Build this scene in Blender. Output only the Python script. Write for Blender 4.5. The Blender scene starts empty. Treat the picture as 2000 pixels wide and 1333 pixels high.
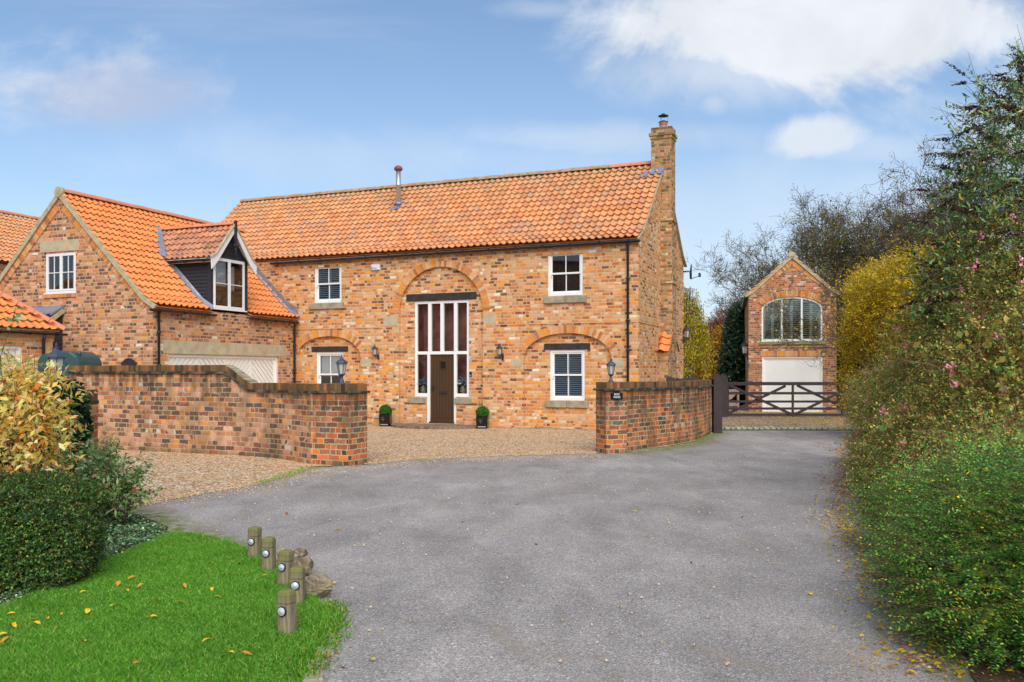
import bpy, bmesh, math, random
import numpy as np
from mathutils import Vector, Matrix
from mathutils.geometry import tessellate_polygon
R = math.radians
scene = bpy.context.scene
COL = scene.collection

# ------------------------------------------------------------------ camera
F_PX, CX, HY, CAMH = 1700.0, 1000.0, 727.0, 1.72     # focal length, centre column and horizon row of the 2000 px wide photograph
cam_d = bpy.data.cameras.new('camera')
cam = bpy.data.objects.new('camera', cam_d)
COL.objects.link(cam)
cam_d.sensor_width = 36.0
cam_d.lens = 36.0 * F_PX / 2000.0
cam_d.shift_y = (HY - 666.5) / 2000.0
cam_d.clip_start = 0.1
cam_d.clip_end = 3000
cam.location = (0, 0, CAMH)
cam.rotation_euler = (R(90), 0, 0)
scene.camera = cam

# ------------------------------------------------------------------ light and exposure
SUN_EL, SUN_AZ = 44, 170        # azimuth clockwise from +Y
scene.view_settings.view_transform = 'Standard'
scene.view_settings.look = 'None'
scene.view_settings.exposure = 0.62
scene.view_settings.gamma = 1.0
scene.cycles.use_denoising = True
scene.cycles.max_bounces = 6
scene.cycles.transparent_max_bounces = 16
sun_d = bpy.data.lights.new('sun', 'SUN')
sun = bpy.data.objects.new('sun', sun_d)
COL.objects.link(sun)
sun_d.energy = 2.4
sun_d.angle = R(60)
sun_d.color = (1.0, 0.965, 0.92)
sdir = Vector((math.sin(R(SUN_AZ)) * math.cos(R(SUN_EL)), math.cos(R(SUN_AZ)) * math.cos(R(SUN_EL)), math.sin(R(SUN_EL))))
sun.rotation_euler = sdir.to_track_quat('Z', 'Y').to_euler()


def lin(h):
    """sRGB (0..255 triple or hex string) to linear rgba"""
    if isinstance(h, str):
        h = tuple(int(h[i:i + 2], 16) for i in (0, 2, 4))
    return tuple(((v / 255) / 12.92 if v / 255 <= 0.04045 else ((v / 255 + 0.055) / 1.055) ** 2.4) for v in h) + (1.0,)


class NT:
    """small node-tree writer"""
    def __init__(s, tree):
        s.t = tree
    def n(s, typ, **kw):
        nd = s.t.nodes.new(typ)
        for k, v in kw.items():
            if k == 'ins':
                for i, val in v.items():
                    s.set(nd.inputs[i], val)
            else:
                setattr(nd, k, v)
        return nd
    def set(s, sock, val):
        if isinstance(val, bpy.types.NodeSocket):
            s.t.links.new(val, sock)
        elif isinstance(val, bpy.types.Node):
            s.t.links.new(val.outputs[0], sock)
        else:
            if hasattr(sock.default_value, '__len__') and not hasattr(val, '__len__'):
                val = (val,) * len(sock.default_value)
            if hasattr(sock.default_value, '__len__') and len(val) > len(sock.default_value):
                val = val[:len(sock.default_value)]
            if hasattr(sock.default_value, '__len__') and len(val) == 3 and len(sock.default_value) == 4:
                val = tuple(val) + (1,)
            sock.default_value = val
    def m(s, op, a, b=0.0, c=None, clamp=False):
        nd = s.t.nodes.new('ShaderNodeMath')
        nd.operation = op
        nd.use_clamp = clamp
        s.set(nd.inputs[0], a)
        s.set(nd.inputs[1], b)
        if c is not None:
            s.set(nd.inputs[2], c)
        return nd.outputs[0]
    def vm(s, op, a, b=None, scale=None):
        nd = s.t.nodes.new('ShaderNodeVectorMath')
        nd.operation = op
        s.set(nd.inputs[0], a)
        if b is not None:
            s.set(nd.inputs[1], b)
        if scale is not None:
            s.set(nd.inputs[3], scale)
        return nd.outputs['Value'] if op in ('LENGTH', 'DOT_PRODUCT', 'DISTANCE') else nd.outputs[0]
    def mix(s, fac, a, b, blend='MIX'):
        nd = s.t.nodes.new('ShaderNodeMix')
        nd.data_type = 'RGBA'
        nd.blend_type = blend
        s.set(nd.inputs[0], fac)
        s.set(nd.inputs[6], a)
        s.set(nd.inputs[7], b)
        return nd.outputs[2]
    def noise(s, vec, scale, detail=3.0, rough=0.55, dist=0.0):
        nd = s.n('ShaderNodeTexNoise', ins={'Scale': scale, 'Detail': detail, 'Roughness': rough, 'Distortion': dist})
        if vec is not None:
            s.set(nd.inputs['Vector'], vec)
        return nd.outputs[0]
    def ramp(s, fac, stops, interp='LINEAR'):
        nd = s.t.nodes.new('ShaderNodeValToRGB')
        cr = nd.color_ramp
        cr.interpolation = interp
        while len(cr.elements) < len(stops):
            cr.elements.new(0.5)
        for e, (p, c) in zip(cr.elements, stops):
            e.position = p
            e.color = c if len(c) == 4 else tuple(c) + (1,)
        s.set(nd.inputs[0], fac)
        return nd.outputs[0]
    def maprange(s, v, a, b, c=0.0, d=1.0, smooth=False):
        nd = s.t.nodes.new('ShaderNodeMapRange')
        if smooth:
            nd.interpolation_type = 'SMOOTHSTEP'
        for i, x in enumerate((v, a, b, c, d)):
            s.set(nd.inputs[i], x)
        return nd.outputs[0]
    def sep(s, v):
        nd = s.t.nodes.new('ShaderNodeSeparateXYZ')
        s.set(nd.inputs[0], v)
        return nd.outputs
    def comb(s, x=0.0, y=0.0, z=0.0):
        nd = s.t.nodes.new('ShaderNodeCombineXYZ')
        for i, q in enumerate((x, y, z)):
            s.set(nd.inputs[i], q)
        return nd.outputs[0]


def g3(v):
    return (v, v, v, 1.0)


# ------------------------------------------------------------------ sky
world = bpy.data.worlds.new('World')
scene.world = world
world.use_nodes = True
wt = world.node_tree
wt.nodes.clear()
w = NT(wt)
gen = w.n('ShaderNodeTexCoord').outputs['Generated']
sky = w.n('ShaderNodeTexSky', sky_type='NISHITA', sun_disc=False, sun_elevation=R(SUN_EL), sun_rotation=R(SUN_AZ),
          altitude=0.0, air_density=1.0, dust_density=0.6, ozone_density=1.6)
sx, sy, sz = w.sep(gen)
den = w.m('MAXIMUM', w.m('ABSOLUTE', sy), 0.08)
px = w.m('DIVIDE', sx, den)
pz = w.m('DIVIDE', sz, den)
pv = w.comb(px, w.m('MULTIPLY', pz, 1.35), 0.0)
n_big = w.noise(pv, 3.4, 8.0, 0.6, 0.9)
n_fine = w.noise(pv, 7.0, 6.0, 0.6, 0.3)
wob = w.m('ADD', w.m('MULTIPLY', w.m('SUBTRACT', n_big, 0.5), 2.6), w.m('MULTIPLY', w.m('SUBTRACT', n_fine, 0.5), 1.9))
def blob(x0, z0, rx, rz, edge, amt, wobk=1.0):
    dx = w.m('DIVIDE', w.m('SUBTRACT', px, x0), rx)
    dz = w.m('DIVIDE', w.m('SUBTRACT', pz, z0), rz)
    d = w.m('SQRT', w.m('ADD', w.m('MULTIPLY', dx, dx), w.m('MULTIPLY', dz, dz)))
    d = w.m('ADD', d, w.m('MULTIPLY', wob, wobk))
    return w.m('MULTIPLY', w.maprange(d, 1.0 - edge, 1.0 + edge, 1.0, 0.0, True), amt)
def pxz(x, y):
    return (x - CX) / F_PX, (HY - y) / F_PX
masks = []
for (x, y, rx, ry, e, a, k) in [
        (1600, 50, 390, 105, 0.45, 1.0, 1.0), (1420, 130, 190, 60, 0.8, 0.6, 1.1), (1800, 40, 230, 90, 0.4, 0.95, 1.0),
        (1600, 266, 78, 28, 0.7, 0.8, 1.5), (1700, 290, 120, 25, 0.8, 0.35, 1.0), (1060, 20, 70, 14, 1.0, 0.3, 1.4),
        (1130, 270, 260, 26, 0.9, 0.40, 1.4), (700, 300, 500, 40, 1.0, 0.25, 1.6), (1395, 200, 28, 20, 0.8, 0.4, 0.8),
        (1560, 420, 420, 90, 1.0, 0.30, 1.2), (2600, 200, 600, 200, 0.6, 0.9, 1.0), (-800, 150, 700, 160, 0.6, 0.8, 1.0)]:
    x0, z0 = pxz(x, y)
    masks.append(blob(x0, z0, rx / F_PX, ry / F_PX, e, a, k))
tot = masks[0]
for mk in masks[1:]:
    tot = w.m('MAXIMUM', tot, mk)
x0, z0 = pxz(215, 190)
mauve = blob(x0, z0, 150 / F_PX, 58 / F_PX, 0.75, 0.62, 0.7)
# thin high veil everywhere, denser towards the horizon
veil = w.m('MULTIPLY', w.maprange(w.noise(w.comb(w.m('MULTIPLY', px, 0.6), w.m('MULTIPLY', pz, 3.0), 3.0), 2.6, 7.0, 0.62, 0.6), 0.40, 0.78, 0.0, 1.0, True), 0.45)
hor = w.maprange(pz, 0.0, 0.42, 1.0, 0.0, False)
hor = w.m('MULTIPLY', w.m('MULTIPLY', hor, hor), 0.85)
front = w.maprange(sy, 0.0, 0.15, 0.0, 1.0)
tot = w.m('MULTIPLY', tot, front)
mauve = w.m('MULTIPLY', mauve, front)
# Nishita sky pushed a little towards the photograph's periwinkle blue
base = w.mix(1.0, sky.outputs[0], (0.98, 1.14, 1.22, 1), 'MULTIPLY')
base = w.mix(0.09, base, (5.4, 6.0, 7.0, 1))
base = w.mix(w.m('MAXIMUM', w.m('MULTIPLY', veil, 0.6), hor), base, (5.3, 5.75, 6.8, 1))
base = w.mix(mauve, base, (4.3, 4.5, 5.6, 1))
shade = w.maprange(w.noise(pv, 5.0, 6.0, 0.6, 0.4), 0.35, 0.65, 0.88, 1.04)
base = w.mix(w.m('MULTIPLY', tot, 0.93), base, w.mix(1.0, (6.9, 7.15, 7.5, 1), w.comb(shade, shade, shade), 'MULTIPLY'))
below = w.maprange(sz, -0.02, 0.0, 1.0, 0.0)
base = w.mix(below, base, (1.5, 1.45, 1.3, 1))
bg = w.n('ShaderNodeBackground', ins={'Color': base, 'Strength': 0.085})
wo = w.n('ShaderNodeOutputWorld')
wt.links.new(bg.outputs[0], wo.inputs[0])

# ------------------------------------------------------------------ object helpers
def tag(o, label=None, cat=None, group=None, kind=None):
    if label: o['label'] = label
    if cat: o['category'] = cat
    if group: o['group'] = group
    if kind: o['kind'] = kind
    return o


def empty(name, loc=(0, 0, 0), rz=0.0, label=None, cat=None, group=None, parent=None):
    o = bpy.data.objects.new(name, None)
    o.empty_display_size = 0.3
    COL.objects.link(o)
    o.location = loc
    o.rotation_euler = (0, 0, rz)
    if parent: o.parent = parent
    return tag(o, label, cat, group)


def copy_tree(o, parent=None):
    c = o.copy()
    COL.objects.link(c)
    if parent: c.parent = parent
    for ch in list(o.children):
        copy_tree(ch, c)
    return c


def link_mesh(name, me, mat, parent=None):
    o = bpy.data.objects.new(name, me)
    COL.objects.link(o)
    for mm in (mat if isinstance(mat, (list, tuple)) else [mat]):
        me.materials.append(mm)
    if parent: o.parent = parent
    return o


class MB:
    """collects faces of ONE mesh object"""
    def __init__(s):
        s.v, s.f, s.uv, s.mi, s.sm = [], [], [], [], []
        s.cur = 0
    def face(s, pts, uv=None, smooth=False):
        b = len(s.v)
        s.v += [tuple(p) for p in pts]
        s.f.append(tuple(range(b, b + len(pts))))
        s.uv.append(uv)
        s.mi.append(s.cur)
        s.sm.append(smooth)
    def grid(s, verts, faces, smooth=False):
        b = len(s.v)
        s.v += [tuple(p) for p in verts]
        for f in faces:
            s.f.append(tuple(b + i for i in f))
            s.uv.append(None)
            s.mi.append(s.cur)
            s.sm.append(smooth)
    def hexa(s, c):
        """8 corners: bottom 0-3 ccw, top 4-7"""
        s.grid(c, [(3, 2, 1, 0), (4, 5, 6, 7), (0, 1, 5, 4), (1, 2, 6, 5), (2, 3, 7, 6), (3, 0, 4, 7)])
    def box(s, x0, x1, y0, y1, z0, z1, F=None):
        c = [(x0, y0, z0), (x1, y0, z0), (x1, y1, z0), (x0, y1, z0), (x0, y0, z1), (x1, y0, z1), (x1, y1, z1), (x0, y1, z1)]
        if F: c = [F(*p) for p in c]
        s.hexa(c)
    def beam(s, a, b, wd, hg, up=(0, 0, 1)):
        a, b = Vector(a), Vector(b)
        d = (b - a).normalized()
        u = Vector(up)
        sd = d.cross(u)
        if sd.length < 1e-4: sd = d.cross(Vector((1, 0, 0)))
        sd.normalize()
        u = sd.cross(d).normalized()
        c = []
        for p in (a, b):
            c += [p - sd * wd / 2 - u * hg / 2, p + sd * wd / 2 - u * hg / 2, p + sd * wd / 2 + u * hg / 2, p - sd * wd / 2 + u * hg / 2]
        s.grid(c, [(3, 2, 1, 0), (4, 5, 6, 7), (0, 1, 5, 4), (1, 2, 6, 5), (2, 3, 7, 6), (3, 0, 4, 7)])
    def tube(s, pts, r, n=8, caps=True):
        pts = [Vector(p) for p in pts]
        rs = r if isinstance(r, (list, tuple)) else [r] * len(pts)
        vs, fs = [], []
        prev = None
        for i, p in enumerate(pts):
            d = (pts[min(i + 1, len(pts) - 1)] - pts[max(i - 1, 0)]).normalized()
            if prev is None:
                a = d.cross(Vector((0, 0, 1)))
                if a.length < 0.1: a = d.cross(Vector((1, 0, 0)))
            else:
                a = prev - d * prev.dot(d)
            a.normalize()
            prev = a
            b = d.cross(a)
            for k in range(n):
                t = 2 * math.pi * k / n
                vs.append(p + (a * math.cos(t) + b * math.sin(t)) * rs[i])
        for i in range(len(pts) - 1):
            for k in range(n):
                k2 = (k + 1) % n
                fs.append((i * n + k, i * n + k2, (i + 1) * n + k2, (i + 1) * n + k))
        s.grid(vs, fs, True)
        if caps:
            s.face([vs[k] for k in range(n)][::-1])
            s.face([vs[(len(pts) - 1) * n + k] for k in range(n)])
    def lathe(s, prof, n=16, c=(0, 0, 0), smooth=True, rot=0.0, sy=1.0):
        vs, fs = [], []
        for (r, z) in prof:
            for k in range(n):
                t = 2 * math.pi * k / n + rot
                vs.append((c[0] + r * math.cos(t), c[1] + sy * r * math.sin(t), c[2] + z))
        for i in range(len(prof) - 1):
            for k in range(n):
                k2 = (k + 1) % n
                fs.append((i * n + k, i * n + k2, (i + 1) * n + k2, (i + 1) * n + k))
        s.grid(vs, fs, smooth)
        s.face([vs[k] for k in range(n)][::-1])
        s.face([vs[(len(prof) - 1) * n + k] for k in range(n)])
    def prism(s, poly, ext, smooth=False):
        """poly: list of 3D points, ext: vector"""
        e = Vector(ext)
        a = [Vector(p) for p in poly]
        b = [p + e for p in a]
        tr = tessellate_polygon([a])
        for t in tr:
            s.face([a[i] for i in t])
            s.face([b[i] for i in t][::-1])
        n = len(a)
        for i in range(n):
            j = (i + 1) % n
            s.face([a[i], a[j], b[j], b[i]], None, smooth)
    def build(s, name, mat, parent=None, recalc=True, merge=True, bevel=0.0):
        me = bpy.data.meshes.new(name)
        me.from_pydata(s.v, [], s.f)
        me.update()
        me.polygons.foreach_set('material_index', s.mi)
        me.polygons.foreach_set('use_smooth', s.sm)
        # UVs in metres: given ones, otherwise box projection
        uvl = me.uv_layers.new(name='UVMap')
        buf = np.zeros(len(me.loops) * 2)
        co = s.v
        for p in me.polygons:
            u = s.uv[p.index]
            if u is not None:
                for k, li in enumerate(p.loop_indices):
                    buf[li * 2], buf[li * 2 + 1] = u[k]
            else:
                nx, ny, nz = abs(p.normal.x), abs(p.normal.y), abs(p.normal.z)
                for li in p.loop_indices:
                    x, y, z = co[me.loops[li].vertex_index]
                    if nz > 0.75: q = (x, y)
                    elif nx > ny: q = (y, z)
                    else: q = (x, z)
                    buf[li * 2], buf[li * 2 + 1] = q
        uvl.data.foreach_set('uv', buf)
        if recalc or merge:
            bm = bmesh.new()
            bm.from_mesh(me)
            if merge: bmesh.ops.remove_doubles(bm, verts=bm.verts, dist=1e-5)
            if recalc: bmesh.ops.recalc_face_normals(bm, faces=bm.faces)
            bm.to_mesh(me)
            bm.free()
        o = link_mesh(name, me, mat, parent)
        if bevel:
            md = o.modifiers.new('bevel', 'BEVEL')
            md.width = bevel
            md.segments = 1
            md.limit_method = 'ANGLE'
        return o


def np_mesh(name, verts, nper, mat, parent=None, smooth=False, attrs=None, shade=False):
    """verts (N*nper,3): each run of nper vertices is one face"""
    verts = np.asarray(verts, dtype=np.float32).reshape(-1, 3)
    nf = len(verts) // nper
    me = bpy.data.meshes.new(name)
    me.vertices.add(len(verts))
    me.vertices.foreach_set('co', verts.ravel())
    me.loops.add(nf * nper)
    me.loops.foreach_set('vertex_index', np.arange(nf * nper, dtype=np.int32))
    me.polygons.add(nf)
    me.polygons.foreach_set('loop_start', np.arange(0, nf * nper, nper, dtype=np.int32))
    me.update(calc_edges=True)
    me.validate()
    return link_mesh(name, me, mat, parent)


# ------------------------------------------------------------------ materials
def new_mat(name):
    m = bpy.data.materials.new(name)
    m.use_nodes = True
    t = m.node_tree
    t.nodes.clear()
    n = NT(t)
    b = n.n('ShaderNodeBsdfPrincipled')
    o = n.n('ShaderNodeOutputMaterial')
    t.links.new(b.outputs[0], o.inputs[0])
    return m, n, b, o


def simple(name, col, rough=0.6, metal=0.0, spec=0.5, nscale=0.0, namt=0.25, bump=0.0, bscale=60.0):
    m, n, b, o = new_mat(name)
    c = lin(col) if isinstance(col, str) else col
    tc = n.n('ShaderNodeTexCoord').outputs['Object']
    if nscale:
        f = n.maprange(n.noise(tc, nscale, 5.0, 0.6), 0.3, 0.7)
        n.set(b.inputs['Base Color'], n.mix(f, tuple(x * (1 - namt) for x in c[:3]) + (1,), tuple(min(1, x * (1 + namt)) for x in c[:3]) + (1,)))
    else:
        n.set(b.inputs['Base Color'], c)
    n.set(b.inputs['Roughness'], rough)
    n.set(b.inputs['Metallic'], metal)
    n.set(b.inputs['Specular IOR Level'], spec)
    if bump:
        bp = n.n('ShaderNodeBump', ins={'Strength': bump, 'Distance': 0.01, 'Height': n.noise(tc, bscale, 4.0, 0.6)})
        n.set(b.inputs['Normal'], bp)
    return m


def brick_mat(name, palette, mortar, course=0.096, blen=0.25, stain=0.0, moss=0.0, rough_edge=1.0, mort=0.012, dark_top=None, warm_noise=0.0, vert=False):
    """bricks laid from the UV map in metres: stretchers with some split into headers, each brick its own colour"""
    m, n, b, o = new_mat(name)
    uv = n.n('ShaderNodeUVMap').outputs[0]
    wobn = n.n('ShaderNodeTexNoise', ins={'Scale': 9.0, 'Detail': 3.0, 'Vector': uv})
    wv = n.vm('SCALE', n.vm('SUBTRACT', wobn.outputs['Color'], (0.5, 0.5, 0.5)), scale=0.016 * rough_edge)
    wob2 = n.n('ShaderNodeTexNoise', ins={'Scale': 45.0, 'Detail': 2.0, 'Vector': uv})
    wv2 = n.vm('SCALE', n.vm('SUBTRACT', wob2.outputs['Color'], (0.5, 0.5, 0.5)), scale=0.012 * rough_edge)
    q = n.vm('ADD', n.vm('ADD', uv, wv), wv2)
    u, v, _ = n.sep(q)
    row = n.m('FLOOR', n.m('DIVIDE', v, course))
    fv = n.m('FRACT', n.m('DIVIDE', v, course))
    rr = n.n('ShaderNodeTexWhiteNoise', noise_dimensions='1D')
    n.set(rr.inputs['W'], row)
    par = n.m('MULTIPLY', n.m('FRACT', n.m('MULTIPLY', row, 0.5)), 1.0)
    off = n.m('ADD', par, n.m('MULTIPLY', rr.outputs[0], 0.45))
    us = n.m('ADD', n.m('DIVIDE', u, blen), off)
    cell = n.m('FLOOR', us)
    fu = n.m('FRACT', us)
    wn = n.n('ShaderNodeTexWhiteNoise', noise_dimensions='2D')
    n.set(wn.inputs['Vector'], n.comb(cell, row, 0.0))
    hd = n.m('GREATER_THAN', wn.outputs[0], 0.72)          # this cell is a pair of headers
    fu2 = n.m('FRACT', n.m('MULTIPLY', fu, 2.0))
    half = n.m('FLOOR', n.m('MULTIPLY', fu, 2.0))
    fuu = n.m('ADD', n.m('MULTIPLY', hd, fu2), n.m('MULTIPLY', n.m('SUBTRACT', 1.0, hd), fu))
    wl = n.m('SUBTRACT', blen, n.m('MULTIPLY', hd, blen * 0.5))
    sub = n.m('MULTIPLY', hd, half)
    ed = n.m('MULTIPLY', n.m('MINIMUM', fuu, n.m('SUBTRACT', 1.0, fuu)), wl)
    ev = n.m('MULTIPLY', n.m('MINIMUM', fv, n.m('SUBTRACT', 1.0, fv)), course)
    e = n.m('MINIMUM', ed, ev)
    bm_ = n.maprange(e, mort * 0.55, mort * 1.05, 0.0, 1.0, True)
    wid = n.n('ShaderNodeTexWhiteNoise', noise_dimensions='3D')
    n.set(wid.inputs['Vector'], n.comb(n.m('ADD', cell, 0.5), n.m('ADD', row, 0.5), n.m('ADD', sub, 0.37)))
    idv = wid.outputs[0]
    idc = n.sep(wid.outputs['Color'])
    if palette and isinstance(palette[0][1], str):
        palette = [(p, lin(c)) for p, c in palette]
    # palette drifts over the wall in loose patches
    bias = n.m('MULTIPLY', n.m('SUBTRACT', n.noise(uv, 0.55, 3.0, 0.6), 0.5), 0.5)
    col = n.ramp(n.m('ADD', idv, bias, clamp=True), palette, 'CONSTANT')
    mot = n.noise(uv, 55.0, 5.0, 0.65)
    val = n.m('ADD', 0.80, n.m('MULTIPLY', idc[1], 0.34))
    val = n.m('ADD', val, n.m('MULTIPLY', n.m('SUBTRACT', mot, 0.5), 0.75))
    hsv = n.n('ShaderNodeHueSaturation', ins={'Saturation': 1.0, 'Value': val, 'Color': col})
    patchy = n.maprange(n.noise(uv, 22.0, 4.0, 0.6), 0.56, 0.72)
    bcol = n.mix(n.m('MULTIPLY', patchy, n.m('MULTIPLY', idc[2], 0.55 + 0.3 * (rough_edge > 1.2))), hsv.outputs[0], lin(mortar))
    mcol = n.mix(n.maprange(n.noise(uv, 30.0, 4.0, 0.6), 0.3, 0.7), tuple(x * 0.78 for x in lin(mortar)[:3]) + (1,), tuple(min(1, x * 1.12) for x in lin(mortar)[:3]) + (1,))
    full = n.mix(bm_, mcol, bcol)
    if stain:
        st = n.maprange(n.noise(n.vm('MULTIPLY', uv, (1.0, 0.6, 1.0)), 1.4, 6.0, 0.68, 0.4), 0.47, 0.56)
        full = n.mix(n.m('MULTIPLY', st, stain), full, lin('54492f'))
    if dark_top is not None:       # rain-washed soot streaks under the coping
        z = n.sep(uv)[1]
        streak = n.maprange(n.noise(n.vm('MULTIPLY', uv, (4.0, 0.7, 1.0)), 1.0, 4.0, 0.6), 0.44, 0.56)
        top = n.maprange(z, dark_top - 0.75, dark_top, 0.0, 1.0)
        full = n.mix(n.m('MULTIPLY', n.m('MULTIPLY', streak, top), 0.8), full, lin('37312a'))
        bot = n.m('MULTIPLY', n.maprange(z, 0.02, 0.16, 1.0, 0.0), n.maprange(n.noise(uv, 3.0, 4.0), 0.35, 0.6))
        full = n.mix(n.m('MULTIPLY', bot, 0.7), full, lin('56563a'))
    if moss:
        ms = n.maprange(n.noise(uv, 3.2, 5.0, 0.65), 0.48, 0.64)
        full = n.mix(n.m('MULTIPLY', ms, moss), full, lin('7d7c35'))
    n.set(b.inputs['Base Color'], full)
    n.set(b.inputs['Roughness'], 0.92)
    n.set(b.inputs['Specular IOR Level'], 0.2)
    h = n.m('ADD', n.m('MULTIPLY', bm_, 1.0), n.m('MULTIPLY', mot, 0.35))
    bp = n.n('ShaderNodeBump', ins={'Strength': 0.6, 'Distance': 0.008, 'Height': h})
    n.set(b.inputs['Normal'], bp)
    return m


def island_mat(name, stops, rough=0.85, nscale=30.0, namt=0.25, bump=0.3, extra=None, spec=0.3, trans=0.0, bscale=60.0):
    """each loose piece of the mesh takes its own colour"""
    m, n, b, o = new_mat(name)
    geo = n.n('ShaderNodeNewGeometry')
    stops = [(p, lin(c) if isinstance(c, str) else c) for p, c in stops]
    rnd = geo.outputs['Random Per Island']
    col = n.ramp(rnd, stops, 'LINEAR')
    tc = n.n('ShaderNodeTexCoord').outputs['Object']
    if nscale:
        nz = n.noise(tc, nscale, 4.0, 0.6)
        hsv = n.n('ShaderNodeHueSaturation', ins={'Saturation': 1.0, 'Value': n.m('ADD', 1.0 - namt * 0.5, n.m('MULTIPLY', nz, namt)), 'Color': col})
        col = hsv.outputs[0]
        if bump:
            bp = n.n('ShaderNodeBump', ins={'Strength': bump, 'Distance': 0.01, 'Height': n.noise(tc, bscale, 3.0, 0.6)})
            n.set(b.inputs['Normal'], bp)
    if extra:
        col = extra(n, col, tc, geo)
    n.set(b.inputs['Base Color'], col)
    n.set(b.inputs['Roughness'], rough)
    n.set(b.inputs['Specular IOR Level'], spec)
    if trans:
        tr = n.n('ShaderNodeBsdfTranslucent', ins={'Color': col})
        mx = n.n('ShaderNodeMixShader', ins={0: trans, 1: b.outputs[0], 2: tr.outputs[0]})
        m.node_tree.links.new(mx.outputs[0], o.inputs[0])
    return m


PAL_HOUSE = [(0.0, '7c5446'), (0.06, 'c46f3e'), (0.12, 'e08a3e'), (0.20, 'd28a5a'), (0.30, 'dea67c'), (0.42, 'cb8258'), (0.50, 'e0b488'), (0.60, 'd8945f'),
             (0.69, 'b06c4c'), (0.74, 'e49437'), (0.81, 'dca074'), (0.89, '8c5643'), (0.925, 'c79e82'), (0.975, 'e2cfb2')]
PAL_WING = [(0.0, '74594f'), (0.07, '936754'), (0.15, 'd58a4e'), (0.23, 'bd8469'), (0.36, 'cf9a7a'), (0.48, 'b07a60'), (0.57, 'dc9a5c'), (0.64, 'cb957a'),
            (0.72, '7e5348'), (0.80, 'd9a584'), (0.88, 'b86544'), (0.94, '675450'), (0.985, 'dccdb8')]
PAL_WALL = [(0.0, '5f4c40'), (0.05, '80543f'), (0.12, 'b8623c'), (0.26, 'cf7245'), (0.38, 'ab664a'), (0.48, 'c07c56'), (0.58, 'dd7a30'), (0.68, 'b06c4c'),
            (0.78, 'c96840'), (0.88, '8b6450'), (0.93, '6b625a'), (0.955, 'c4ab90')]
PAL_GAR = [(0.0, '6a4c40'), (0.09, '9c5c43'), (0.2, 'b9714f'), (0.34, 'a9664b'), (0.46, 'c98a68'), (0.58, '8c5746'), (0.68, 'd0753a'), (0.78, 'b27a60'),
           (0.87, '75523f'), (0.93, 'd5b59a')]
M = {}
M['brick_house'] = brick_mat('house brick', PAL_HOUSE, 'cfae7e', mort=.014, blen=.235)
M['brick_wing'] = brick_mat('wing brick', PAL_WING, 'c9a97a', mort=.014, blen=.235)
M['brick_wall'] = brick_mat('garden wall brick', PAL_WALL, 'c6b086', stain=0.6, rough_edge=2.1, course=0.1, dark_top=1.34)
M['brick_wall_tall'] = brick_mat('tall garden wall brick', PAL_WING, 'c6b086', stain=0.42, rough_edge=1.9, course=0.1, dark_top=1.7)
M['brick_pier'] = brick_mat('near pier brick', [(0.0, 'a85a3a'), (0.2, 'cf6f42'), (0.45, 'd98a5c'), (0.65, 'c25f3e'), (0.85, 'dd8030'), (0.95, 'b98a68')], 'bfa67a', stain=0.15, rough_edge=2.1, course=0.1)
M['brick_garage'] = brick_mat('garage brick', PAL_GAR, 'b99f7c', course=0.09)
M['brick_chimney'] = brick_mat('chimney brick', PAL_WING, 'b8a271', moss=0.55, stain=0.25)
M['stone'] = simple('sandstone', 'b9a988', 0.9, nscale=4.0, namt=0.18, bump=0.25, bscale=30)
M['stone_dark'] = simple('weathered sandstone', '9c9078', 0.9, nscale=5.0, namt=0.28, bump=0.3, bscale=30)
M['white'] = simple('cream painted wood', 'eae8e2', 0.45, nscale=2.0, namt=0.03)
M['cream'] = simple('cream garage door paint', 'f0ebdf', 0.5, nscale=1.2, namt=0.05)
M['black_wood'] = simple('black stained beam', '332d2b', 0.85, nscale=9.0, namt=0.5, bump=0.4, bscale=40)
M['black_board'] = simple('black stained boards', '2c2a2f', 0.75, nscale=14.0, namt=0.45, bump=0.3, bscale=40)
M['black_plastic'] = simple('black gutter plastic', '242327', 0.35)
M['iron'] = simple('black cast metal', '303338', 0.45, 0.2)
M['iron_blue'] = simple('slate blue painted metal', '3d4556', 0.5, 0.1, nscale=12, namt=0.15)
M['lead'] = simple('lead flashing', '8b909c', 0.5, 0.35, nscale=6.0, namt=0.22, bump=0.25, bscale=12)
M['door'] = simple('brown painted door', '4a3016', 0.5, nscale=1.5, namt=0.08)
M['shutter'] = simple('grey blue shutter', 'b4c6d2', 0.5)
M['shutter_sage'] = simple('sage shutter', 'c4c3a4', 0.5)
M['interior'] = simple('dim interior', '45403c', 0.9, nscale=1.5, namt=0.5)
M['reflection_red'] = simple('hall in reflection brown', 'b5786a', 0.8, nscale=2.5, namt=0.5)  # red brown wall colour imitates the reddish reflection in the doorway glass
M['blind'] = simple('white blind fabric', 'e8eae8', 0.8)
M['mortar'] = simple('verge mortar', 'b3a582', 0.95, nscale=7.0, namt=0.25, bump=0.4, bscale=50)
M['lampglass'] = simple('frosted lamp glass', 'b9b4a4', 0.25)
M['steel'] = simple('bright flue steel', 'c2c6cc', 0.35, 0.75)
M['terracotta'] = simple('terracotta pot', 'b07a68', 0.8, nscale=8, namt=0.15)
M['tank'] = simple('green oil tank plastic', '2f5150', 0.4, nscale=2, namt=0.08)
M['gate'] = simple('dark brown gate timber', '372a29', 0.7, nscale=6.0, namt=0.3, bump=0.25, bscale=50)
M['gloss_black'] = simple('gloss black planter', '111010', 0.15)
M['rope'] = simple('silver paint', 'a3a19b', 0.4)
M['white_plastic'] = simple('white plastic', 'dcdde0', 0.4)


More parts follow.
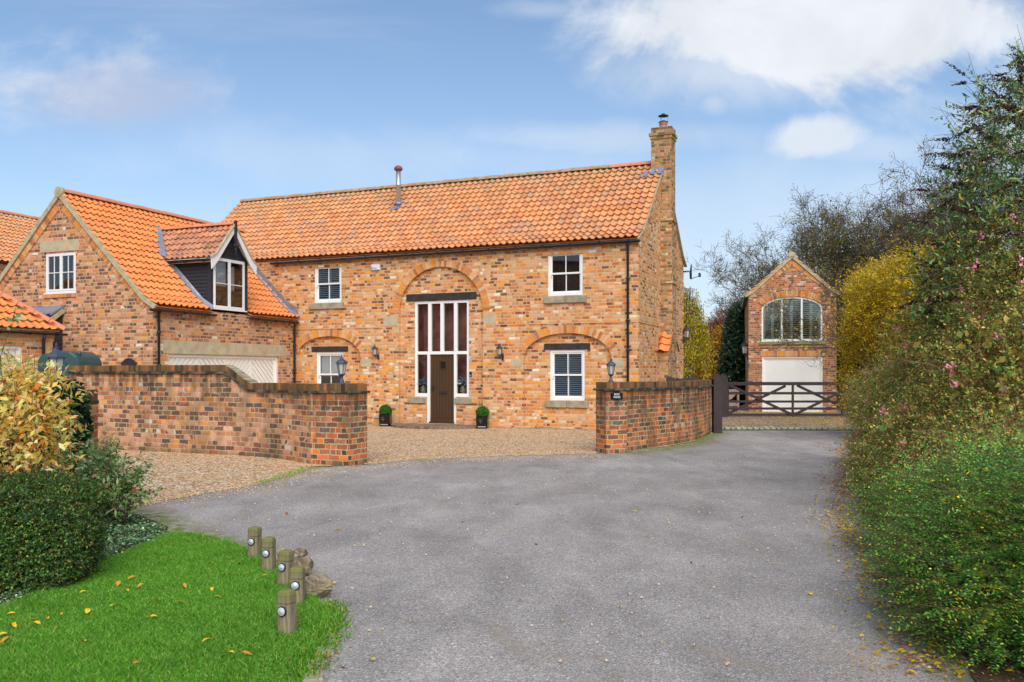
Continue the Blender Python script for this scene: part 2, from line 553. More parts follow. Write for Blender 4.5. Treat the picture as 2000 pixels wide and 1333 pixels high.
def glass_mat():
    m, n, b, o = new_mat('window glass')
    fr = n.n('ShaderNodeFresnel', ins={'IOR': 1.52})
    tr = n.n('ShaderNodeBsdfTransparent', ins={'Color': (0.86, 0.89, 0.9, 1)})
    gl = n.n('ShaderNodeBsdfGlossy', ins={'Roughness': 0.01, 'Color': (1, 1, 1, 1)})
    tc = n.n('ShaderNodeTexCoord').outputs['Object']
    bp = n.n('ShaderNodeBump', ins={'Strength': 0.02, 'Distance': 0.02, 'Height': n.noise(tc, 2.5, 2.0, 0.5)})
    n.set(gl.inputs['Normal'], bp)
    f = n.m('MULTIPLY', fr.outputs[0], 1.9, clamp=True)
    mx = n.n('ShaderNodeMixShader', ins={0: f, 1: tr.outputs[0], 2: gl.outputs[0]})
    m.node_tree.links.new(mx.outputs[0], o.inputs[0])
    m.node_tree.nodes.remove(b)
    return m
M['glass'] = glass_mat()


def tile_extra(mossamt, lichen, zr=None):
    def f(n, col, tc, geo):
        nz = n.noise(tc, 1.1, 4.0, 0.6)
        col = n.mix(n.m('MULTIPLY', n.maprange(nz, 0.42, 0.7), lichen), col, lin('b39578'))
        spots = n.maprange(n.noise(tc, 9.0, 3.0, 0.5), 0.655, 0.70)
        col = n.mix(n.m('MULTIPLY', spots, 0.75 * mossamt), col, lin('44461f'))
        if zr:
            z = n.sep(tc)[2]
            near = n.maprange(z, zr[0], zr[1], 0.0, 1.0)
            patch = n.maprange(n.noise(tc, 5.0, 5.0, 0.65), 0.45, 0.62)
            col = n.mix(n.m('MULTIPLY', n.m('MULTIPLY', near, patch), 0.7), col, lin('9a9468'))
        return col
    return f
M['tile'] = island_mat('orange clay pantile', [(0, 'd08a58'), (0.3, 'e29c68'), (0.6, 'dc915a'), (0.85, 'cb8254'), (1, 'c09070')], 0.8, 24, 0.3, 0.3, tile_extra(1.0, 0.42, (7.3, 8.4)))
M['tile_new'] = island_mat('fresh orange pantile', [(0, 'dc8446'), (0.4, 'e68f4e'), (0.8, 'da8044'), (1, 'd0804c')], 0.7, 20, 0.18, 0.2, tile_extra(0.35, 0.05))
M['tile_old'] = island_mat('streaked pantile', [(0, 'b87a5c'), (0.4, 'd68f66'), (0.8, 'b07a60'), (1, '966a56')], 0.85, 9, 0.7, 0.3, tile_extra(1.0, 0.3))
def ridge_moss(n, col, tc, geo):
    col = n.mix(n.m('MULTIPLY', n.maprange(n.noise(tc, 2.5, 5.0, 0.7), 0.42, 0.58), 0.8), col, lin('a79a7c'))
    return n.mix(n.m('MULTIPLY', n.maprange(n.noise(tc, 4.5, 5.0, 0.7), 0.50, 0.58), 0.85), col, lin('8c7f2c'))
M['ridge'] = island_mat('lichened ridge tile', [(0, 'c47a55'), (0.5, 'b98a6a'), (1, 'cc8660')], 0.9, 14, 0.3, 0.3, ridge_moss)
M['ridge_new'] = island_mat('orange ridge tile', [(0, 'd4845c'), (1, 'de9068')], 0.8, 14, 0.25, 0.25)
M['voussoir'] = island_mat('arch bricks', [(0, '9c6448'), (0.15, 'e0963f'), (0.3, 'c98252'), (0.45, 'dcae7c'), (0.6, 'd88c50'), (0.72, 'ab6a48'), (0.85, 'd8b48a'), (0.93, 'dd8a3a'), (1, '80625a')], 0.9, 30, 0.4, 0.5)
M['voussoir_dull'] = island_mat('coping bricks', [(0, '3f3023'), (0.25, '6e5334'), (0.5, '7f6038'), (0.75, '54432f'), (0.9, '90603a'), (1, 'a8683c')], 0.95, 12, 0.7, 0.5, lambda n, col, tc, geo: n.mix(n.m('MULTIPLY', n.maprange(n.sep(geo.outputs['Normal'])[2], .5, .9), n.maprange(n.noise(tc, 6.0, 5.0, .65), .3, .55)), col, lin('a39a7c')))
# ------------------------------------------------------------------ frame of the house: x along the front wall, y into the house, origin at the front right corner
TH = math.atan2(703.0, F_PX)
CC, SS = math.cos(TH), math.sin(TH)
HC = Vector((3.61, 24.84))
AV = Vector((CC, -SS)); NV = Vector((SS, CC))
def l2w(s, t, z=0.0):
    return Vector((HC.x + AV.x * s + NV.x * t, HC.y + AV.y * s + NV.y * t, z))
def hitT(x, y, t0=0.0):
    dx, dz = (x - CX) / F_PX, (HY - y) / F_PX
    lam = (t0 + NV.x * HC.x + NV.y * HC.y) / (NV.x * dx + NV.y)
    return AV.x * (lam * dx - HC.x) + AV.y * (lam - HC.y), CAMH + lam * dz
def hitS(x, y, s0=0.0):
    dx, dz = (x - CX) / F_PX, (HY - y) / F_PX
    lam = (s0 + AV.x * HC.x + AV.y * HC.y) / (AV.x * dx + AV.y)
    return NV.x * (lam * dx - HC.x) + NV.y * (lam - HC.y), CAMH + lam * dz
def gnd(x, y, z=0.0):
    Y = (CAMH - z) * F_PX / (y - HY)
    return ((x - CX) / F_PX * Y, Y)
def W3(x, y, Y):
    return Vector(((x - CX) / F_PX * Y, Y, CAMH + (HY - y) / F_PX * Y))


def frameT(t0):      # wall facing the viewer: u = s, depth goes into the house
    return lambda u, d, z: (u, t0 + d, z)
def frameS(s0):      # wall facing right
    return lambda u, d, z: (s0 - d, u, z)


def wall_panel(mb, F, outer, holes=(), d0=0.0):
    """outer polygon [(u,z)], holes [(poly, depth)] get reveals"""
    allp = [[Vector((p[0], p[1], 0)) for p in outer]] + [[Vector((p[0], p[1], 0)) for p in h[0]] for h in holes]
    flat = [p for l in allp for p in l]
    for t in tessellate_polygon(allp):
        ps = [flat[i] for i in t]
        mb.face([F(p.x, d0, p.y) for p in ps], [(p.x, p.y) for p in ps])
    for poly, dep in holes:
        n = len(poly)
        for i in range(n):
            a, b = poly[i], poly[(i + 1) % n]
            if abs(a[1] - b[1]) > abs(a[0] - b[0]):
                uv = [(a[0], a[1]), (b[0], b[1]), (b[0] + dep, b[1]), (a[0] + dep, a[1])]
            else:
                uv = [(a[0], a[1]), (b[0], b[1]), (b[0], b[1] + dep), (a[0], a[1] + dep)]
            mb.face([F(a[0], d0, a[1]), F(b[0], d0, b[1]), F(b[0], d0 + dep, b[1]), F(a[0], d0 + dep, a[1])], uv)


def rect(u0, u1, z0, z1):
    return [(u0, z0), (u1, z0), (u1, z1), (u0, z1)]


def arch_poly(u0, u1, z0, zs, zt, n=20, p=2.0):
    """flat bottom z0, springing zs, crown zt"""
    c, a, b = (u0 + u1) / 2, (u1 - u0) / 2, zt - zs
    pts = [(u0, z0), (u1, z0)]
    for i in range(n + 1):
        th = math.pi * i / n
        pts.append((c + a * math.copysign(abs(math.cos(th)) ** (2 / p), math.cos(th)), zs + b * abs(math.sin(th)) ** (2 / p)))
    return pts


def arch_ring(name, F, u0, u1, zs, zt, th, d, parent, mat, p=2.0, bw=0.085, a0=0.0, a1=180.0):
    """separate wedge bricks round the arch, standing proud of the wall by 4 mm"""
    c, a, b = (u0 + u1) / 2, (u1 - u0) / 2, zt - zs
    rnd = random.Random(5)
    N = 400
    P = []
    for i in range(N + 1):
        t = math.radians(a1 - (a1 - a0) * i / N)
        P.append(Vector((c + a * math.copysign(abs(math.cos(t)) ** (2 / p), math.cos(t)), zs + b * abs(math.sin(t)) ** (2 / p))))
    L = [0]
    for i in range(N): L.append(L[-1] + (P[i + 1] - P[i]).length)
    n = max(3, int(L[-1] / bw))
    mb = MB()
    def at(l):
        for i in range(N):
            if L[i + 1] >= l:
                f = (l - L[i]) / max(1e-6, L[i + 1] - L[i])
                q = P[i].lerp(P[i + 1], f)
                tg = (P[min(N, i + 2)] - P[max(0, i - 1)]).normalized()
                return q, Vector((-tg.y, tg.x))
        return P[-1], Vector((-(P[-1] - P[-3]).normalized().y, (P[-1] - P[-3]).normalized().x))
    for k in range(n):
        l0, l1 = L[-1] * (k + 0.08) / n, L[-1] * (k + 0.92) / n
        q0, n0 = at(l0)
        q1, n1 = at(l1)
        e = th * (1 + rnd.uniform(-0.03, 0.03))
        pr = -0.004 - rnd.random() * 0.005
        c4 = [q0, q1, q1 + n1 * e, q0 + n0 * e]
        lo = [F(q.x, pr, q.y) for q in c4]
        hi = [F(q.x, 0.02, q.y) for q in c4]
        mb.hexa(lo + hi)
    return mb.build(name, mat, parent)


def pantiles(name, mat, parent, O, U, V, path, width, tw=0.215, gauge=0.30, keep=None, seed=1, amp=0.034):
    """S-shaped clay tiles, every tile its own piece. path = [(run along V, z)] from eaves to ridge"""
    rnd = np.random.RandomState(seed)
    O, U, V = Vector(O), Vector(U), Vector(V)
    pts = [(a, b) for a, b in path]
    seg = [math.hypot(pts[i + 1][0] - pts[i][0], pts[i + 1][1] - pts[i][1]) for i in range(len(pts) - 1)]
    tot = sum(seg)
    def at(a):
        a = min(max(a, 0), tot)
        i = 0
        while i < len(seg) - 1 and a > seg[i]:
            a -= seg[i]; i += 1
        f = a / seg[i]
        r = pts[i][0] + f * (pts[i + 1][0] - pts[i][0])
        z = pts[i][1] + f * (pts[i + 1][1] - pts[i][1])
        tv = ((pts[i + 1][0] - pts[i][0]) / seg[i], (pts[i + 1][1] - pts[i][1]) / seg[i])
        return r, z, tv
    nr = int(math.ceil(tot / gauge))
    gauge = tot / nr
    ncol = int(round(width / tw))
    tw = width / ncol
    K = 9
    ph = np.linspace(0, 1.0, K)
    prof = amp * (np.cos(2 * math.pi * (ph - 0.25)) * 0.9 + 0.28 * np.cos(4 * math.pi * (ph - 0.25)))
    vs, fs = [], []
    for j in range(nr):
        a0, a1 = j * gauge, min(tot, (j + 1) * gauge + 0.055)
        r0, z0, t0 = at(a0 + 0.001)
        r1, z1, t1 = at(a1)
        for i in range(ncol):
            u0 = i * tw
            mid = O + U * (u0 + tw / 2) + V * ((r0 + r1) / 2)
            if keep and not keep(mid.x, mid.y, (z0 + z1) / 2): continue
            jl = rnd.uniform(-0.012, 0.012)
            jh = rnd.uniform(-0.003, 0.004)
            sk = rnd.uniform(-0.004, 0.004)
            b = len(vs)
            for (r, z, tv, lift, k2) in ((r0, z0, t0, 0.040, 0), (r0, z0, t0, 0.056, 1), (r1, z1, t1, 0.002, 2)):
                nrm = (-tv[1], tv[0])     # in (V,z)
                for q in range(K):
                    h = prof[q] + lift + jh
                    rr = r + nrm[0] * h + (tv[0] * jl if k2 < 2 else 0)
                    zz = z + nrm[1] * h + (tv[1] * jl if k2 < 2 else 0)
                    uu = u0 + ph[q] * tw * 1.02 + (sk if k2 < 2 else 0)
                    p = O + U * uu + V * rr
                    vs.append((p.x, p.y, zz))
            for q in range(K - 1):
                fs.append((b + q, b + q + 1, b + K + q + 1, b + K + q))
                fs.append((b + K + q, b + K + q + 1, b + 2 * K + q + 1, b + 2 * K + q))
    me = bpy.data.meshes.new(name)
    me.from_pydata(vs, [], fs)
    me.update()
    return link_mesh(name, me, mat, parent)


def ridge_tiles(name, mat, parent, a, b, r=0.125, ln=0.34, endcap=True):
    a, b = Vector(a), Vector(b)
    L = (b - a).length
    n = max(1, int(round(L / ln)))
    d = (b - a) / n
    rnd = random.Random(3)
    mb = MB()
    dn = d.normalized()
    sd = dn.cross(Vector((0, 0, 1))).normalized()
    up = sd.cross(dn).normalized()
    for k in range(n):
        p0 = a + d * k
        p1 = a + d * (k + 0.975)
        j = Vector((0, 0, rnd.uniform(-0.006, 0.008)))
        vs, fs = [], []
        K = 9
        for (p, rr) in ((p0, r), (p1, r * 1.0)):
            for q in range(K):
                t = math.pi * q / (K - 1)
                vs.append(p + j + sd * math.cos(t) * rr + up * (math.sin(t) * rr * 0.95 - 0.02))
        for q in range(K - 1): fs.append((q, q + 1, K + q + 1, K + q))
        fs.append(tuple(range(K)))
        fs.append(tuple(range(2 * K - 1, K - 1, -1)))
        mb.grid(vs, fs, False)
    return mb.build(name, mat, parent)


def gutter(name, parent, a, b, r=0.058, brackets=0.9):
    """half-round gutter with end stops and brackets, from a to b"""
    a, b = Vector(a), Vector(b)
    d = (b - a).normalized()
    sd = d.cross(Vector((0, 0, 1))).normalized()
    up = Vector((0, 0, 1))
    mb = MB()
    K = 9
    ang = [math.pi + math.pi * q / (K - 1) for q in range(K)]
    outer = lambda p: [p + sd * math.cos(t) * r + up * math.sin(t) * r for t in ang]
    inner = lambda p: [p + sd * math.cos(t) * (r - 0.008) + up * math.sin(t) * (r - 0.008) for t in ang]
    o0, o1, i0, i1 = outer(a), outer(b), inner(a), inner(b)
    for q in range(K - 1):
        mb.face([o0[q], o0[q + 1], o1[q + 1], o1[q]], None, True)
        mb.face([i0[q], i1[q], i1[q + 1], i0[q + 1]], None, True)
    mb.face([o0[0], o1[0], i1[0], i0[0]]); mb.face([o0[-1], i0[-1], i1[-1], o1[-1]])
    mb.face(o0); mb.face(o1)
    L = (b - a).length
    k = max(1, int(L / brackets))
    for i in range(k + 1):
        p = a + d * (L * (i + 0.35) / (k + 0.7))
        vs, fs = [], []
        for e in (-0.03, 0.03):
            for t in ang: vs.append(p + d * e + sd * math.cos(t) * (r + 0.012) + up * math.sin(t) * (r + 0.012))
        for q in range(K - 1): fs.append((q, q + 1, K + q + 1, K + q))
        mb.grid(vs, fs)
    return mb.build(name, M['black_plastic'], parent, recalc=False)


def downpipe(name, parent, pts, r=0.034, clips=()):
    mb = MB()
    mb.tube(pts, r, 10)
    for z in clips:
        p = Vector(pts[-1]); p.z = z
        mb.tube([p - Vector((0, 0, 0.03)), p + Vector((0, 0, 0.03))], r + 0.012, 10)
        mb.box(p.x - 0.07, p.x + 0.07, p.y - 0.012, p.y + 0.03, z - 0.012, z + 0.012)
    return mb.build(name, M['black_plastic'], parent, recalc=False)


def louvres(mb, F, u0, u1, z0, z1, d, pitch=0.062, th=0.009, tilt=0.6, wdt=0.055, stile=0.035):
    mb.box(u0, u0 + stile, d - 0.012, d + 0.016, z0, z1, F)
    mb.box(u1 - stile, u1, d - 0.012, d + 0.016, z0, z1, F)
    mb.box(u0 + stile, u1 - stile, d - 0.012, d + 0.016, z0, z0 + stile, F)
    mb.box(u0 + stile, u1 - stile, d - 0.012, d + 0.016, z1 - stile, z1, F)
    n = int((z1 - z0 - 2 * stile) / pitch)
    for k in range(n):
        z = z0 + stile + pitch * (k + 0.5)
        c, s_ = math.cos(tilt) * wdt / 2, math.sin(tilt) * wdt / 2
        a, b = u0 + stile, u1 - stile
        pr = [(d - c, z - s_), (d + c, z + s_), (d + c, z + s_ + th), (d - c, z - s_ + th)]
        mb.hexa([F(a, pr[0][0], pr[0][1]), F(b, pr[0][0], pr[0][1]), F(b, pr[1][0], pr[1][1]), F(a, pr[1][0], pr[1][1]),
                 F(a, pr[3][0], pr[3][1]), F(b, pr[3][0], pr[3][1]), F(b, pr[2][0], pr[2][1]), F(a, pr[2][0], pr[2][1])])


def interior(F, u0, u1, d0, d1, z0, z1, parent, mat='interior', name='interior'):
    mb = MB()
    c = [F(u0, d0, z0), F(u1, d0, z0), F(u1, d1, z0), F(u0, d1, z0), F(u0, d0, z1), F(u1, d0, z1), F(u1, d1, z1), F(u0, d1, z1)]
    mb.grid(c, [(0, 1, 2, 3), (4, 5, 6, 7), (1, 2, 6, 5), (2, 3, 7, 6), (3, 0, 4, 7)])
    return mb.build(name, M[mat], parent, recalc=False)


def sash_window(parent, F, u0, u1, z0, z1, d, shutters='shutter', cover=(1, 1), label=None, sill=None, inter='interior', tilt=0.6):
    """box sash: frame, two sashes of two panes; d = depth of the frame face from the wall face"""
    mb = MB()
    fw, bo = 0.075, 0.085
    mb.box(u0, u0 + fw, d, d + 0.09, z0, z1, F); mb.box(u1 - fw, u1, d, d + 0.09, z0, z1, F)
    mb.box(u0 + fw, u1 - fw, d, d + 0.09, z1 - fw, z1, F); mb.box(u0 + fw, u1 - fw, d, d + 0.09, z0, z0 + bo, F)
    a, b = u0 + fw, u1 - fw
    c0, c1 = z0 + bo, z1 - fw
    mid = (c0 + c1) / 2
    e = 0.045
    for (q0, q1, dd) in ((mid - 0.02, c1, d + 0.022), (c0, mid + 0.02, d + 0.052)):
        mb.box(a, a + e, dd, dd + 0.03, q0, q1, F); mb.box(b - e, b, dd, dd + 0.03, q0, q1, F)
        mb.box(a + e, b - e, dd, dd + 0.03, q1 - e, q1, F); mb.box(a + e, b - e, dd, dd + 0.03, q0, q0 + e * 1.1, F)
        mb.box((a + b) / 2 - 0.014, (a + b) / 2 + 0.014, dd + 0.002, dd + 0.026, q0 + e, q1 - e, F)
    mb.box(a - 0.012, a + 0.025, d - 0.02, d + 0.03, mid - 0.10, mid - 0.035, F)      # sash horn
    w_ = mb.build('window', M['white'], parent)
    if label: w_['label'] = label
    g = MB()
    for (q0, q1, dd) in ((mid, c1 - e, d + 0.037), (c0 + e, mid, d + 0.067)):
        g.face([F(a + e - .01, dd, q0), F(b - e + .01, dd, q0), F(b - e + .01, dd, q1), F(a + e - .01, dd, q1)])
    g.build('pane', M['glass'], w_, recalc=False)
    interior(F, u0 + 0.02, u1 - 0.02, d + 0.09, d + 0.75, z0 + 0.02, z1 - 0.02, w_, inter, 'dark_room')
    if shutters:
        sh = MB()
        for (q0, q1, on) in ((mid, c1, cover[0]), (c0, mid, cover[1])):
            if on:
                louvres(sh, F, a + 0.01, (a + b) / 2, q0 + .01, q1 - .01, d + 0.115, tilt=tilt)
                louvres(sh, F, (a + b) / 2 + 0.002, b - 0.01, q0 + .01, q1 - .01, d + 0.115, tilt=tilt)
        sh.build('shutter', M[shutters], w_)
    if sill:
        s0, s1, sz0, sz1, mat = sill
        sb = MB()
        sm_ = (s0 + s1) / 2
        for (x0, x1) in ((s0, sm_ - 0.003), (sm_ + 0.003, s1)):
            sb.box(x0, x1, -0.07, d + 0.10, sz0, sz1, F)
        so = sb.build('sill', M[mat], w_, bevel=0.008)
    return w_


def casement_window(parent, F, u0, u1, z0, z1, d, rows=2, cols=1, leaves=2, fw=0.055, label=None, mat='white', inter='interior', sillw=0.03, name='window', bar=0.022):
    mb = MB()
    mb.box(u0, u0 + fw, d, d + 0.08, z0, z1, F); mb.box(u1 - fw, u1, d, d + 0.08, z0, z1, F)
    mb.box(u0 + fw, u1 - fw, d, d + 0.08, z1 - fw, z1, F); mb.box(u0 + fw, u1 - fw, d, d + 0.08, z0, z0 + fw, F)
    mb.box(u0 - sillw, u1 + sillw, d - 0.06, d + 0.05, z0 - 0.035, z0 - 0.001, F)
    lw = (u1 - u0 - 2 * fw) / leaves
    g = MB()
    for k in range(leaves):
        a, b = u0 + fw + lw * k, u0 + fw + lw * (k + 1)
        q0, q1, e = z0 + fw, z1 - fw, 0.05
        mb.box(a, a + e, d - 0.012, d + 0.04, q0, q1, F); mb.box(b - e, b, d - 0.012, d + 0.04, q0, q1, F)
        mb.box(a + e, b - e, d - 0.012, d + 0.04, q1 - e, q1, F); mb.box(a + e, b - e, d - 0.012, d + 0.04, q0, q0 + e, F)
        for r in range(1, rows):
            zz = q0 + (q1 - q0) * r / rows
            mb.box(a + e, b - e, d - 0.004, d + 0.03, zz - bar / 2, zz + bar / 2, F)
        for c in range(1, cols):
            uu = a + (b - a) * c / cols
            mb.box(uu - bar / 2, uu + bar / 2, d - 0.002, d + 0.028, q0 + e, q1 - e, F)
        g.face([F(a + e, d + 0.012, q0 + e), F(b - e, d + 0.012, q0 + e), F(b - e, d + 0.012, q1 - e), F(a + e, d + 0.012, q1 - e)])
    w_ = mb.build(name, M[mat], parent)
    if label: w_['label'] = label
    return w_, g


def clip_poly(poly, u0, u1, z0, z1):
    def cl(p, ins, inter):
        out = []
        for i in range(len(p)):
            a, b = p[i], p[(i + 1) % len(p)]
            if ins(a):
                out.append(a)
                if not ins(b): out.append(inter(a, b))
            elif ins(b): out.append(inter(a, b))
        return out
    def ix(x): return lambda a, b: (x, a[1] + (b[1] - a[1]) * (x - a[0]) / (b[0] - a[0]))
    def iz(z): return lambda a, b: (a[0] + (b[0] - a[0]) * (z - a[1]) / (b[1] - a[1]), z)
    for ins, it in ((lambda p: p[0] >= u0, ix(u0)), (lambda p: p[0] <= u1, ix(u1)), (lambda p: p[1] >= z0, iz(z0)), (lambda p: p[1] <= z1, iz(z1))):
        if not poly: return []
        poly = cl(poly, ins, it)
    return poly


def chevron(mb, F, u0, u1, z0, z1, d, up, bw=0.135, th=0.016, slope=0.95):
    """diagonal boards cut to a rectangle. up=+1 boards rise to the right"""
    h = bw * math.hypot(1, slope)
    z = z0 - abs(u1 - u0) * slope - h
    k = 0
    while z < z1 + abs(u1 - u0) * slope:
        gp = 0.03
        pl = [(u0 - 1, z + (-1) * slope * up + gp), (u1 + 1, z + (u1 - u0 + 1) * slope * up + gp),
              (u1 + 1, z + h + (u1 - u0 + 1) * slope * up), (u0 - 1, z + h + (-1) * slope * up)]
        q = clip_poly(pl, u0, u1, z0, z1)
        if len(q) >= 3:
            n = len(q)
            mb.face([F(p[0], d, p[1]) for p in q])
            for i in range(n):
                a, b = q[i], q[(i + 1) % n]
                mb.face([F(a[0], d, a[1]), F(b[0], d, b[1]), F(b[0], d + th, b[1]), F(a[0], d + th, a[1])])
        z += h
        k += 1


def garage_door(parent, F, u0, u1, z0, z1, d, leaves, ups, mat='cream', name='garage_door', fw=0.08):
    mb = MB()
    mb.box(u0, u0 + fw, d - 0.03, d + 0.08, z0, z1, F); mb.box(u1 - fw, u1, d - 0.03, d + 0.08, z0, z1, F)
    mb.box(u0 + fw, u1 - fw, d - 0.03, d + 0.08, z1 - fw, z1, F)
    a, b, c1 = u0 + fw, u1 - fw, z1 - fw
    mb.box(a, b, d + 0.055, d + 0.08, z0, c1, F)
    lw = (b - a) / leaves
    for k in range(leaves):
        x0, x1 = a + lw * k + 0.004, a + lw * (k + 1) - 0.004
        e = 0.05
        mb.box(x0, x0 + e, d + 0.022, d + 0.055, z0, c1, F); mb.box(x1 - e, x1, d + 0.022, d + 0.055, z0, c1, F)
        mb.box(x0 + e, x1 - e, d + 0.022, d + 0.055, c1 - e, c1, F); mb.box(x0 + e, x1 - e, d + 0.022, d + 0.055, z0, z0 + e, F)
        chevron(mb, F, x0 + e, x1 - e, z0 + e, c1 - e, d + 0.03, ups[k])
    return mb.build(name, M[mat], parent)


# ================================================================== THE HOUSE
house = empty('brick_house', (HC.x, HC.y, 0), -TH, 'large brick barn house with orange pantile roof, tall glazed doorway and black gutters', 'house')
SW = hitT(577, 630)[0]              # plane of the wing's right hand wall
TG = -6.30                          # plane of the wing's gable
FT, FSW, FG, FSR = frameT(0.0), frameS(SW), frameT(TG), (lambda u, d, z: (-d, u, z))
S_L = -16.7                         # left end of the main block
EZ, RZ, RT, DEP = 5.50, 8.37, 3.2, 6.43

# ---- rectangles on the front wall, read off the photograph and brought onto the wall's plane
def rT(x0, y0, x1, y1, d=0.0):
    a = hitT(x0, y0, d); b = hitT(x1, y1, d)
    cz = hitT(x0, y1, d)[1]; c2 = hitT(x1, y0, d)[1]
    return a[0], b[0], (cz + b[1]) / 2, (a[1] + c2) / 2     # u0,u1,z0,z1
RD = 0.11
# recessed arches
dr0, dr1 = hitT(779, 620)[0], hitT(943, 620)[0]
dzs, dzt = hitT(779, 612)[1], hitT(862, 521)[1]
dra = arch_poly(dr0, dr1, -0.05, dzs, dzt, 28)
lr0, lr1 = hitT(579, 700)[0], hitT(704, 700)[0]
lzs, lzt = hitT(640, 702)[1], hitT(645, 657)[1]
lra = arch_poly(lr0, lr1, -0.05, lzs, lzt, 24, 2.15)
rr0, rr1 = hitT(1022.5, 700)[0], hitT(1194, 700)[0]
rzs, rzt = hitT(1100, 703)[1], hitT(1106, 651)[1]
rra = arch_poly(rr0, rr1, -0.05, rzs, rzt, 24, 2.15)
w_ul = rT(615, 518, 668, 592, 0.03); w_ur = rT(1071, 491.5, 1139, 577.5, 0.03)
w_ll = rT(619, 688, 671, 776, RD + .03); w_lr = rT(1075, 684, 1143, 782.5, RD + .03)
gx0, gx1 = hitT(809.5, 700, RD)[0], hitT(916, 700, RD)[0]
gz1 = hitT(862, 587.5, RD)[1]
gzt = hitT(862, 689, RD)[1]
gzs = hitT(862, 775, RD)[1]
gd0, gd1 = hitT(834, 800, RD)[0], hitT(891, 800, RD)[0]
gzb = 0.11
mb = MB()
wall_panel(mb, FT, rect(S_L, 0, -0.1, EZ), [(dra, RD), (lra, RD), (rra, RD), (rect(*w_ul), 0.12), (rect(*w_ur), 0.12)])
dhole = [(gx0, gzs), (gd0, gzs), (gd0, gzb), (gd1, gzb), (gd1, gzs), (gx1, gzs), (gx1, gz1), (gx0, gz1)]
wall_panel(mb, FT, dra, [(dhole, 0.12)], RD)
wall_panel(mb, FT, lra, [(rect(*w_ll), 0.12)], RD)
wall_panel(mb, FT, rra, [(rect(*w_lr), 0.12)], RD)
# gable end and back
wall_panel(mb, FSR, [(0, -0.1), (DEP, -0.1), (DEP, EZ), (RT, RZ - 0.09), (0.3, 5.72), (0, EZ)])
wall_panel(mb, frameT(DEP), rect(S_L, 0, -0.1, EZ))
wall_panel(mb, frameS(S_L), [(0, -0.1), (DEP, -0.1), (DEP, EZ), (RT, RZ - 0.09), (0, EZ)])
# projecting courses: band above the arches, corbel table under the eaves
bz = hitT(1100, 630)[1]
pb = 0.018
for (a, b) in ((lr0 - 0.5, dr0 - 0.47), (dr1 + 0.44, 0.0)):
    mb.box(a, b + (pb if b == 0.0 else 0), -pb, 0.001, bz - 0.045, bz + 0.045)
mb.box(-0.001, pb, -pb, DEP + pb, bz - 0.045, bz + 0.045)
k = S_L
while k < -0.02:
    mb.box(k, min(k + 0.125, 0.015), -0.03, 0.001, EZ - 0.19, EZ - 0.10)
    k += 0.25
mb.box(S_L, 0.02, -0.036, 0.001, EZ - 0.098, EZ + 0.0)
mb.box(S_L, 0.02, -0.012, 0.001, EZ - 0.30, EZ - 0.192)
mb.box(-0.001, 0.02, -0.036, 0.25, EZ - 0.19, EZ - 0.002)
mb.build('wall', M['brick_house'], house, recalc=False, merge=False)

# brick arches (wedge bricks), stone blocks
arch_ring('arch', FT, dr0, dr1, dzs, dzt, 0.235, 0, house, M['voussoir'])
arch_ring('arch', FT, lr0, lr1, lzs, lzt, 0.235, 0, house, M['voussoir'], 2.15, a0=22, a1=158)
arch_ring('arch', FT, rr0, rr1, rzs, rzt, 0.235, 0, house, M['voussoir'], 2.15, a0=18, a1=162)
for (x0, y0, x1, y1) in ((750, 618, 777.5, 637), (944.5, 613, 969, 633), (706, 701, 725, 717), (998, 701, 1021, 717), (1196, 700, 1217.5, 717)):
    u0, u1, z0, z1 = rT(x0, y0, x1, y1)
    mb = MB(); mb.box(u0, u1, -0.006, 0.05, z0, z1)
    mb.build('stone_block', M['stone'], house, bevel=0.006)
for (x0, y0, x1, y1) in ((794, 573, 931, 587), (609, 677, 680, 687.5), (1063, 671, 1153, 683)):
    u0, u1, z0, z1 = rT(x0, y0, x1, y1, RD)
    mb = MB()
    rnd = random.Random(int(x0))
    n = 10
    for i in range(n):
        a, b = u0 + (u1 - u0) * i / n, u0 + (u1 - u0) * (i + 1) / n
        mb.box(a, b, RD - 0.03, RD + 0.06, z0, z1)
    o = mb.build('beam', M['black_wood'], house, bevel=0.01)
# stone plinth strip
mb = MB(); mb.box(SW, -0.0, -0.035, 0.1, -0.1, 0.045); mb.build('plinth', M['stone_dark'], house)

# windows of the main block
def sillr(x0, x1, y0, y1, d=0.0):
    u0, u1, z0, z1 = rT(x0, y0, x1, y1, d)
    return (u0, u1, z0, z1 - 0.002, 'stone_dark')
sash_window(house, FT, *w_ul, 0.03, 'shutter', (1, 1), 'upper left sash window with grey blue shutters', sillr(606, 672, 592, 604))
sash_window(house, FT, *w_ur, 0.03, None, (0, 0), 'upper right sash window without shutters', sillr(1063, 1146, 578.5, 592))
FR = frameT(RD)
sash_window(house, FR, *w_ll, 0.03, None, (0, 0), 'lower left sash window half hidden by the garden wall', None)
sash_window(house, FR, *w_lr, 0.03, 'shutter', (1, 1), 'lower right sash window with blue grey shutters', sillr(1066, 1150, 783, 796.5, RD), tilt=0.5)
mb = MB(); mb.box(w_ll[0] + .1, w_ll[1] - .1, RD + 0.14, RD + 0.15, (w_ll[2] + w_ll[3]) / 2 - 0.05, w_ll[3] - .08); mb.build('blind', M['blind'], house)

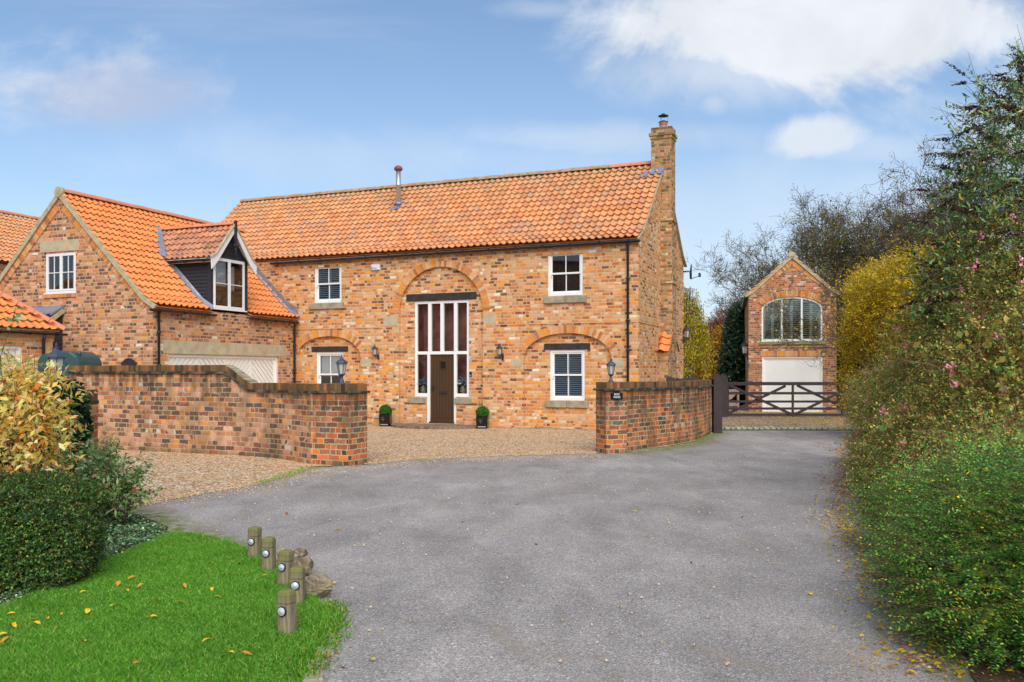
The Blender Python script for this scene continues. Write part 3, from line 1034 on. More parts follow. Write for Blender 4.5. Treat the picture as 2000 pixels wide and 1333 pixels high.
# tall glazed doorway
def doorway():
    F = frameT(RD)
    d = 0.03
    mb = MB()
    fr = 0.085
    def bx(a, b, z0, z1, dd=0.0): mb.box(a, b, d - dd, d + 0.09, z0, z1, F)
    bx(gx0, gx0 + fr, gzs, gz1); bx(gx1 - fr, gx1, gzs, gz1)
    bx(gx0 + fr, gx1 - fr, gz1 - fr, gz1, 0.003)
    bx(gx0 + fr, gx1 - fr, gzt - 0.055, gzt + 0.04, 0.006)
    bx(gx0 + fr, gd0, gzs, gzs + 0.10, 0.003); bx(gd1, gx1 - fr, gzs, gzs + 0.10, 0.003)
    bx(gx0 - 0.02, gd0 - 0.001, gzs - 0.03, gzs - 0.001, 0.03); bx(gd1 + 0.001, gx1 + 0.02, gzs - 0.03, gzs - 0.001, 0.03)
    bx(gd0, gd0 + 0.09, gzb, gzt - 0.055, 0.009); bx(gd1 - 0.09, gd1, gzb, gzt - 0.055, 0.009)
    us = [hitT(x, 640, RD)[0] for x in (838.5, 862.5, 889)]
    for u in us: bx(u - 0.055, u + 0.055, gzt + 0.04, gz1 - fr, 0.009)
    w_ = mb.build('glazed_screen', M['white'], house)
    g = MB()
    for (a, b, z0, z1) in ((gx0 + fr, gx1 - fr, gzt, gz1 - fr), (gx0 + fr, gd0, gzs + 0.1, gzt), (gd1, gx1 - fr, gzs + 0.1, gzt)):
        g.face([F(a, d + .05, z0), F(b, d + .05, z0), F(b, d + .05, z1), F(a, d + .05, z1)])
    g.build('pane', M['glass'], w_, recalc=False)
    interior(F, gx0 + .02, gx1 - .02, d + 0.09, d + 0.55, gzb, gz1 - .02, w_, 'reflection_red', 'reflection_toned_hall')
    # vases on the inside ledge are things of their own, see below
    sb = MB()
    for (a, b, y0, y1) in ((802, 831.5, 776, 788), (888.5, 921, 777, 790)):
        u0, u1 = hitT(a, 780, RD)[0], hitT(b, 780, RD)[0]
        z1 = gzs - 0.03; z0 = z1 - 0.19
        s1 = MB(); s1.box(u0, u1, -0.05, 0.06, z0, z1, F); s1.build('sill', M['stone_dark'], w_, bevel=0.008)
    # door leaf
    a, b, z0, z1 = gd0 + 0.09, gd1 - 0.09, gzb + 0.05, gzt - 0.055
    dm = MB()
    n = 8
    dm.box(a, b, d + 0.045, d + 0.08, z0, z1, F)
    e = 0.045
    pw = (b - a - 0.008) / n
    for k in range(n):
        dm.box(a + 0.004 + pw * k + 0.004, a + 0.004 + pw * (k + 1) - 0.004, d + 0.035, d + 0.046, z0 + 0.10, z1 - 0.004, F)
    dm.box(a, b, d + 0.025, d + 0.046, z0, z0 + 0.09, F)
    dm.box(a - .02, b + .02, d - 0.04, d + 0.06, gzb, gzb + 0.045, F)
    do = dm.build('front_door', M['door'], house)
    # small square light
    cu, cz = hitT(864, 713, RD)
    q = MB()
    for (x0, x1, y0, y1) in ((-.12, .12, .10, .13), (-.12, .12, -.15, -.12), (-.12, -.09, -.12, .10), (.09, .12, -.12, .10)):
        q.box(cu + x0, cu + x1, d + 0.012, d + 0.034, cz + y0, cz + y1, F)
    q.build('door_window_frame', M['door'], do)
    q = MB(); q.box(cu - .09, cu + .09, d + 0.024, d + 0.034, cz - .12, cz + .10, F); q.build('door_window', simple('dark door glass', '241d1c', 0.06), do)
    # letter plate and handle
    cu, cz = hitT(864, 767, RD)
    q = MB(); q.box(cu - .13, cu + .13, d + 0.012, d + 0.034, cz - .04, cz + .04, F); q.box(cu - .10, cu + .10, d + 0.004, d + 0.012, cz - .015, cz + .022, F)
    q.build('letter_plate', M['iron'], do)
    cu, cz = hitT(843.5, 757, RD)
    q = MB(); q.box(cu - .02, cu + .02, d + 0.012, d + 0.034, cz - .10, cz + .07, F)
    q.tube([F(cu, d + .01, cz), F(cu, d - .04, cz), F(cu + .11, d - .045, cz)], 0.011, 8); q.build('door_handle', M['iron'], do)
doorway()

# ---- main roof
MAINPATH = [(-0.17, 5.55), (0.38, 5.85), (RT - 0.02, RZ)]
pantiles('roof', M['tile'], house, (S_L - 0.05, 0, 0), (1, 0, 0), (0, 1, 0), MAINPATH, -S_L + 0.09, seed=2)
mb = MB()      # far slope and sarking
mb.face([(S_L - .05, RT, RZ - .03), (0.05, RT, RZ - .03), (0.05, DEP + .17, 5.5), (S_L - .05, DEP + .17, 5.5)])
mb.face([(S_L - .02, -0.1, 5.51), (0.0, -0.1, 5.51), (0.0, 0.38, 5.80), (S_L - .02, 0.38, 5.80)])
mb.face([(S_L - .02, 0.38, 5.80), (0.0, 0.38, 5.80), (0.0, RT, RZ - .05), (S_L - .02, RT, RZ - .05)])
mb.build('far_roof_slope', M['tile'], house, recalc=False)
ridge_tiles('ridge_tiles', M['ridge'], house, (S_L - 0.02, RT, RZ + 0.03), (-1.75, RT, RZ + 0.03), 0.13)
ridge_tiles('ridge_tiles', M['ridge_new'], house, (-1.75, RT, RZ + 0.03), (-0.33, RT, RZ + 0.03), 0.13)
# verge mortar along the right and left edges
def verge(name, parent, pts, w_=0.05, h=0.05, mat='mortar'):
    m_ = MB()
    for a, b in zip(pts[:-1], pts[1:]):
        m_.beam(a, b, w_, h)
    return m_.build(name, M[mat], parent)
verge('verge', house, [(0.035, -0.2, 5.49), (0.035, 0.38, 5.80), (0.035, RT, RZ - 0.04)], 0.06, 0.05)
verge('verge', house, [(0.035, DEP + 0.2, 5.47), (0.035, DEP - 0.38, 5.78), (0.035, RT, RZ - 0.04)], 0.10, 0.06)
verge('verge', house, [(S_L - 0.06, -0.2, 5.49), (S_L - 0.06, 0.38, 5.80), (S_L - 0.06, RT, RZ - 0.04)], 0.06, 0.05)
gutter('gutter', house, (SW - 0.9, -0.15, 5.44), (0.08, -0.15, 5.47), 0.07)
dpx = hitT(1226, 600, -0.08)[0]
downpipe('downpipe', house, [(dpx, -0.13, 5.44), (dpx, -0.13, 5.36), (dpx, -0.07, 5.25), (dpx, -0.07, 0.02)], 0.036, (4.4, 3.2, 2.35, 1.2))

# ---- chimney on the gable
def chimney():
    F = lambda x, y, z: (x, y, z)
    t0, t1 = 2.80, 3.42
    mb = MB()
    ledge_m = brick_mat('mossy ledge brick', PAL_WING, '8c8b5c', moss=0.8, course=0.09)
    zt1, zt2 = CAMH + (HY - 428) / F_PX * 27.4, CAMH + (HY - 550) / F_PX * 27.4
    top = CAMH + (HY - 262) / F_PX * 27.35
    mb.box(-0.31, 0.34, t0 + 0.03, t1 - 0.02, 7.4, top - 0.12)          # stack
    mb.box(0.0, 0.34, t0 + 0.03, t1 - 0.02, zt1, 7.4)
    mb.box(0.0, 0.365, t0, t1 + 0.03, zt2, zt1 - 0.075)
    mb.box(0.0, 0.365, t0, t1 + 0.03, 2.9, zt2 - 0.075)
    mb.box(0.0, 0.33, 2.40, t1 + 0.25, -0.1, 2.35)
    # sloping shoulder under the clay tiles
    mb.hexa([(0, 2.40, 2.35), (0.33, 2.40, 2.35), (0.33, t1 + .25, 2.35), (0, t1 + .25, 2.35), (0, t0, 2.95), (0.365, t0, 2.95), (0.365, t1, 2.95), (0, t1, 2.95)])
    ch = mb.build('chimney', M['brick_chimney'], house, recalc=True, merge=False)
    mb = MB()
    mb.box(-0.34, 0.37, t0, t1 + 0.01, top - 0.12, top - 0.02)
    mb.box(-0.37, 0.40, t0 - 0.03, t1 + 0.04, top - 0.02, top + 0.07)
    mb.box(-0.32, 0.35, t0 + 0.02, t1 - 0.01, top + 0.07, top + 0.25)
    mb.build('chimney_cap', brick_mat('mossy cap brick', PAL_WING, '96955f', moss=0.85, course=0.09), ch, merge=False)
    mb = MB()
    mb.box(0.001, 0.40, t0 - 0.03, t1 + 0.05, zt1 - 0.075, zt1)
    mb.build('chimney_ledge', ledge_m, ch, merge=False)
    mb = MB()
    mb.box(0.001, 0.40, t0 - 0.03, t1 + 0.05, zt2 - 0.075, zt2)
    mb.build('chimney_ledge', ledge_m, ch, merge=False)
    cx, cy = 0.02, (t0 + t1) / 2
    mb = MB(); mb.lathe([(0.13, 0), (0.13, 0.05), (0.12, 0.06), (0.12, 0.12), (0.13, 0.13), (0.13, 0.19), (0.14, 0.21), (0.12, 0.23)], 16, (cx, cy, top + 0.24))
    mb.build('chimney_pot', M['terracotta'], ch)
    mb = MB()
    mb.lathe([(0.155, 0.0), (0.15, 0.01), (0.07, 0.05), (0.02, 0.06)], 16, (cx, cy, top + 0.46))
    mb.lathe([(0.165, 0.0), (0.165, 0.012), (0.06, 0.055), (0.05, 0.08), (0.01, 0.085)], 16, (cx, cy, top + 0.66))
    for k in range(3):
        a = k * 2.1 + 0.3
        mb.tube([(cx + .14 * math.cos(a), cy + .14 * math.sin(a), top + .46), (cx + .15 * math.cos(a), cy + .15 * math.sin(a), top + .67)], 0.004, 5)
    mb.build('chimney_cowl', simple('dark metal cowl', '3a2c2a', 0.5, 0.3), ch)
    # lead apron at the roof junction
    mb = MB()
    sl = (RZ - 5.85) / (RT - 0.4)
    for i in range(7):
        a = -0.62 + 0.1 * i
        h1, h0 = 0.075 + 0.02 * (i % 2), 0.075
        def rz(t): return 5.85 + (t - 0.38) * sl
        bot = 2.62 - (0.12 if i < 3 else 0.02) + 0.03 * (i % 2)
        mb.face([(a, bot, rz(bot) + h1), (a + .1, bot, rz(bot) + 0.075 + 0.02 * ((i + 1) % 2)), (a + .1, 2.84, rz(2.84) + 0.05), (a, 2.84, rz(2.84) + 0.05)])
    mb.box(-0.32, 0.10, t0 + 0.005, t0 + 0.028, 7.9, rz(2.84) + 0.12)
    mb.build('lead_flashing', M['lead'], house, recalc=False)
    # two clay tiles over the shoulder
    pantiles('shoulder_tiles', M['tile_new'], house, (0.02, 0, 0), (1, 0, 0), (0, 1, 0), [(2.30, 2.36), (2.84, 2.98)], 0.36, tw=0.36, gauge=0.36, seed=9, amp=0.045)
chimney()
# iron tie bar on the gable
t_, z_ = hitS(1321.5, 667, 0.03); t2, z2 = hitS(1326.5, 687, 0.03)
mb = MB(); mb.tube([(0.03, t_, z_), (0.03, t2, z2)], 0.02, 6); mb.build('wall_tie', M['iron'], house)

# ---- flue on the main roof
fs_, _ = hitT(778, 400, 2.2)
# point where the flue leaves the roof
best = None
for i in range(200):
    t = 0.4 + i * 0.014
    s, z = hitT(778, 405, t)
    zr = 5.85 + (t - 0.38) * (RZ - 5.85) / (RT - 0.4)
    if best is None or abs(z - zr) < best[0]: best = (abs(z - zr), s, t, zr)
_, fs_, ft_, fz_ = best
ftop = CAMH + (HY - 331) / F_PX * l2w(fs_, ft_).y
mb = MB()
mb.lathe([(0.085, 0), (0.085, 0.75), (0.09, 0.755), (0.09, 0.77), (0.085, 0.775), (0.085, ftop - fz_)], 18, (fs_, ft_, fz_))
fl = mb.build('flue', M['steel'], house)
mb = MB(); mb.lathe([(0.13, -0.04), (0.15, -0.02), (0.15, 0.03), (0.12, 0.08), (0.06, 0.12), (0.01, 0.13)], 18, (fs_, ft_, ftop)); mb.build('flue_cap', simple('rusty cap', '8b4a42', 0.6, 0.2), fl)
mb = MB(); mb.lathe([(0.15, 0.02), (0.12, 0.10), (0.092, 0.12)], 18, (fs_, ft_, fz_ + 0.05))
mb.face([(fs_ - .22, ft_ - .25, fz_ - .13), (fs_ + .16, ft_ - .2, fz_ - .09), (fs_ + .14, ft_ + .12, fz_ + .17), (fs_ - .14, ft_ + .12, fz_ + .17)])
mb.build('flue_flashing', M['lead'], fl)

# ================================================================== WING
rs = None
x_r, y_r = 118, 376
sr, RW = hitT(x_r, y_r, TG)          # ridge position (s) and height
HW = SW - sr                          # half width
S2 = sr - HW
EW = 3.50
FW_slope = (RW - EW) / HW
mb = MB()
gd = [hitS(329.5, 700, SW)[0], hitS(545, 700, SW)[0]]
gdz = hitS(440, 694, SW)[1]
gw = rT(88, 493, 148, 572, TG)
wall_panel(mb, FG, [(SW, -0.1), (SW, EW), (sr, RW - 0.1), (S2, EW), (S2, -0.1)], [(rect(*gw), 0.1)])
wall_panel(mb, FSW, [(TG, -0.1), (0.0, -0.1), (0.0, EW), (TG, EW)], [(rect(gd[0], gd[1], -0.1, gdz), 0.16)])
wall_panel(mb, frameS(S2), [(TG, -0.1), (0.0, -0.1), (0.0, EW), (TG, EW)])
# corbel courses under the eaves of the side wall and dentils
mb.box(SW - .001, SW + 0.02, TG - 0.02, 0, EW - 0.17, EW - 0.08)
mb.box(SW - .001, SW + 0.035, TG - 0.035, 0, EW - 0.079, EW - 0.002)
k = TG
while k < -0.15:
    mb.box(SW - .001, SW + 0.02, k, k + 0.12, EW - 0.26, EW - 0.172); k += 0.24
# tumbled band that follows the verge on the gable
for sgn in (1, -1):
    a = Vector((sr + sgn * 0.15, TG - 0.008, RW - 0.44)); b = Vector((sr + sgn * (HW - 0.25), TG - 0.008, EW + 0.02))
    mb.beam(a, b, 0.016, 0.24, (0, 0, 1))
mb.build('wing_wall', M['brick_wing'], house, recalc=False, merge=False)
# individual bricks on edge in that band
mb = MB()
rnd = random.Random(8)
for sgn in (1, -1):
    a = Vector((sr + sgn * 0.12, TG, RW - 0.42)); b = Vector((sr + sgn * (HW - 0.2), TG, EW + 0.02))
    d = (b - a); L = d.length; d.normalize()
    nrm = Vector((0, -1, 0)).cross(d); nrm = nrm if nrm.z > 0 else -nrm
    k = 0.0
    while k < L - 0.1:
        p0, p1 = a + d * (k + 0.008), a + d * (k + 0.085)
        h = 0.11
        pr = Vector((0, -0.022 - rnd.random() * .004, 0))
        mb.hexa([p0 - nrm * h, p1 - nrm * h, p1 - nrm * h + pr, p0 - nrm * h + pr, p0 + nrm * h, p1 + nrm * h, p1 + nrm * h + pr, p0 + nrm * h + pr])
        k += 0.09
mb.build('brick_band', M['voussoir'], house)
# lintels
u0, u1, z0, z1 = rT(78, 470, 154, 492, TG)
mb = MB(); mb.box(u0, u1, -0.012, 0.09, z0, z1, FG); mb.build('lintel', M['stone'], house, bevel=0.006)
lt = [hitS(x, 670, SW)[0] for x in (318.5, 405.5, 491, 557.5)]
lz1, lz0 = hitS(440, 670.5, SW)[1], gdz
for a, b in zip(lt[:-1], lt[1:]):
    mb = MB(); mb.box(a + .002, b - .002, -0.008, 0.15, lz0, lz1, FSW); mb.build('lintel', M['stone'], house, bevel=0.005)
garage_door(house, FSW, gd[0], gd[1], 0.0, gdz, 0.09, 4, (1, -1, 1, -1), 'cream')
w_, g = casement_window(house, FG, *gw, 0.03, rows=2, cols=2, leaves=2, label='small four light casement in the wing gable')
g.build('pane', M['glass'], w_, recalc=False)
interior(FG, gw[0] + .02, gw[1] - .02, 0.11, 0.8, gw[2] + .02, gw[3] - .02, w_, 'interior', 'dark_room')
sh = MB(); louvres(sh, FG, gw[0] + .75 * (gw[1] - gw[0]), gw[1] - .05, gw[2] + .05, gw[3] - .05, 0.17); sh.build('shutter', M['shutter'], w_)
mb = MB()
for i in range(8):
    a = gw[0] - 0.03 + (gw[1] - gw[0] + 0.06) * i / 8; b = a + (gw[1] - gw[0] + 0.06) / 8 - 0.012
    mb.box(a, b, -0.04, 0.03, gw[2] - 0.14, gw[2] - 0.04, FG)
mb.build('sill', M['voussoir'], w_)

# dormer positions on the side wall plane
dp = 0.02
td0, td1 = hitS(411, 560, SW + dp)[0], hitS(483, 560, SW + dp)[0]
tw0, tw1 = hitS(416, 560, SW + dp)[0], hitS(477.5, 560, SW + dp)[0]
dzb = hitS(447, 607, SW + dp)[1]
dzw = hitS(447, 507, SW + dp)[1]
tdm = (td0 + td1) / 2
daz = hitS(452, 437, SW + 0.22)[1]
WPATH = [(0.0, 3.53), (0.42, 3.78), (HW + 0.15, RW)]
def keep_wing(x, y, z):
    if td0 + 0.02 < y < td1 - 0.02 and z < daz - 0.55 - abs(y - tdm) * 1.0:
        return False
    return True
pantiles('wing_roof', M['tile_new'], house, (SW + 0.15, TG - 0.04, 0), (0, 1, 0), (-1, 0, 0), WPATH, -TG + 2.3, keep=keep_wing, seed=4)
mb = MB()
SWR = (lambda r: SW + 0.13 - r)
for (r0, z0_), (r1, z1_) in zip(WPATH[:-1], WPATH[1:]):
    for ya, yb in ((TG, td0), (td1, 2.2)):
        mb.face([(SWR(r0), ya, z0_ - .05), (SWR(r0), yb, z0_ - .05), (SWR(r1), yb, z1_ - .06), (SWR(r1), ya, z1_ - .06)])
mb.face([(sr, TG - .04, RW - .02), (sr, 2.2, RW - .02), (S2 - .15, 2.2, 3.48), (S2 - .15, TG - .04, 3.48)])
mb.build('wing_far_slope', M['tile_new'], house, recalc=False)
ridge_tiles('wing_ridge', M['ridge_new'], house, (sr, TG - 0.06, RW + 0.03), (sr, 2.0, RW + 0.03), 0.13, 0.4)
verge('wing_verge', house, [(SW + 0.13, TG - 0.03, 3.46), (SW - 0.3, TG - 0.03, 3.73), (sr, TG - 0.03, RW - 0.06)], 0.08, 0.13)
verge('wing_verge', house, [(S2 - 0.13, TG - 0.03, 3.46), (S2 + 0.3, TG - 0.03, 3.73), (sr, TG - 0.03, RW - 0.06)], 0.08, 0.13)
mb = MB(); mb.tube([(sr, TG - 0.09, RW + 0.0), (sr, TG + 0.02, RW + 0.0)], 0.15, 14); mb.build('ridge_end', M['mortar'], house)
gutter('wing_gutter', house, (SW + 0.16, TG - 0.22, 3.42), (SW + 0.16, td0 + 0.06, 3.41), 0.07)
gutter('wing_gutter', house, (SW + 0.16, td1 - 0.02, 3.41), (SW + 0.16, -0.08, 3.40), 0.07)
downpipe('downpipe', house, [(SW + 0.13, TG + 0.16, 3.40), (SW + 0.06, TG + 0.16, 3.30), (SW + 0.06, TG + 0.16, 0.0)], 0.036, (2.8, 1.9))
downpipe('downpipe', house, [(SW + 0.13, -0.22, 3.40), (SW + 0.13, -0.22, 3.30), (SW + 0.07, -0.14, 3.15), (SW + 0.07, -0.14, 0.0)], 0.036, (2.6, 1.8))
# stepped lead flashing where the wing roof meets the front wall
mb = MB()
r = 0.05
while r < HW * 0.62:
    z = np.interp(r, [p[0] for p in WPATH], [p[1] for p in WPATH])
    x = SWR(r)
    wob_ = 0.015 * math.sin(r * 40)
    mb.face([(x + .05, -0.012, z + 0.03), (x - .06, -0.012, z + 0.13), (x - .075, -0.022, z + 0.36 + wob_), (x + .01, -0.018, z + 0.31 + wob_)])
    mb.face([(x + .05, -0.012, z + 0.04), (x - .06, -0.012, z + 0.18), (x - .06, -0.30, z + 0.105), (x + .05, -0.30, z + 0.045)])
    r += 0.105
mb.build('lead_flashing', M['lead'], house, recalc=False)


def dormer():
    Fd = frameS(SW + dp)
    # cheeks, corner posts and boarded gable in overlapping boards
    mb = MB()
    eav = hitS(410, 507, SW + dp)[1]
    slope = (daz - 0.12 - eav) / ((td1 - td0) / 2 + 0.08)
    bh = 0.115
    z = 3.5
    rnd = random.Random(2)
    while z < eav + 0.02:
        r = np.interp(z, [p[1] for p in WPATH], [p[0] for p in WPATH])
        xb = SWR(r) - 0.02 - 0.1
        mb.hexa([(xb, td0 + .02, z), (SW - .02, td0 + .02, z), (SW - .02, td0 + .045, z), (xb, td0 + .045, z), (xb, td0 + .04, z + bh), (SW - .02, td0 + .04, z + bh), (SW - .02, td0 + .06, z + bh), (xb, td0 + .06, z + bh)])
        mb.hexa([(xb, td1 - .02, z), (SW - .02, td1 - .02, z), (SW - .02, td1 - .045, z), (xb, td1 - .045, z), (xb, td1 - .04, z + bh), (SW - .02, td1 - .04, z + bh), (SW - .02, td1 - .06, z + bh), (xb, td1 - .06, z + bh)])
        z += bh - 0.01
    z = dzw + 0.02
    while z < daz - 0.2:
        gk = ((td1 - td0) / 2 + 0.17) / (daz - .02 - hitS(406, 502, SW + .2)[1])
        hw = min((daz - z - .16) * gk, (td1 - td0) / 2 + 0.02)
        hw2 = max(0.02, min((daz - z - bh - .16) * gk, hw))
        mb.hexa([(SW + .02, tdm - hw, z), (SW + .02, tdm + hw, z), (SW - .02, tdm + hw, z), (SW - .02, tdm - hw, z),
                 (SW + .004, tdm - hw2, z + bh), (SW + .004, tdm + hw2, z + bh), (SW - .03, tdm + hw2, z + bh), (SW - .03, tdm - hw2, z + bh)])
        z += bh - 0.008
    mb.box(SW - 0.08, SW + dp + .012, td0, tw0 - .004, dzb - 0.05, dzw + 0.12)
    mb.box(SW - 0.08, SW + dp + .012, tw1 + .004, td1, dzb - 0.12, dzw + 0.12)
    dm = mb.build('dormer', M['black_board'], house)
    w_, g = casement_window(dm, Fd, tw0, tw1, dzb + 0.03, dzw, -0.01, rows=2, cols=1, leaves=2, fw=0.04, name='dormer_window', sillw=0.05)
    g.build('pane', M['glass'], dm, recalc=False)
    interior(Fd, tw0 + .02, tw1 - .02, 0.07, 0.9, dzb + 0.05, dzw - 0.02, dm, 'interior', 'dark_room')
    bl = MB(); tmw = (tw0 + tw1) / 2
    bl.box(tw0 + .08, tmw - .04, 0.09, 0.10, dzb + 0.72, dzw - .05, Fd)
    bl.hexa([Fd(tmw + .05, .09, dzb + .62), Fd(tmw + .34, .09, dzb + .60), Fd(tmw + .34, .1, dzb + .60), Fd(tmw + .05, .1, dzb + .62),
             Fd(tmw + .05, .09, dzw - .25), Fd(tmw + .33, .09, dzw - .18), Fd(tmw + .33, .1, dzw - .18), Fd(tmw + .05, .1, dzw - .25)])
    bl.build('blind', M['blind'], dm)
    # roof: two slopes running back into the wing roof, with a forward overhang
    ov = 0.2
    rz = daz - 0.02
    ev = hitS(406, 502, SW + ov)[1]
    hwid = (td1 - td0) / 2 + 0.17
    back = 3.4
    def keep(side):
        def f(x, y, z):
            r = SW + 0.13 - x
            zz = np.interp(r, [p[0] for p in WPATH], [p[1] for p in WPATH])
            return z > zz - 0.15
        return f
    P = [(0.0, ev), (0.22, ev + 0.14), (hwid, rz)]
    pantiles('dormer_roof', M['tile_old'], dm, (SW + ov, tdm - hwid, 0), (-1, 0, 0), (0, 1, 0), P, back, keep=keep(0), seed=11, tw=0.2, gauge=0.27)
    pantiles('dormer_roof', M['tile_old'], dm, (SW + ov - back, tdm + hwid, 0), (1, 0, 0), (0, -1, 0), P, back, keep=keep(1), seed=12, tw=0.2, gauge=0.27)
    mb = MB()
    for sgn in (1, -1):
        for (r0, z0_), (r1, z1_) in zip(P[:-1], P[1:]):
            y0, y1 = tdm - sgn * (hwid - r0), tdm - sgn * (hwid - r1)
            mb.face([(SW + ov - .01, y0, z0_ - .02), (SW - 2.9, y0, z0_ - .02), (SW - 2.9, y1, z1_ - .03), (SW + ov - .01, y1, z1_ - .03)])
    mb.build('dormer_soffit', M['white'], dm, recalc=False)
    xr = SW - (np.interp(rz, [p[1] for p in WPATH], [p[0] for p in WPATH]) - 0.13)
    ridge_tiles('dormer_ridge', M['ridge_new'], dm, (SW + ov + 0.02, tdm, rz + 0.03), (xr - 0.1, tdm, rz + 0.03), 0.11, 0.36)
    mb = MB()          # bargeboards with pointed feet
    vb = MB()
    for sgn in (1, -1):
        pts_t = [(hwid + 0.02, ev - 0.03), (hwid - 0.2, ev + 0.12), (0.02, rz - 0.01)]
        low = [(hwid + 0.0, ev - 0.33), (hwid - 0.27, ev - 0.06), (0.02, rz - 0.24)]
        for i in range(2):
            a, b, c, d_ = pts_t[i], pts_t[i + 1], low[i + 1], low[i]
            q = [(SW + ov, tdm - sgn * p[0], p[1]) for p in (a, b, c, d_)]
            q2 = [(SW + ov + 0.03, y, z) for (_, y, z) in q]
            mb.hexa(q + q2)
        vb.beam((SW + ov + .02, tdm - sgn * (hwid + .03), ev + 0.0), (SW + ov + .02, tdm - sgn * (hwid - .2), ev + .15), 0.07, 0.05)
        vb.beam((SW + ov + .02, tdm - sgn * (hwid - .2), ev + .15), (SW + ov + .02, tdm, rz + .02), 0.07, 0.05)
    mb.build('bargeboard', M['white'], dm)
    vb.build('dormer_verge', M['mortar'], dm)
    mb = MB()          # finial
    mb.box(SW + ov + .03, SW + ov + .09, tdm - .035, tdm + .035, rz - 0.62, rz + 0.13)
    mb.lathe([(0.03, -0.02), (0.13, 0.0), (0.13, 0.02), (0.03, 0.03)], 12, (SW + ov + .06, tdm, rz - 0.64))
    mb.lathe([(0.005, -0.36), (0.04, -0.02), (0.03, 0.0)], 10, (SW + ov + .06, tdm, rz - 0.64))
    mb.build('finial', M['iron'], dm)
    gutter('dormer_gutter', dm, (SW + ov - 0.02, tdm - hwid - 0.03, ev - 0.05), (SW - 1.72, tdm - hwid - 0.03, ev - 0.07), 0.05)
    mb = MB(); mb.box(SW - 1.7, SW + 0.1, tdm - hwid + 0.07, td0 + 0.02, ev - 0.10, ev - 0.06); mb.build('soffit_board', M['white'], dm)
    # lead gutters down each cheek
    mb = MB()
    for tt, sg in ((td0, -1), (td1, 1)):
        pr = None
        for i in range(24):
            r = 0.02 + i * 0.085
            z = np.interp(r, [p[0] for p in WPATH], [p[1] for p in WPATH])
            if z > ev + 0.05: break
            x = SWR(r) + 0.02
            cur = ((x, tt + sg * 0.0, z + 0.13), (x, tt + sg * 0.05, z + 0.045), (x, tt + sg * 0.2, z + 0.05))
            if pr:
                mb.face([pr[0], pr[1], cur[1], cur[0]], None, True); mb.face([pr[1], pr[2], cur[2], cur[1]], None, True)
            pr = cur
    # upright lead where the dormer roof dies into the wing roof
    zz = rz - 0.1
    for sgn in (1, -1):
        ps = []
        for i in range(7):
            q = i / 6.0
            z = rz * (1 - q) + (ev) * q
            r = np.interp(z, [p[1] for p in WPATH], [p[0] for p in WPATH])
            y = tdm - sgn * hwid * q * 1.0
            ps.append((SWR(r), y, z))
        for a, b in zip(ps[:-1], ps[1:]):
            mb.face([(a[0] - .1, a[1] - sgn * .06, a[2] + .17), (b[0] - .1, b[1] - sgn * .06, b[2] + .17), (b[0] + .12, b[1] - sgn * .02, b[2] + .10), (a[0] + .12, a[1] - sgn * .02, a[2] + .10)], None, True)
    mb.build('lead_valley', M['lead'], dm, recalc=False)
dormer()
# ================================================================== OTHER BUILDINGS
# ---- detached two storey garage beyond the gate
GA = Vector((10.19, 37.5)); GD = Vector((0.2476, 1)).normalized(); GU = Vector((GD.y, -GD.x))
garage = empty('brick_garage', (GA.x, GA.y, 0), math.atan2(GU.y, GU.x), 'narrow two storey brick garage with arched shuttered window above a cream door', 'garage')
def hitG(x, y, t0=0.0):
    dx, dz = (x - CX) / F_PX, (HY - y) / F_PX
    lam = (t0 + GD.x * GA.x + GD.y * GA.y) / (GD.x * dx + GD.y)
    return GU.x * (lam * dx - GA.x) + GU.y * (lam - GA.y), CAMH + lam * dz
def rG(x0, y0, x1, y1, d=0.0):
    a, b = hitG(x0, y0, d), hitG(x1, y1, d)
    return a[0], b[0], (hitG(x0, y1, d)[1] + b[1]) / 2, (a[1] + hitG(x1, y0, d)[1]) / 2
GW = hitG(1634, 700)[0]
GE = hitG(1545, 574)[1]; GR = hitG(1547, 500)[1]
GL = 9.0
F0 = frameT(0.0)
aw = rG(1487.5, 580, 1606.5, 666)
aws = hitG(1545, 604)[1]
gdr = rG(1488.5, 697, 1607, 806)
mb = MB()
awp = arch_poly(aw[0], aw[1], aw[2], aws, aw[3], 20, 2.0)
wall_panel(mb, F0, [(0, -0.1), (GW, -0.1), (GW, GE), (GW / 2, GR - .08), (0, GE)], [(awp, 0.1), (rect(gdr[0], gdr[1], -0.1, gdr[3]), 0.12)])
wall_panel(mb, lambda u, d, z: (d, u, z), rect(0, GL, -0.1, GE))
wall_panel(mb, lambda u, d, z: (GW - d, u, z), rect(0, GL, -0.1, GE))
wall_panel(mb, frameT(GL), [(0, -0.1), (GW, -0.1), (GW, GE), (GW / 2, GR - .08), (0, GE)])
gb0, gb1 = hitG(1545, 696)[1], hitG(1545, 678)[1]
mb.box(-.02, GW + .02, -0.02, 0.001, gb1 - 0.04, gb1 + 0.04)
mb.box(-.02, 0.42, -0.025, 0.001, GE - 0.12, GE - 0.02); mb.box(GW - .42, GW + .02, -0.025, 0.001, GE - 0.12, GE - 0.02)
mb.build('wall', M['brick_garage'], garage, recalc=False, merge=False)
arch_ring('arch', F0, aw[0] - .02, aw[1] + .02, aws, aw[3] + .01, 0.26, 0, garage, M['voussoir'], 2.0, bw=0.095, a0=18, a1=162)
mb = MB(); rnd = random.Random(4)
k = gdr[0] - 0.05
while k < gdr[1]:
    mb.box(k, k + 0.082, -0.006 - rnd.random() * .004, 0.02, gdr[3] + 0.004, gdr[3] + 0.25); k += 0.094
mb.build('soldier_course', M['voussoir'], garage)
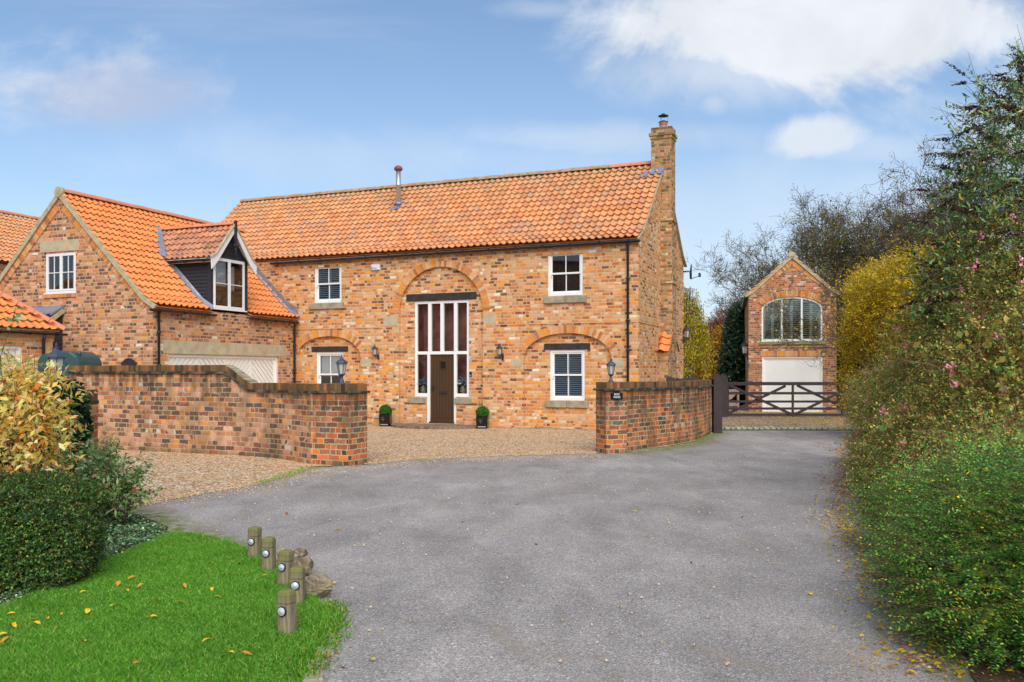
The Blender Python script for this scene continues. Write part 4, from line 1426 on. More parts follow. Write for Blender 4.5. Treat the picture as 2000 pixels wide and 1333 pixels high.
# rake bands
mb = MB()
for sgn in (1, -1):
    a = Vector((GW / 2, 0, GR - 0.30)); b = Vector((GW / 2 + sgn * GW / 2 * 0.93, 0, GE + 0.03))
    d = b - a; L = d.length; d.normalize()
    nrm = Vector((0, -1, 0)).cross(d); nrm = nrm if nrm.z > 0 else -nrm
    k = 0.0
    while k < L - 0.1:
        p0, p1 = a + d * (k + 0.008), a + d * (k + 0.085); h = 0.1; pr = Vector((0, -0.02, 0))
        mb.hexa([p0 - nrm * h, p1 - nrm * h, p1 - nrm * h + pr, p0 - nrm * h + pr, p0 + nrm * h, p1 + nrm * h, p1 + nrm * h + pr, p0 + nrm * h + pr]); k += 0.09
mb.build('brick_band', M['voussoir'], garage)
garage_door(garage, F0, gdr[0], gdr[1], 0.0, gdr[3], 0.06, 2, (1, -1), 'cream', fw=0.07)
# arched window: frame ring, mullions, panes, shutters
mb = MB()
inn = arch_poly(aw[0] + 0.07, aw[1] - 0.07, aw[2] + 0.07, aws, aw[3] - 0.07, 20, 2.0)
n = len(awp)
for i in range(n):
    a, b, c, d_ = awp[i], awp[(i + 1) % n], inn[(i + 1) % n], inn[i]
    mb.hexa([(a[0], .03, a[1]), (b[0], .03, b[1]), (c[0], .03, c[1]), (d_[0], .03, d_[1]), (a[0], .09, a[1]), (b[0], .09, b[1]), (c[0], .09, c[1]), (d_[0], .09, d_[1])])
mus = [hitG(x, 640)[0] for x in (1527, 1566)]
for u in mus: mb.box(u - .035, u + .035, .025, .09, aw[2] + .07, aw[3] - .075)
mb.box(aw[0] - .02, aw[1] + .02, -.01, .07, aw[2] - .03, aw[2] + .0)
gw_ = mb.build('arched_window', M['white'], garage, merge=False)
g = MB(); g.prism([(p[0], .06, p[1]) for p in inn], (0, .004, 0)); g.build('pane', M['glass'], gw_)
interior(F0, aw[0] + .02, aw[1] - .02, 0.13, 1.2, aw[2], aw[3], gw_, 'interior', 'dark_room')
sh = MB()
xs = [aw[0] + .08] + mus + [aw[1] - .08]
for a, b in zip(xs[:-1], xs[1:]):
    m_ = (a + b) / 2
    for (p, q) in ((a + .02, m_ - .003), (m_ + .003, b - .02)):
        tp = min(aw[3] - .08, aws + (aw[3] - aws) * math.sqrt(max(0, 1 - (((p + q) / 2 - (aw[0] + aw[1]) / 2) / ((aw[1] - aw[0]) / 2)) ** 2)) - .12)
        louvres(sh, F0, p, q, aw[2] + .08, tp, 0.13, pitch=0.085, wdt=0.07, tilt=0.25, stile=0.05, th=0.012)
sh.build('shutter', M['shutter_sage'], gw_)
s_ = rG(1483, 667, 1612, 673)
mb = MB(); mb.box(s_[0], s_[1], -.06, .06, s_[2], aw[2] - .031); mb.build('sill', simple('mossy sill', '8a8556', .9, nscale=6, namt=.25), gw_)
GP = [(0.0, GE - 0.02), (0.35, GE + 0.20), (GW / 2 + 0.12, GR)]
pantiles('roof', M['tile'], garage, (-0.12, -0.03, 0), (0, 1, 0), (1, 0, 0), GP, GL, seed=21)
pantiles('roof', M['tile'], garage, (GW + 0.12, GL, 0), (0, -1, 0), (-1, 0, 0), GP, GL + .03, seed=22)
ridge_tiles('ridge_tiles', M['ridge'], garage, (GW / 2, -.05, GR + .03), (GW / 2, GL, GR + .03), 0.13)
verge('verge', garage, [(-.14, -.03, GE - .08), (.22, -.03, GE + .14), (GW / 2, -.03, GR - .04)], 0.08, 0.10)
verge('verge', garage, [(GW + .14, -.03, GE - .08), (GW - .22, -.03, GE + .14), (GW / 2, -.03, GR - .04)], 0.08, 0.10)
mb = MB(); mb.tube([(GW / 2, -.07, GR + .02), (GW / 2, .02, GR + .02)], 0.15, 12); mb.build('ridge_end', M['mortar'], garage)
gutter('gutter', garage, (-.13, -.05, GE - .06), (-.13, GL, GE - .06), 0.06, 1.2)
gutter('gutter', garage, (GW + .13, -.05, GE - .06), (GW + .13, GL, GE - .06), 0.06, 1.2)

# ---- low garage at the left edge, hipped roof
low = empty('low_garage', (HC.x, HC.y, 0), -TH, 'low brick garage with hipped orange roof at the left edge of the photo', 'garage')
lc = (Vector((-12.4, 23.5)) - HC)
LS, LT = lc.dot(AV), lc.dot(NV)
LE = CAMH + (HY - 647) / F_PX * 23.4
FL = frameS(LS)
ldo = hitS(45, 700, LS)[0]
ldz = hitS(20, 675, LS)[1]
mb = MB()
wall_panel(mb, FL, rect(LT - 6, LT, -0.1, LE), [(rect(ldo - 2.6, ldo, -0.1, ldz), 0.14)])
wall_panel(mb, frameT(LT), rect(LS - 4.5, LS, -0.1, LE))
wall_panel(mb, frameT(LT - 6), rect(LS - 4.5, LS, -0.1, LE))
mb.box(LS - .001, LS + .02, LT - 6, LT + .02, LE - .27, LE - .18); mb.box(LS - .001, LS + .035, LT - 6, LT + .035, LE - .178, LE - .01)
mb.build('wall', M['brick_house'], low, recalc=False, merge=False)
garage_door(low, FL, ldo - 2.6, ldo, 0.0, ldz, 0.08, 2, (1, -1), 'cream')
hipx, hipz = 2.3, 2.0
LP = [(0.0, LE + .02), (hipx, LE + hipz)]
def keep_low(x, y, z):
    r = LS + 0.15 - x
    return (LT + 0.15 - y) > r - 0.1
pantiles('roof', M['tile_new'], low, (LS + .15, LT - 6.1, 0), (0, 1, 0), (-1, 0, 0), LP, 6.25, keep=keep_low, seed=31, tw=0.235, gauge=0.32, amp=0.03)
def keep_low2(x, y, z):
    r = LT + 0.15 - y
    return (LS + 0.15 - x) > r - 0.1 and x > LS - 4.5
pantiles('roof', M['tile_new'], low, (LS - 4.6, LT + .15, 0), (1, 0, 0), (0, -1, 0), LP, 4.75, keep=keep_low2, seed=32, tw=0.235, gauge=0.32, amp=0.03)
mb = MB()
mb.face([(LS + .13, LT - 6, LE - .01), (LS + .13, LT + .13, LE - .01), (LS + .13 - hipx, LT + .13 - hipx, LE + hipz - .06), (LS + .13 - hipx, LT - 6, LE + hipz - .06)])
mb.face([(LS + .13, LT + .13, LE - .01), (LS - 4.5, LT + .13, LE - .01), (LS - 4.5 + hipx, LT + .13 - hipx, LE + hipz - .06), (LS + .13 - hipx, LT + .13 - hipx, LE + hipz - .06)])
mb.build('roof_bedding', M['mortar'], low, recalc=False)
ridge_tiles('hip_tiles', M['ridge_new'], low, (LS + .20, LT + .20, LE + 0.04), (LS + .13 - hipx, LT + .13 - hipx, LE + hipz + .05), 0.125, 0.42)
gutter('gutter', low, (LS + .16, LT - 6, LE - .05), (LS + .16, LT + .3, LE - .06), 0.06)
q_ = hitS(81, 700, LS)[0]
downpipe('downpipe', low, [(LS + .16, q_, LE - .1), (LS + .08, q_, LE - .25), (LS + .07, q_, 0)], 0.04, (1.6,))

# ---- small lean-to store between the low garage and the wing
lean = empty('lean_to_store', (HC.x, HC.y, 0), -TH, 'small black boarded lean-to with lead topped tile roof against the wing gable', 'shed')
a_, az_ = hitT(125, 600, TG)
mb = MB()
z = 0.0
zt_ = az_ - 0.22
x0_, x1_ = a_ - 2.2, a_ - 0.06
while z < zt_:
    mb.hexa([(x1_ + .012, LT + .3, z), (x1_ + .012, TG - .001, z), (x1_ - .02, TG - .001, z), (x1_ - .02, LT + .3, z), (x1_, LT + .3 + max(0, z + .13 - 2.95) * 0.9, z + .13), (x1_, TG - .001, z + .13), (x1_ - .02, TG - .001, z + .13), (x1_ - .02, LT + .3 + max(0, z + .13 - 2.95) * .9, z + .13)])
    z += .125
mb.build('boarding', M['black_board'], lean)
pantiles('roof', M['tile_old'], lean, (x0_, LT + .12, 0), (1, 0, 0), (0, 1, 0), [(0, 2.86), (TG - LT - .45, az_ - .24)], a_ - x0_, seed=33, tw=0.2, gauge=0.26)
mb = MB(); mb.box(x0_, a_ - .05, LT + .1, TG, 2.7, 2.76); mb.face([(x0_, LT + .12, 2.84), (a_, LT + .12, 2.84), (a_, TG, az_ - .07), (x0_, TG, az_ - .07)]); mb.build('roof_deck', M['black_board'], lean, recalc=False)
mb = MB(); mb.hexa([(x0_, TG - .42, az_ - .26), (a_ + .02, TG - .42, az_ - .26), (a_ + .02, TG - .005, az_ - .02), (x0_, TG - .005, az_ - .02), (x0_, TG - .42, az_ - .19), (a_ + .02, TG - .42, az_ - .19), (a_ + .02, TG - .005, az_ + .04), (x0_, TG - .005, az_ + .04)])
mb.build('lead_flashing', M['lead'], lean)
verge('verge', lean, [(a_ + .01, LT + .1, 2.80), (a_ + .01, TG - .02, az_ - .10)], 0.06, 0.12)

# ---- neighbouring roof far left
nb = empty('neighbouring_house', (HC.x, HC.y, 0), -TH, 'orange tiled roof of a neighbouring building behind the left gable', 'house')
NS = -27.0
t0_, zr_ = hitS(0, 416, NS)
te_, ze_ = hitS(4, 512, NS + 3.2)
ze_ = max(ze_, 4.2)
pantiles('roof', M['tile'], nb, (NS + 3.3, t0_ - 4, 0), (0, 1, 0), (-1, 0, 0), [(0, ze_), (3.3, zr_)], 13, seed=41)
ridge_tiles('ridge_tiles', M['ridge_new'], nb, (NS, t0_ - 4, zr_ + .02), (NS, t0_ + 9, zr_ + .02), .13)
mb = MB(); mb.box(NS - 3.2, NS + 3.15, t0_ - 4, t0_ + 9, -.1, ze_ - .02)
mb.prism([(NS - 3.2, t0_ - 4, ze_), (NS + 3.15, t0_ - 4, ze_), (NS, t0_ - 4, zr_ - .1)], (0, 13, 0)); mb.build('wall', M['brick_wing'], nb)
gutter('gutter', nb, (NS + 3.4, t0_ - 4, ze_ - .05), (NS + 3.4, t0_ + 9, ze_ - .05))

# ---- barn beyond the left edge of the frame: it is what the doorway glass reflects
barn = empty('neighbouring_barn', (-21.5, 9.0, 0), R(-62), 'brick barn with red tiled roof, seen only mirrored in the tall doorway glass', 'barn')
mb = MB(); mb.box(-11, 11, -5, 0, -.1, 4.6); mb.prism([(-11, 0, 4.6), (-11, -5, 4.6), (-11, -2.5, 9.0)], (22, 0, 0)); mb.build('wall', M['brick_wing'], barn)
pantiles('roof', M['tile'], barn, (11.1, 0.2, 0), (-1, 0, 0), (0, -1, 0), [(0, 4.62), (2.7, 9.1)], 22.2, seed=51, tw=.24)
ridge_tiles('ridge_tiles', M['ridge'], barn, (-11, -2.5, 9.1), (11, -2.5, 9.1))
# ================================================================== GARDEN WALLS
def curved_wall(name, pts, heights, th, label, parent_rz=0.0, mat='brick_wall', pier=None, coping_h=0.135, base=-0.15, cat='wall'):
    """wall along a ground line; pts world xy (front face, left to right), heights = top of coping per point"""
    root = empty(name, (pts[0][0], pts[0][1], 0), 0, label, cat)
    o = Vector((pts[0][0], pts[0][1]))
    # densify
    P, Hh = [], []
    P2 = [Vector(p) - o for p in pts]
    n = len(P2)
    def cr(a, b, c, d, t):
        return 0.5 * ((2 * b) + (c - a) * t + (2 * a - 5 * b + 4 * c - d) * t * t + (3 * b - a - 3 * c + d) * t ** 3)
    for i in range(n - 1):
        a, b, c, d = P2[max(0, i - 1)], P2[i], P2[i + 1], P2[min(n - 1, i + 2)]
        for k in range(8):
            t = k / 8
            P.append(cr(a, b, c, d, t)); Hh.append(heights[i] + (heights[i + 1] - heights[i]) * t)
    P.append(P2[-1]); Hh.append(heights[-1])
    N = len(P)
    nr = []
    for i in range(N):
        d = (P[min(N - 1, i + 1)] - P[max(0, i - 1)]).normalized()
        nr.append(Vector((-d.y, d.x)))       # away from the viewer
    L = [0]
    for i in range(N - 1): L.append(L[-1] + (P[i + 1] - P[i]).length)
    wb = MB()
    for i in range(N - 1):
        for off, fl in ((0.0, 0), (th, 1)):
            a, b = P[i] + nr[i] * off, P[i + 1] + nr[i + 1] * off
            ha, hb = Hh[i] - coping_h, Hh[i + 1] - coping_h
            wb.face([(a.x, a.y, base), (b.x, b.y, base), (b.x, b.y, hb), (a.x, a.y, ha)], [(L[i], base), (L[i + 1], base), (L[i + 1], hb), (L[i], ha)])
    for i in (0, N - 1):
        a, b = P[i], P[i] + nr[i] * th
        wb.face([(a.x, a.y, base), (b.x, b.y, base), (b.x, b.y, Hh[i] - coping_h), (a.x, a.y, Hh[i] - coping_h)], [(0, base), (th, base), (th, Hh[i] - coping_h), (0, Hh[i] - coping_h)])
    wb.build('brickwork', M[mat], root, recalc=False, merge=False)
    # tile creasing ledge under the coping
    cb = MB()
    for i in range(N - 1):
        a0, a1 = P[i] - nr[i] * 0.045, P[i] + nr[i] * (th + 0.045)
        b0, b1 = P[i + 1] - nr[i + 1] * 0.045, P[i + 1] + nr[i + 1] * (th + 0.045)
        ha, hb = Hh[i] - coping_h, Hh[i + 1] - coping_h
        cb.hexa([(a0.x, a0.y, ha - .045), (b0.x, b0.y, hb - .045), (b1.x, b1.y, hb - .045), (a1.x, a1.y, ha - .045), (a0.x, a0.y, ha), (b0.x, b0.y, hb), (b1.x, b1.y, hb), (a1.x, a1.y, ha)])
    cb.build('creasing', M['creasing'], root)
    # bricks on edge
    kb = MB(); rnd = random.Random(len(name))
    s = 0.0
    bw = 0.078
    def at(l):
        l = min(max(l, 0), L[-1] - 1e-5)
        for i in range(N - 1):
            if L[i + 1] > l:
                f = (l - L[i]) / (L[i + 1] - L[i])
                return P[i].lerp(P[i + 1], f), nr[i].lerp(nr[i + 1], f).normalized(), Hh[i] + (Hh[i + 1] - Hh[i]) * f
    while s < L[-1] - bw * .5:
        a, na, ha = at(s + 0.004); b, nb_, hb = at(min(s + bw - 0.004, L[-1]))
        j = rnd.uniform(-.005, .006)
        a0, a1, b0, b1 = a + na * j, a + na * (th + j), b + nb_ * j, b + nb_ * (th + j)
        t = rnd.uniform(-.006, .004)
        kb.hexa([(a0.x, a0.y, ha - coping_h + .001), (b0.x, b0.y, hb - coping_h + .001), (b1.x, b1.y, hb - coping_h + .001), (a1.x, a1.y, ha - coping_h + .001), (a0.x, a0.y, ha + t), (b0.x, b0.y, hb + t), (b1.x, b1.y, hb + t), (a1.x, a1.y, ha + t)])
        s += bw
    # mortar bed filling between them
    for i in range(N - 1):
        a0, a1 = P[i] + nr[i] * .008, P[i] + nr[i] * (th - .008)
        b0, b1 = P[i + 1] + nr[i + 1] * .008, P[i + 1] + nr[i + 1] * (th - .008)
        kb.hexa([(a0.x, a0.y, Hh[i] - coping_h), (b0.x, b0.y, Hh[i + 1] - coping_h), (b1.x, b1.y, Hh[i + 1] - coping_h), (a1.x, a1.y, Hh[i] - coping_h), (a0.x, a0.y, Hh[i] - .012), (b0.x, b0.y, Hh[i + 1] - .012), (b1.x, b1.y, Hh[i + 1] - .012), (a1.x, a1.y, Hh[i] - .012)])
    kb.build('coping', M['voussoir_dull'], root, merge=False)
    return root


def pier_at(root, p0, p1, depth, top, mat='brick_wall', coping_h=0.135, name='pier'):
    """square pier; p0,p1 front face ends (world)"""
    o = Vector((root.location.x, root.location.y))
    a, b = Vector(p0) - o, Vector(p1) - o
    d = (b - a); wd = d.length; d.normalize()
    nn = Vector((-d.y, d.x))
    e = bpy.data.objects.new(name, None)
    ang = math.atan2(d.y, d.x)
    mb = MB(); mb.box(0, wd, 0, depth, -0.15, top - coping_h)
    o1 = mb.build(name, M[mat], root, merge=False)
    o1.location = (a.x, a.y, 0); o1.rotation_euler = (0, 0, ang)
    mb = MB(); mb.box(-.045, wd + .045, -.045, depth + .045, top - coping_h - .045, top - coping_h - .0005)
    c = mb.build('creasing', M['creasing'], o1, bevel=.008)
    mb = MB(); rnd = random.Random(3)
    k = 0.0; n = int(round(wd / .078)); bw = wd / n
    for i in range(n):
        for (y0, y1) in ((-.003, depth / 2 - .004), (depth / 2 + .004, depth + .003)):
            mb.box(i * bw + .004, (i + 1) * bw - .004, y0 + rnd.uniform(-.004, .004), y1, top - coping_h, top + rnd.uniform(-.006, .004))
    mb.box(.008, wd - .008, .008, depth - .008, top - coping_h, top - .012)
    mb.build('coping', M['voussoir_dull'], o1, merge=False)
    bpy.data.objects.remove(e)
    return o1

m_, n_, b_, o_ = new_mat('dark mossy tile creasing')
tc_ = n_.n('ShaderNodeTexCoord').outputs['Object']
f_ = n_.maprange(n_.noise(tc_, 4.0, 5.0, .65), .45, .62)
n_.set(b_.inputs['Base Color'], n_.mix(f_, lin('2c2923'), lin('6b6650')))
n_.set(b_.inputs['Roughness'], .95)
M['creasing'] = m_

# left wall
pA0, pA1 = Vector((-3.705, 16.18)), Vector((-2.98, 15.84))
dA = (pA1 - pA0).normalized(); nA = Vector((-dA.y, dA.x))
HT, HLW = 1.865, 1.50
lw_px = [(135, 874), (200, 877), (300, 883), (380, 887), (440, 889.5), (487, 892.5), (540, 897), (575, 902), (607, 908)]
lw_h = [HT, HT, HT, HT, HT, HLW, HLW, HLW, HLW]
left_wall = curved_wall('garden_wall', [gnd(*p) for p in lw_px], lw_h, 0.24, 'brick garden wall left of the drive entrance with a sloping step in its coping', mat='brick_wall_tall')
pier_at(left_wall, pA0 - dA * 0.0, pA1, 0.60, 1.505)
# right curved wall with pier
right_px = [(1223, 882), (1262, 876.5), (1302, 871), (1334, 866), (1356, 861), (1376, 854), (1392, 845)]
right_wall = curved_wall('garden_wall', [gnd(*p) for p in right_px], [1.50] * 7, 0.24, 'curved brick garden wall between the house sign and the gate post')
q0 = Vector(gnd(1184, 887)); q1 = q0 + Vector((.451, .164))
pier_at(right_wall, q0, q1, 0.50, 1.505)
# near left gate pier, half covered in ivy
g0, g1 = Vector((-5.86, 10.2)), Vector((-5.09, 10.35))
near_pier = curved_wall('gate_pier', [(-5.86, 10.2), (-5.48, 10.275), (-5.09, 10.35)], [1.5] * 3, 0.6, 'near brick gate pier at the left, mostly covered in dark ivy', mat='brick_pier', cat='pillar')

# ================================================================== GROUND
def ground_mat(name, fn, rough=0.95):
    m, n, b, o = new_mat(name)
    tc = n.n('ShaderNodeTexCoord').outputs['Object']
    col, hgt, dist = fn(n, tc, b)
    n.set(b.inputs['Base Color'], col)
    if not b.inputs['Roughness'].is_linked: n.set(b.inputs['Roughness'], rough)
    n.set(b.inputs['Specular IOR Level'], 0.3)
    if hgt is not None:
        n.set(b.inputs['Normal'], n.n('ShaderNodeBump', ins={'Strength': 0.8, 'Distance': dist, 'Height': hgt}))
    return m
def f_asphalt(n, tc, b):
    v = n.n('ShaderNodeTexVoronoi', ins={'Scale': 105.0, 'Vector': tc})
    sp = n.ramp(n.sep(v.outputs['Color'])[0], [(0, g3(.15)), (.3, g3(.22)), (.6, g3(.275)), (.88, g3(.33)), (.96, g3(.43)), (1, g3(.52))])
    c = n.mix(1.0, sp, (1.30, 1.14, 1.02, 1), 'MULTIPLY')
    big = n.maprange(n.noise(tc, .35, 5.0, .6), .3, .7, .80, 1.20)
    mid = n.maprange(n.noise(n.vm('MULTIPLY', tc, (1, .45, 1)), 1.7, 5.0, .62, .5), .3, .7, .78, 1.17)
    c = n.mix(1.0, c, n.comb(n.m('MULTIPLY', big, mid), n.m('MULTIPLY', big, mid), n.m('MULTIPLY', big, mid)), 'MULTIPLY')
    tan = n.maprange(n.noise(n.vm('ADD', tc, (7, 3, 0)), .8, 5.0, .6, 1.0), .57, .72)
    c = n.mix(n.m('MULTIPLY', tan, .45), c, lin('94846e'))
    at = n.n('ShaderNodeAttribute', attribute_name='moss').outputs['Fac']
    mm = n.m('MULTIPLY', at, n.maprange(n.noise(tc, 7.0, 5.0, .7), .36, .58))
    c = n.mix(n.m('MULTIPLY', mm, .85, clamp=True), c, n.mix(n.noise(tc, 30.0, 3.0), lin('3e4a0c'), lin('83921d')))
    ad = n.n('ShaderNodeAttribute', attribute_name='dirt').outputs['Fac']
    dd = n.m('MULTIPLY', ad, n.maprange(n.noise(tc, 4.0, 5.0, .7), .3, .65))
    c = n.mix(n.m('MULTIPLY', dd, .6, clamp=True), c, lin('5b4b3b'))
    n.set(b.inputs['Roughness'], n.maprange(n.noise(tc, 1.1, 4.0, .6), .35, .65, .62, .9))
    return c, n.m('ADD', v.outputs['Distance'], n.m('MULTIPLY', n.noise(tc, 260.0, 2.0), .3)), .006
def f_gravel(n, tc, b, leafy=0.0, pal=None, sc=27.0):
    v = n.n('ShaderNodeTexVoronoi', ins={'Scale': sc, 'Vector': tc, 'Randomness': 1.0})
    c = n.ramp(n.sep(v.outputs['Color'])[0], [(p, lin(h)) for p, h in (pal or [(0, '8a5c36'), (.10, 'd09c66'), (.3, 'ecc898'), (.45, 'f4dcb8'), (.6, 'd8a068'), (.72, 'f6e6c8'), (.85, 'b8824e'), (.93, 'f8eed8')])], 'CONSTANT')
    dk = n.maprange(v.outputs['Distance'], .3, .65, 1.0, .38)
    c = n.mix(1.0, c, n.comb(dk, dk, dk), 'MULTIPLY')
    big = n.maprange(n.noise(tc, .7, 5.0, .65), .3, .7)
    c = n.mix(n.m('MULTIPLY', big, .3), c, lin('e0b078'))
    return c, n.m('SUBTRACT', 1.0, v.outputs['Distance']), .012
def f_soil(n, tc, b):
    c = n.ramp(n.noise(tc, 18.0, 6.0, .7), [(.3, lin('2a1e14')), (.55, lin('4b3826')), (.75, lin('6d563a'))])
    return c, n.noise(tc, 30.0, 5.0, .7), .02
def f_grass(n, tc, b):
    c = n.ramp(n.noise(tc, 3.0, 6.0, .7), [(.3, lin('33560f')), (.6, lin('4a7a14'))])
    return c, n.noise(tc, 60.0, 4.0, .7), .01
def f_field(n, tc, b):
    c = n.ramp(n.noise(tc, .2, 6.0, .7), [(.3, lin('3d4a20')), (.7, lin('5f6b33'))])
    return c, None, 0
M['asphalt'] = ground_mat('asphalt', f_asphalt)
M['gravel'] = ground_mat('golden gravel', f_gravel)
M['gravel_far'] = ground_mat('drab gravel', lambda n, tc, b: f_gravel(n, tc, b, pal=[(0, '7a6a55'), (.2, 'a08a6e'), (.4, 'bca68a'), (.6, '96805f'), (.75, 'd0bea2'), (.9, 'a5804a'), (1, 'd9ccb5')], sc=30.0))
M['soil'] = ground_mat('bed soil', f_soil)
M['grass_base'] = ground_mat('lawn ground', f_grass)
M['field'] = ground_mat('rough grass', f_field)

def sheet(name, poly, z, mat, kind='structure'):
    mb = MB()
    P = [Vector((x, y, 0)) for x, y in poly]
    for t in tessellate_polygon([P]):
        mb.face([(P[i].x, P[i].y, z) for i in t])
    o = mb.build(name, mat, None, recalc=False)
    for p in o.data.polygons:
        pass
    o.data.update()
    bm = bmesh.new(); bm.from_mesh(o.data)
    for f in bm.faces:
        if f.normal.z < 0: f.normal_flip()
    bm.to_mesh(o.data); bm.free()
    tag(o, kind=kind)
    return o
def wobble(poly, amp=0.03, step=0.12, seed=1, closed_from=0, n_wob=None):
    """subdivide a polyline and jitter it so that edges are not ruled lines"""
    rnd = random.Random(seed)
    out = []
    n = len(poly) if n_wob is None else n_wob
    for i in range(len(poly)):
        a, b = Vector(poly[i]), Vector(poly[(i + 1) % len(poly)])
        out.append(tuple(a))
        if i < n - 1 or n_wob is None:
            k = int((b - a).length / step)
            for j in range(1, k):
                p = a.lerp(b, j / k)
                out.append((p.x + rnd.uniform(-amp, amp), p.y + rnd.uniform(-amp, amp)))
    return out

ground = sheet('ground', [(-300, -60), (300, -60), (300, 900), (-300, 900)], -0.03, M['field'])
edgeG = [gnd(*p) for p in [(238, 997), (290, 984), (350, 971), (425, 958), (500, 944), (560, 928), (600, 914), (715, 907), (800, 898), (900, 894), (1000, 890), (1165, 886), (1225, 881), (1302, 873), (1356, 863), (1392, 847)]]
moss_lines = [[gnd(*p) for p in L] for L in ([(240, 993), (290, 1002), (340, 1030), (400, 1047), (480, 1072), (540, 1110)], [(600, 913), (640, 913), (715, 908)], [(1240, 885), (1300, 878), (1356, 868), (1392, 852), (1412, 843)],
                                             [(1790, 1130), (1850, 1190), (1900, 1290), (1920, 1333)], [(1700, 1000), (1760, 1070), (1800, 1130)])]
moss_amt = [(1.3, .42), (.9, .16), (1.3, .45), (1.3, .26), (.9, .2)]
dirt_lines = [[gnd(*p) for p in L] for L in ([(1690, 850), (1682, 930), (1690, 1000), (1760, 1100), (1850, 1200), (1910, 1333), (1950, 1500)], [(645, 1180), (650, 1230), (620, 1280), (590, 1333)], edgeG and [(300, 990), (500, 950), (600, 918)], [(715, 909), (1165, 888)])]
dirt_amt = [(1.0, .5), (.9, .16), (.25, .2), (.3, .2)]
def dist_line(X, Y, line):
    best = np.full(X.shape, 1e9)
    for (ax, ay), (bx, by) in zip(line[:-1], line[1:]):
        dx, dy = bx - ax, by - ay
        t = np.clip(((X - ax) * dx + (Y - ay) * dy) / (dx * dx + dy * dy), 0, 1)
        best = np.minimum(best, np.hypot(X - ax - t * dx, Y - ay - t * dy))
    return best
def asphalt_grid():
    xs = np.arange(-13, 13.01, 0.1); ys = np.concatenate([np.arange(-6, 3.9, .5), np.arange(4, 25.61, 0.1)])
    X, Y = np.meshgrid(xs, ys)
    Z = 0.006 * np.sin(X * 1.3 + 1) * np.sin(Y * .9) - 0.004
    v = np.stack([X, Y, Z], -1).reshape(-1, 3)
    nx, ny = len(xs), len(ys)
    i, j = np.meshgrid(np.arange(nx - 1), np.arange(ny - 1))
    a = (j * nx + i).ravel()
    f = np.stack([a, a + 1, a + nx + 1, a + nx], 1)
    me = bpy.data.meshes.new('asphalt_drive')
    me.from_pydata(v.tolist(), [], f.tolist())
    for nm, lines, amts in (('moss', moss_lines, moss_amt), ('dirt', dirt_lines, dirt_amt)):
        at = me.attributes.new(nm, 'FLOAT', 'POINT')
        val = np.zeros(X.size)
        for L, (am, wd) in zip(lines, amts):
            d = dist_line(v[:, 0], v[:, 1], L)
            val = np.maximum(val, am * np.clip(1 - d / wd, 0, 1))
        at.data.foreach_set('value', val.astype(np.float32))
    o = link_mesh('asphalt_drive', me, M['asphalt'])
    tag(o, kind='structure')
asphalt_grid()
courtyard = sheet('gravel_courtyard', wobble(edgeG, .035, .1, 3, n_wob=len(edgeG)) + [(5.85, 25.2), (7.6, 34.0), (7.6, 45), (-30, 45), (-30, 8), (-7.5, 9.0)], 0.012, M['gravel'])
far_gravel = sheet('gravel_drive', [(5.6, 25.95), (16, 25.95), (16, 52), (7.6, 52), (7.6, 34.0)], 0.016, M['gravel_far'])
# row of setts between asphalt and gravel
mb = MB(); rnd = random.Random(6)
x = 5.75
while x < 11.5:
    w_ = 0.14 + rnd.uniform(-.02, .02)
    y = 25.62 + rnd.uniform(-.012, .012)
    for yy in (0, .17):
        mb.box(x + rnd.uniform(0, .01), x + w_, y + yy, y + yy + .155, -.05, .085 + rnd.uniform(-.012, .012) + yy * .06)
    x += w_ + 0.028
ko = mb.build('kerb', island_mat('pale setts', [(0, '8d8a7c'), (.5, 'b0ac9c'), (1, '9c968a')], .9, 15, .3, .3), bevel=.008)
tag(ko, kind='structure')
mb = MB(); mb.box(5.6, 11.6, 25.6, 25.96, -.05, .03); mo = mb.build('kerb_bedding', M['moss_bed'] if 'moss_bed' in M else simple('mossy joint', '4a5224', .95)); tag(mo, kind='structure')

lawn_px = [(-160, 1290), (-60, 1225), (0, 1190), (55, 1170), (110, 1147), (180, 1110), (250, 1078), (300, 1056), (335, 1044), (375, 1046), (430, 1058), (480, 1076), (525, 1102), (560, 1128), (600, 1158), (632, 1190), (643, 1225), (628, 1262), (604, 1300), (585, 1345), (560, 1420), (520, 1560), (-500, 1560)]
lawn_poly = [gnd(*p) for p in lawn_px]
lawn = sheet('lawn', wobble(lawn_poly, .012, .07, 5), 0.014, M['grass_base'])
bedL = [gnd(*p) for p in [(-160, 1290), (-60, 1225), (0, 1190), (55, 1170), (110, 1147), (180, 1110), (250, 1078), (300, 1056), (335, 1044), (325, 1030), (285, 1013), (238, 998), (170, 955), (130, 935)]] + [(-14, 14), (-14, 5)]
sheet('flower_bed', wobble(bedL, .02, .1, 7), 0.010, M['soil'])
bedR = [gnd(*p) for p in [(1690, 842), (1678, 880), (1672, 930), (1684, 1000), (1712, 1050), (1752, 1100), (1800, 1150), (1850, 1200), (1880, 1260), (1905, 1333), (1960, 1560)]] + [(20, 3), (20, 26), (10.5, 25.6)]
sheet('hedge_bed', wobble(bedR, .035, .09, 9), 0.011, M['soil'])
# strip of stone edging by the lawn corner
mb = MB(); rnd = random.Random(12)
for i, (x, y) in enumerate([(648, 1250), (634, 1275), (622, 1300), (612, 1325), (604, 1352)]):
    cx, cy = gnd(x, y)
    a = 0.25
    c_ = [(cx + .07 * math.cos(t + a) * (1 + rnd.uniform(-.15, .15)), cy + .13 * math.sin(t + a)) for t in (0.6, 2.5, 3.7, 5.6)]
    mb.hexa([(p[0], p[1], -.01) for p in c_] + [(p[0], p[1], .02) for p in c_])
eo = mb.build('stone_edging', M['stone_dark'], bevel=.01); tag(eo, kind='structure')

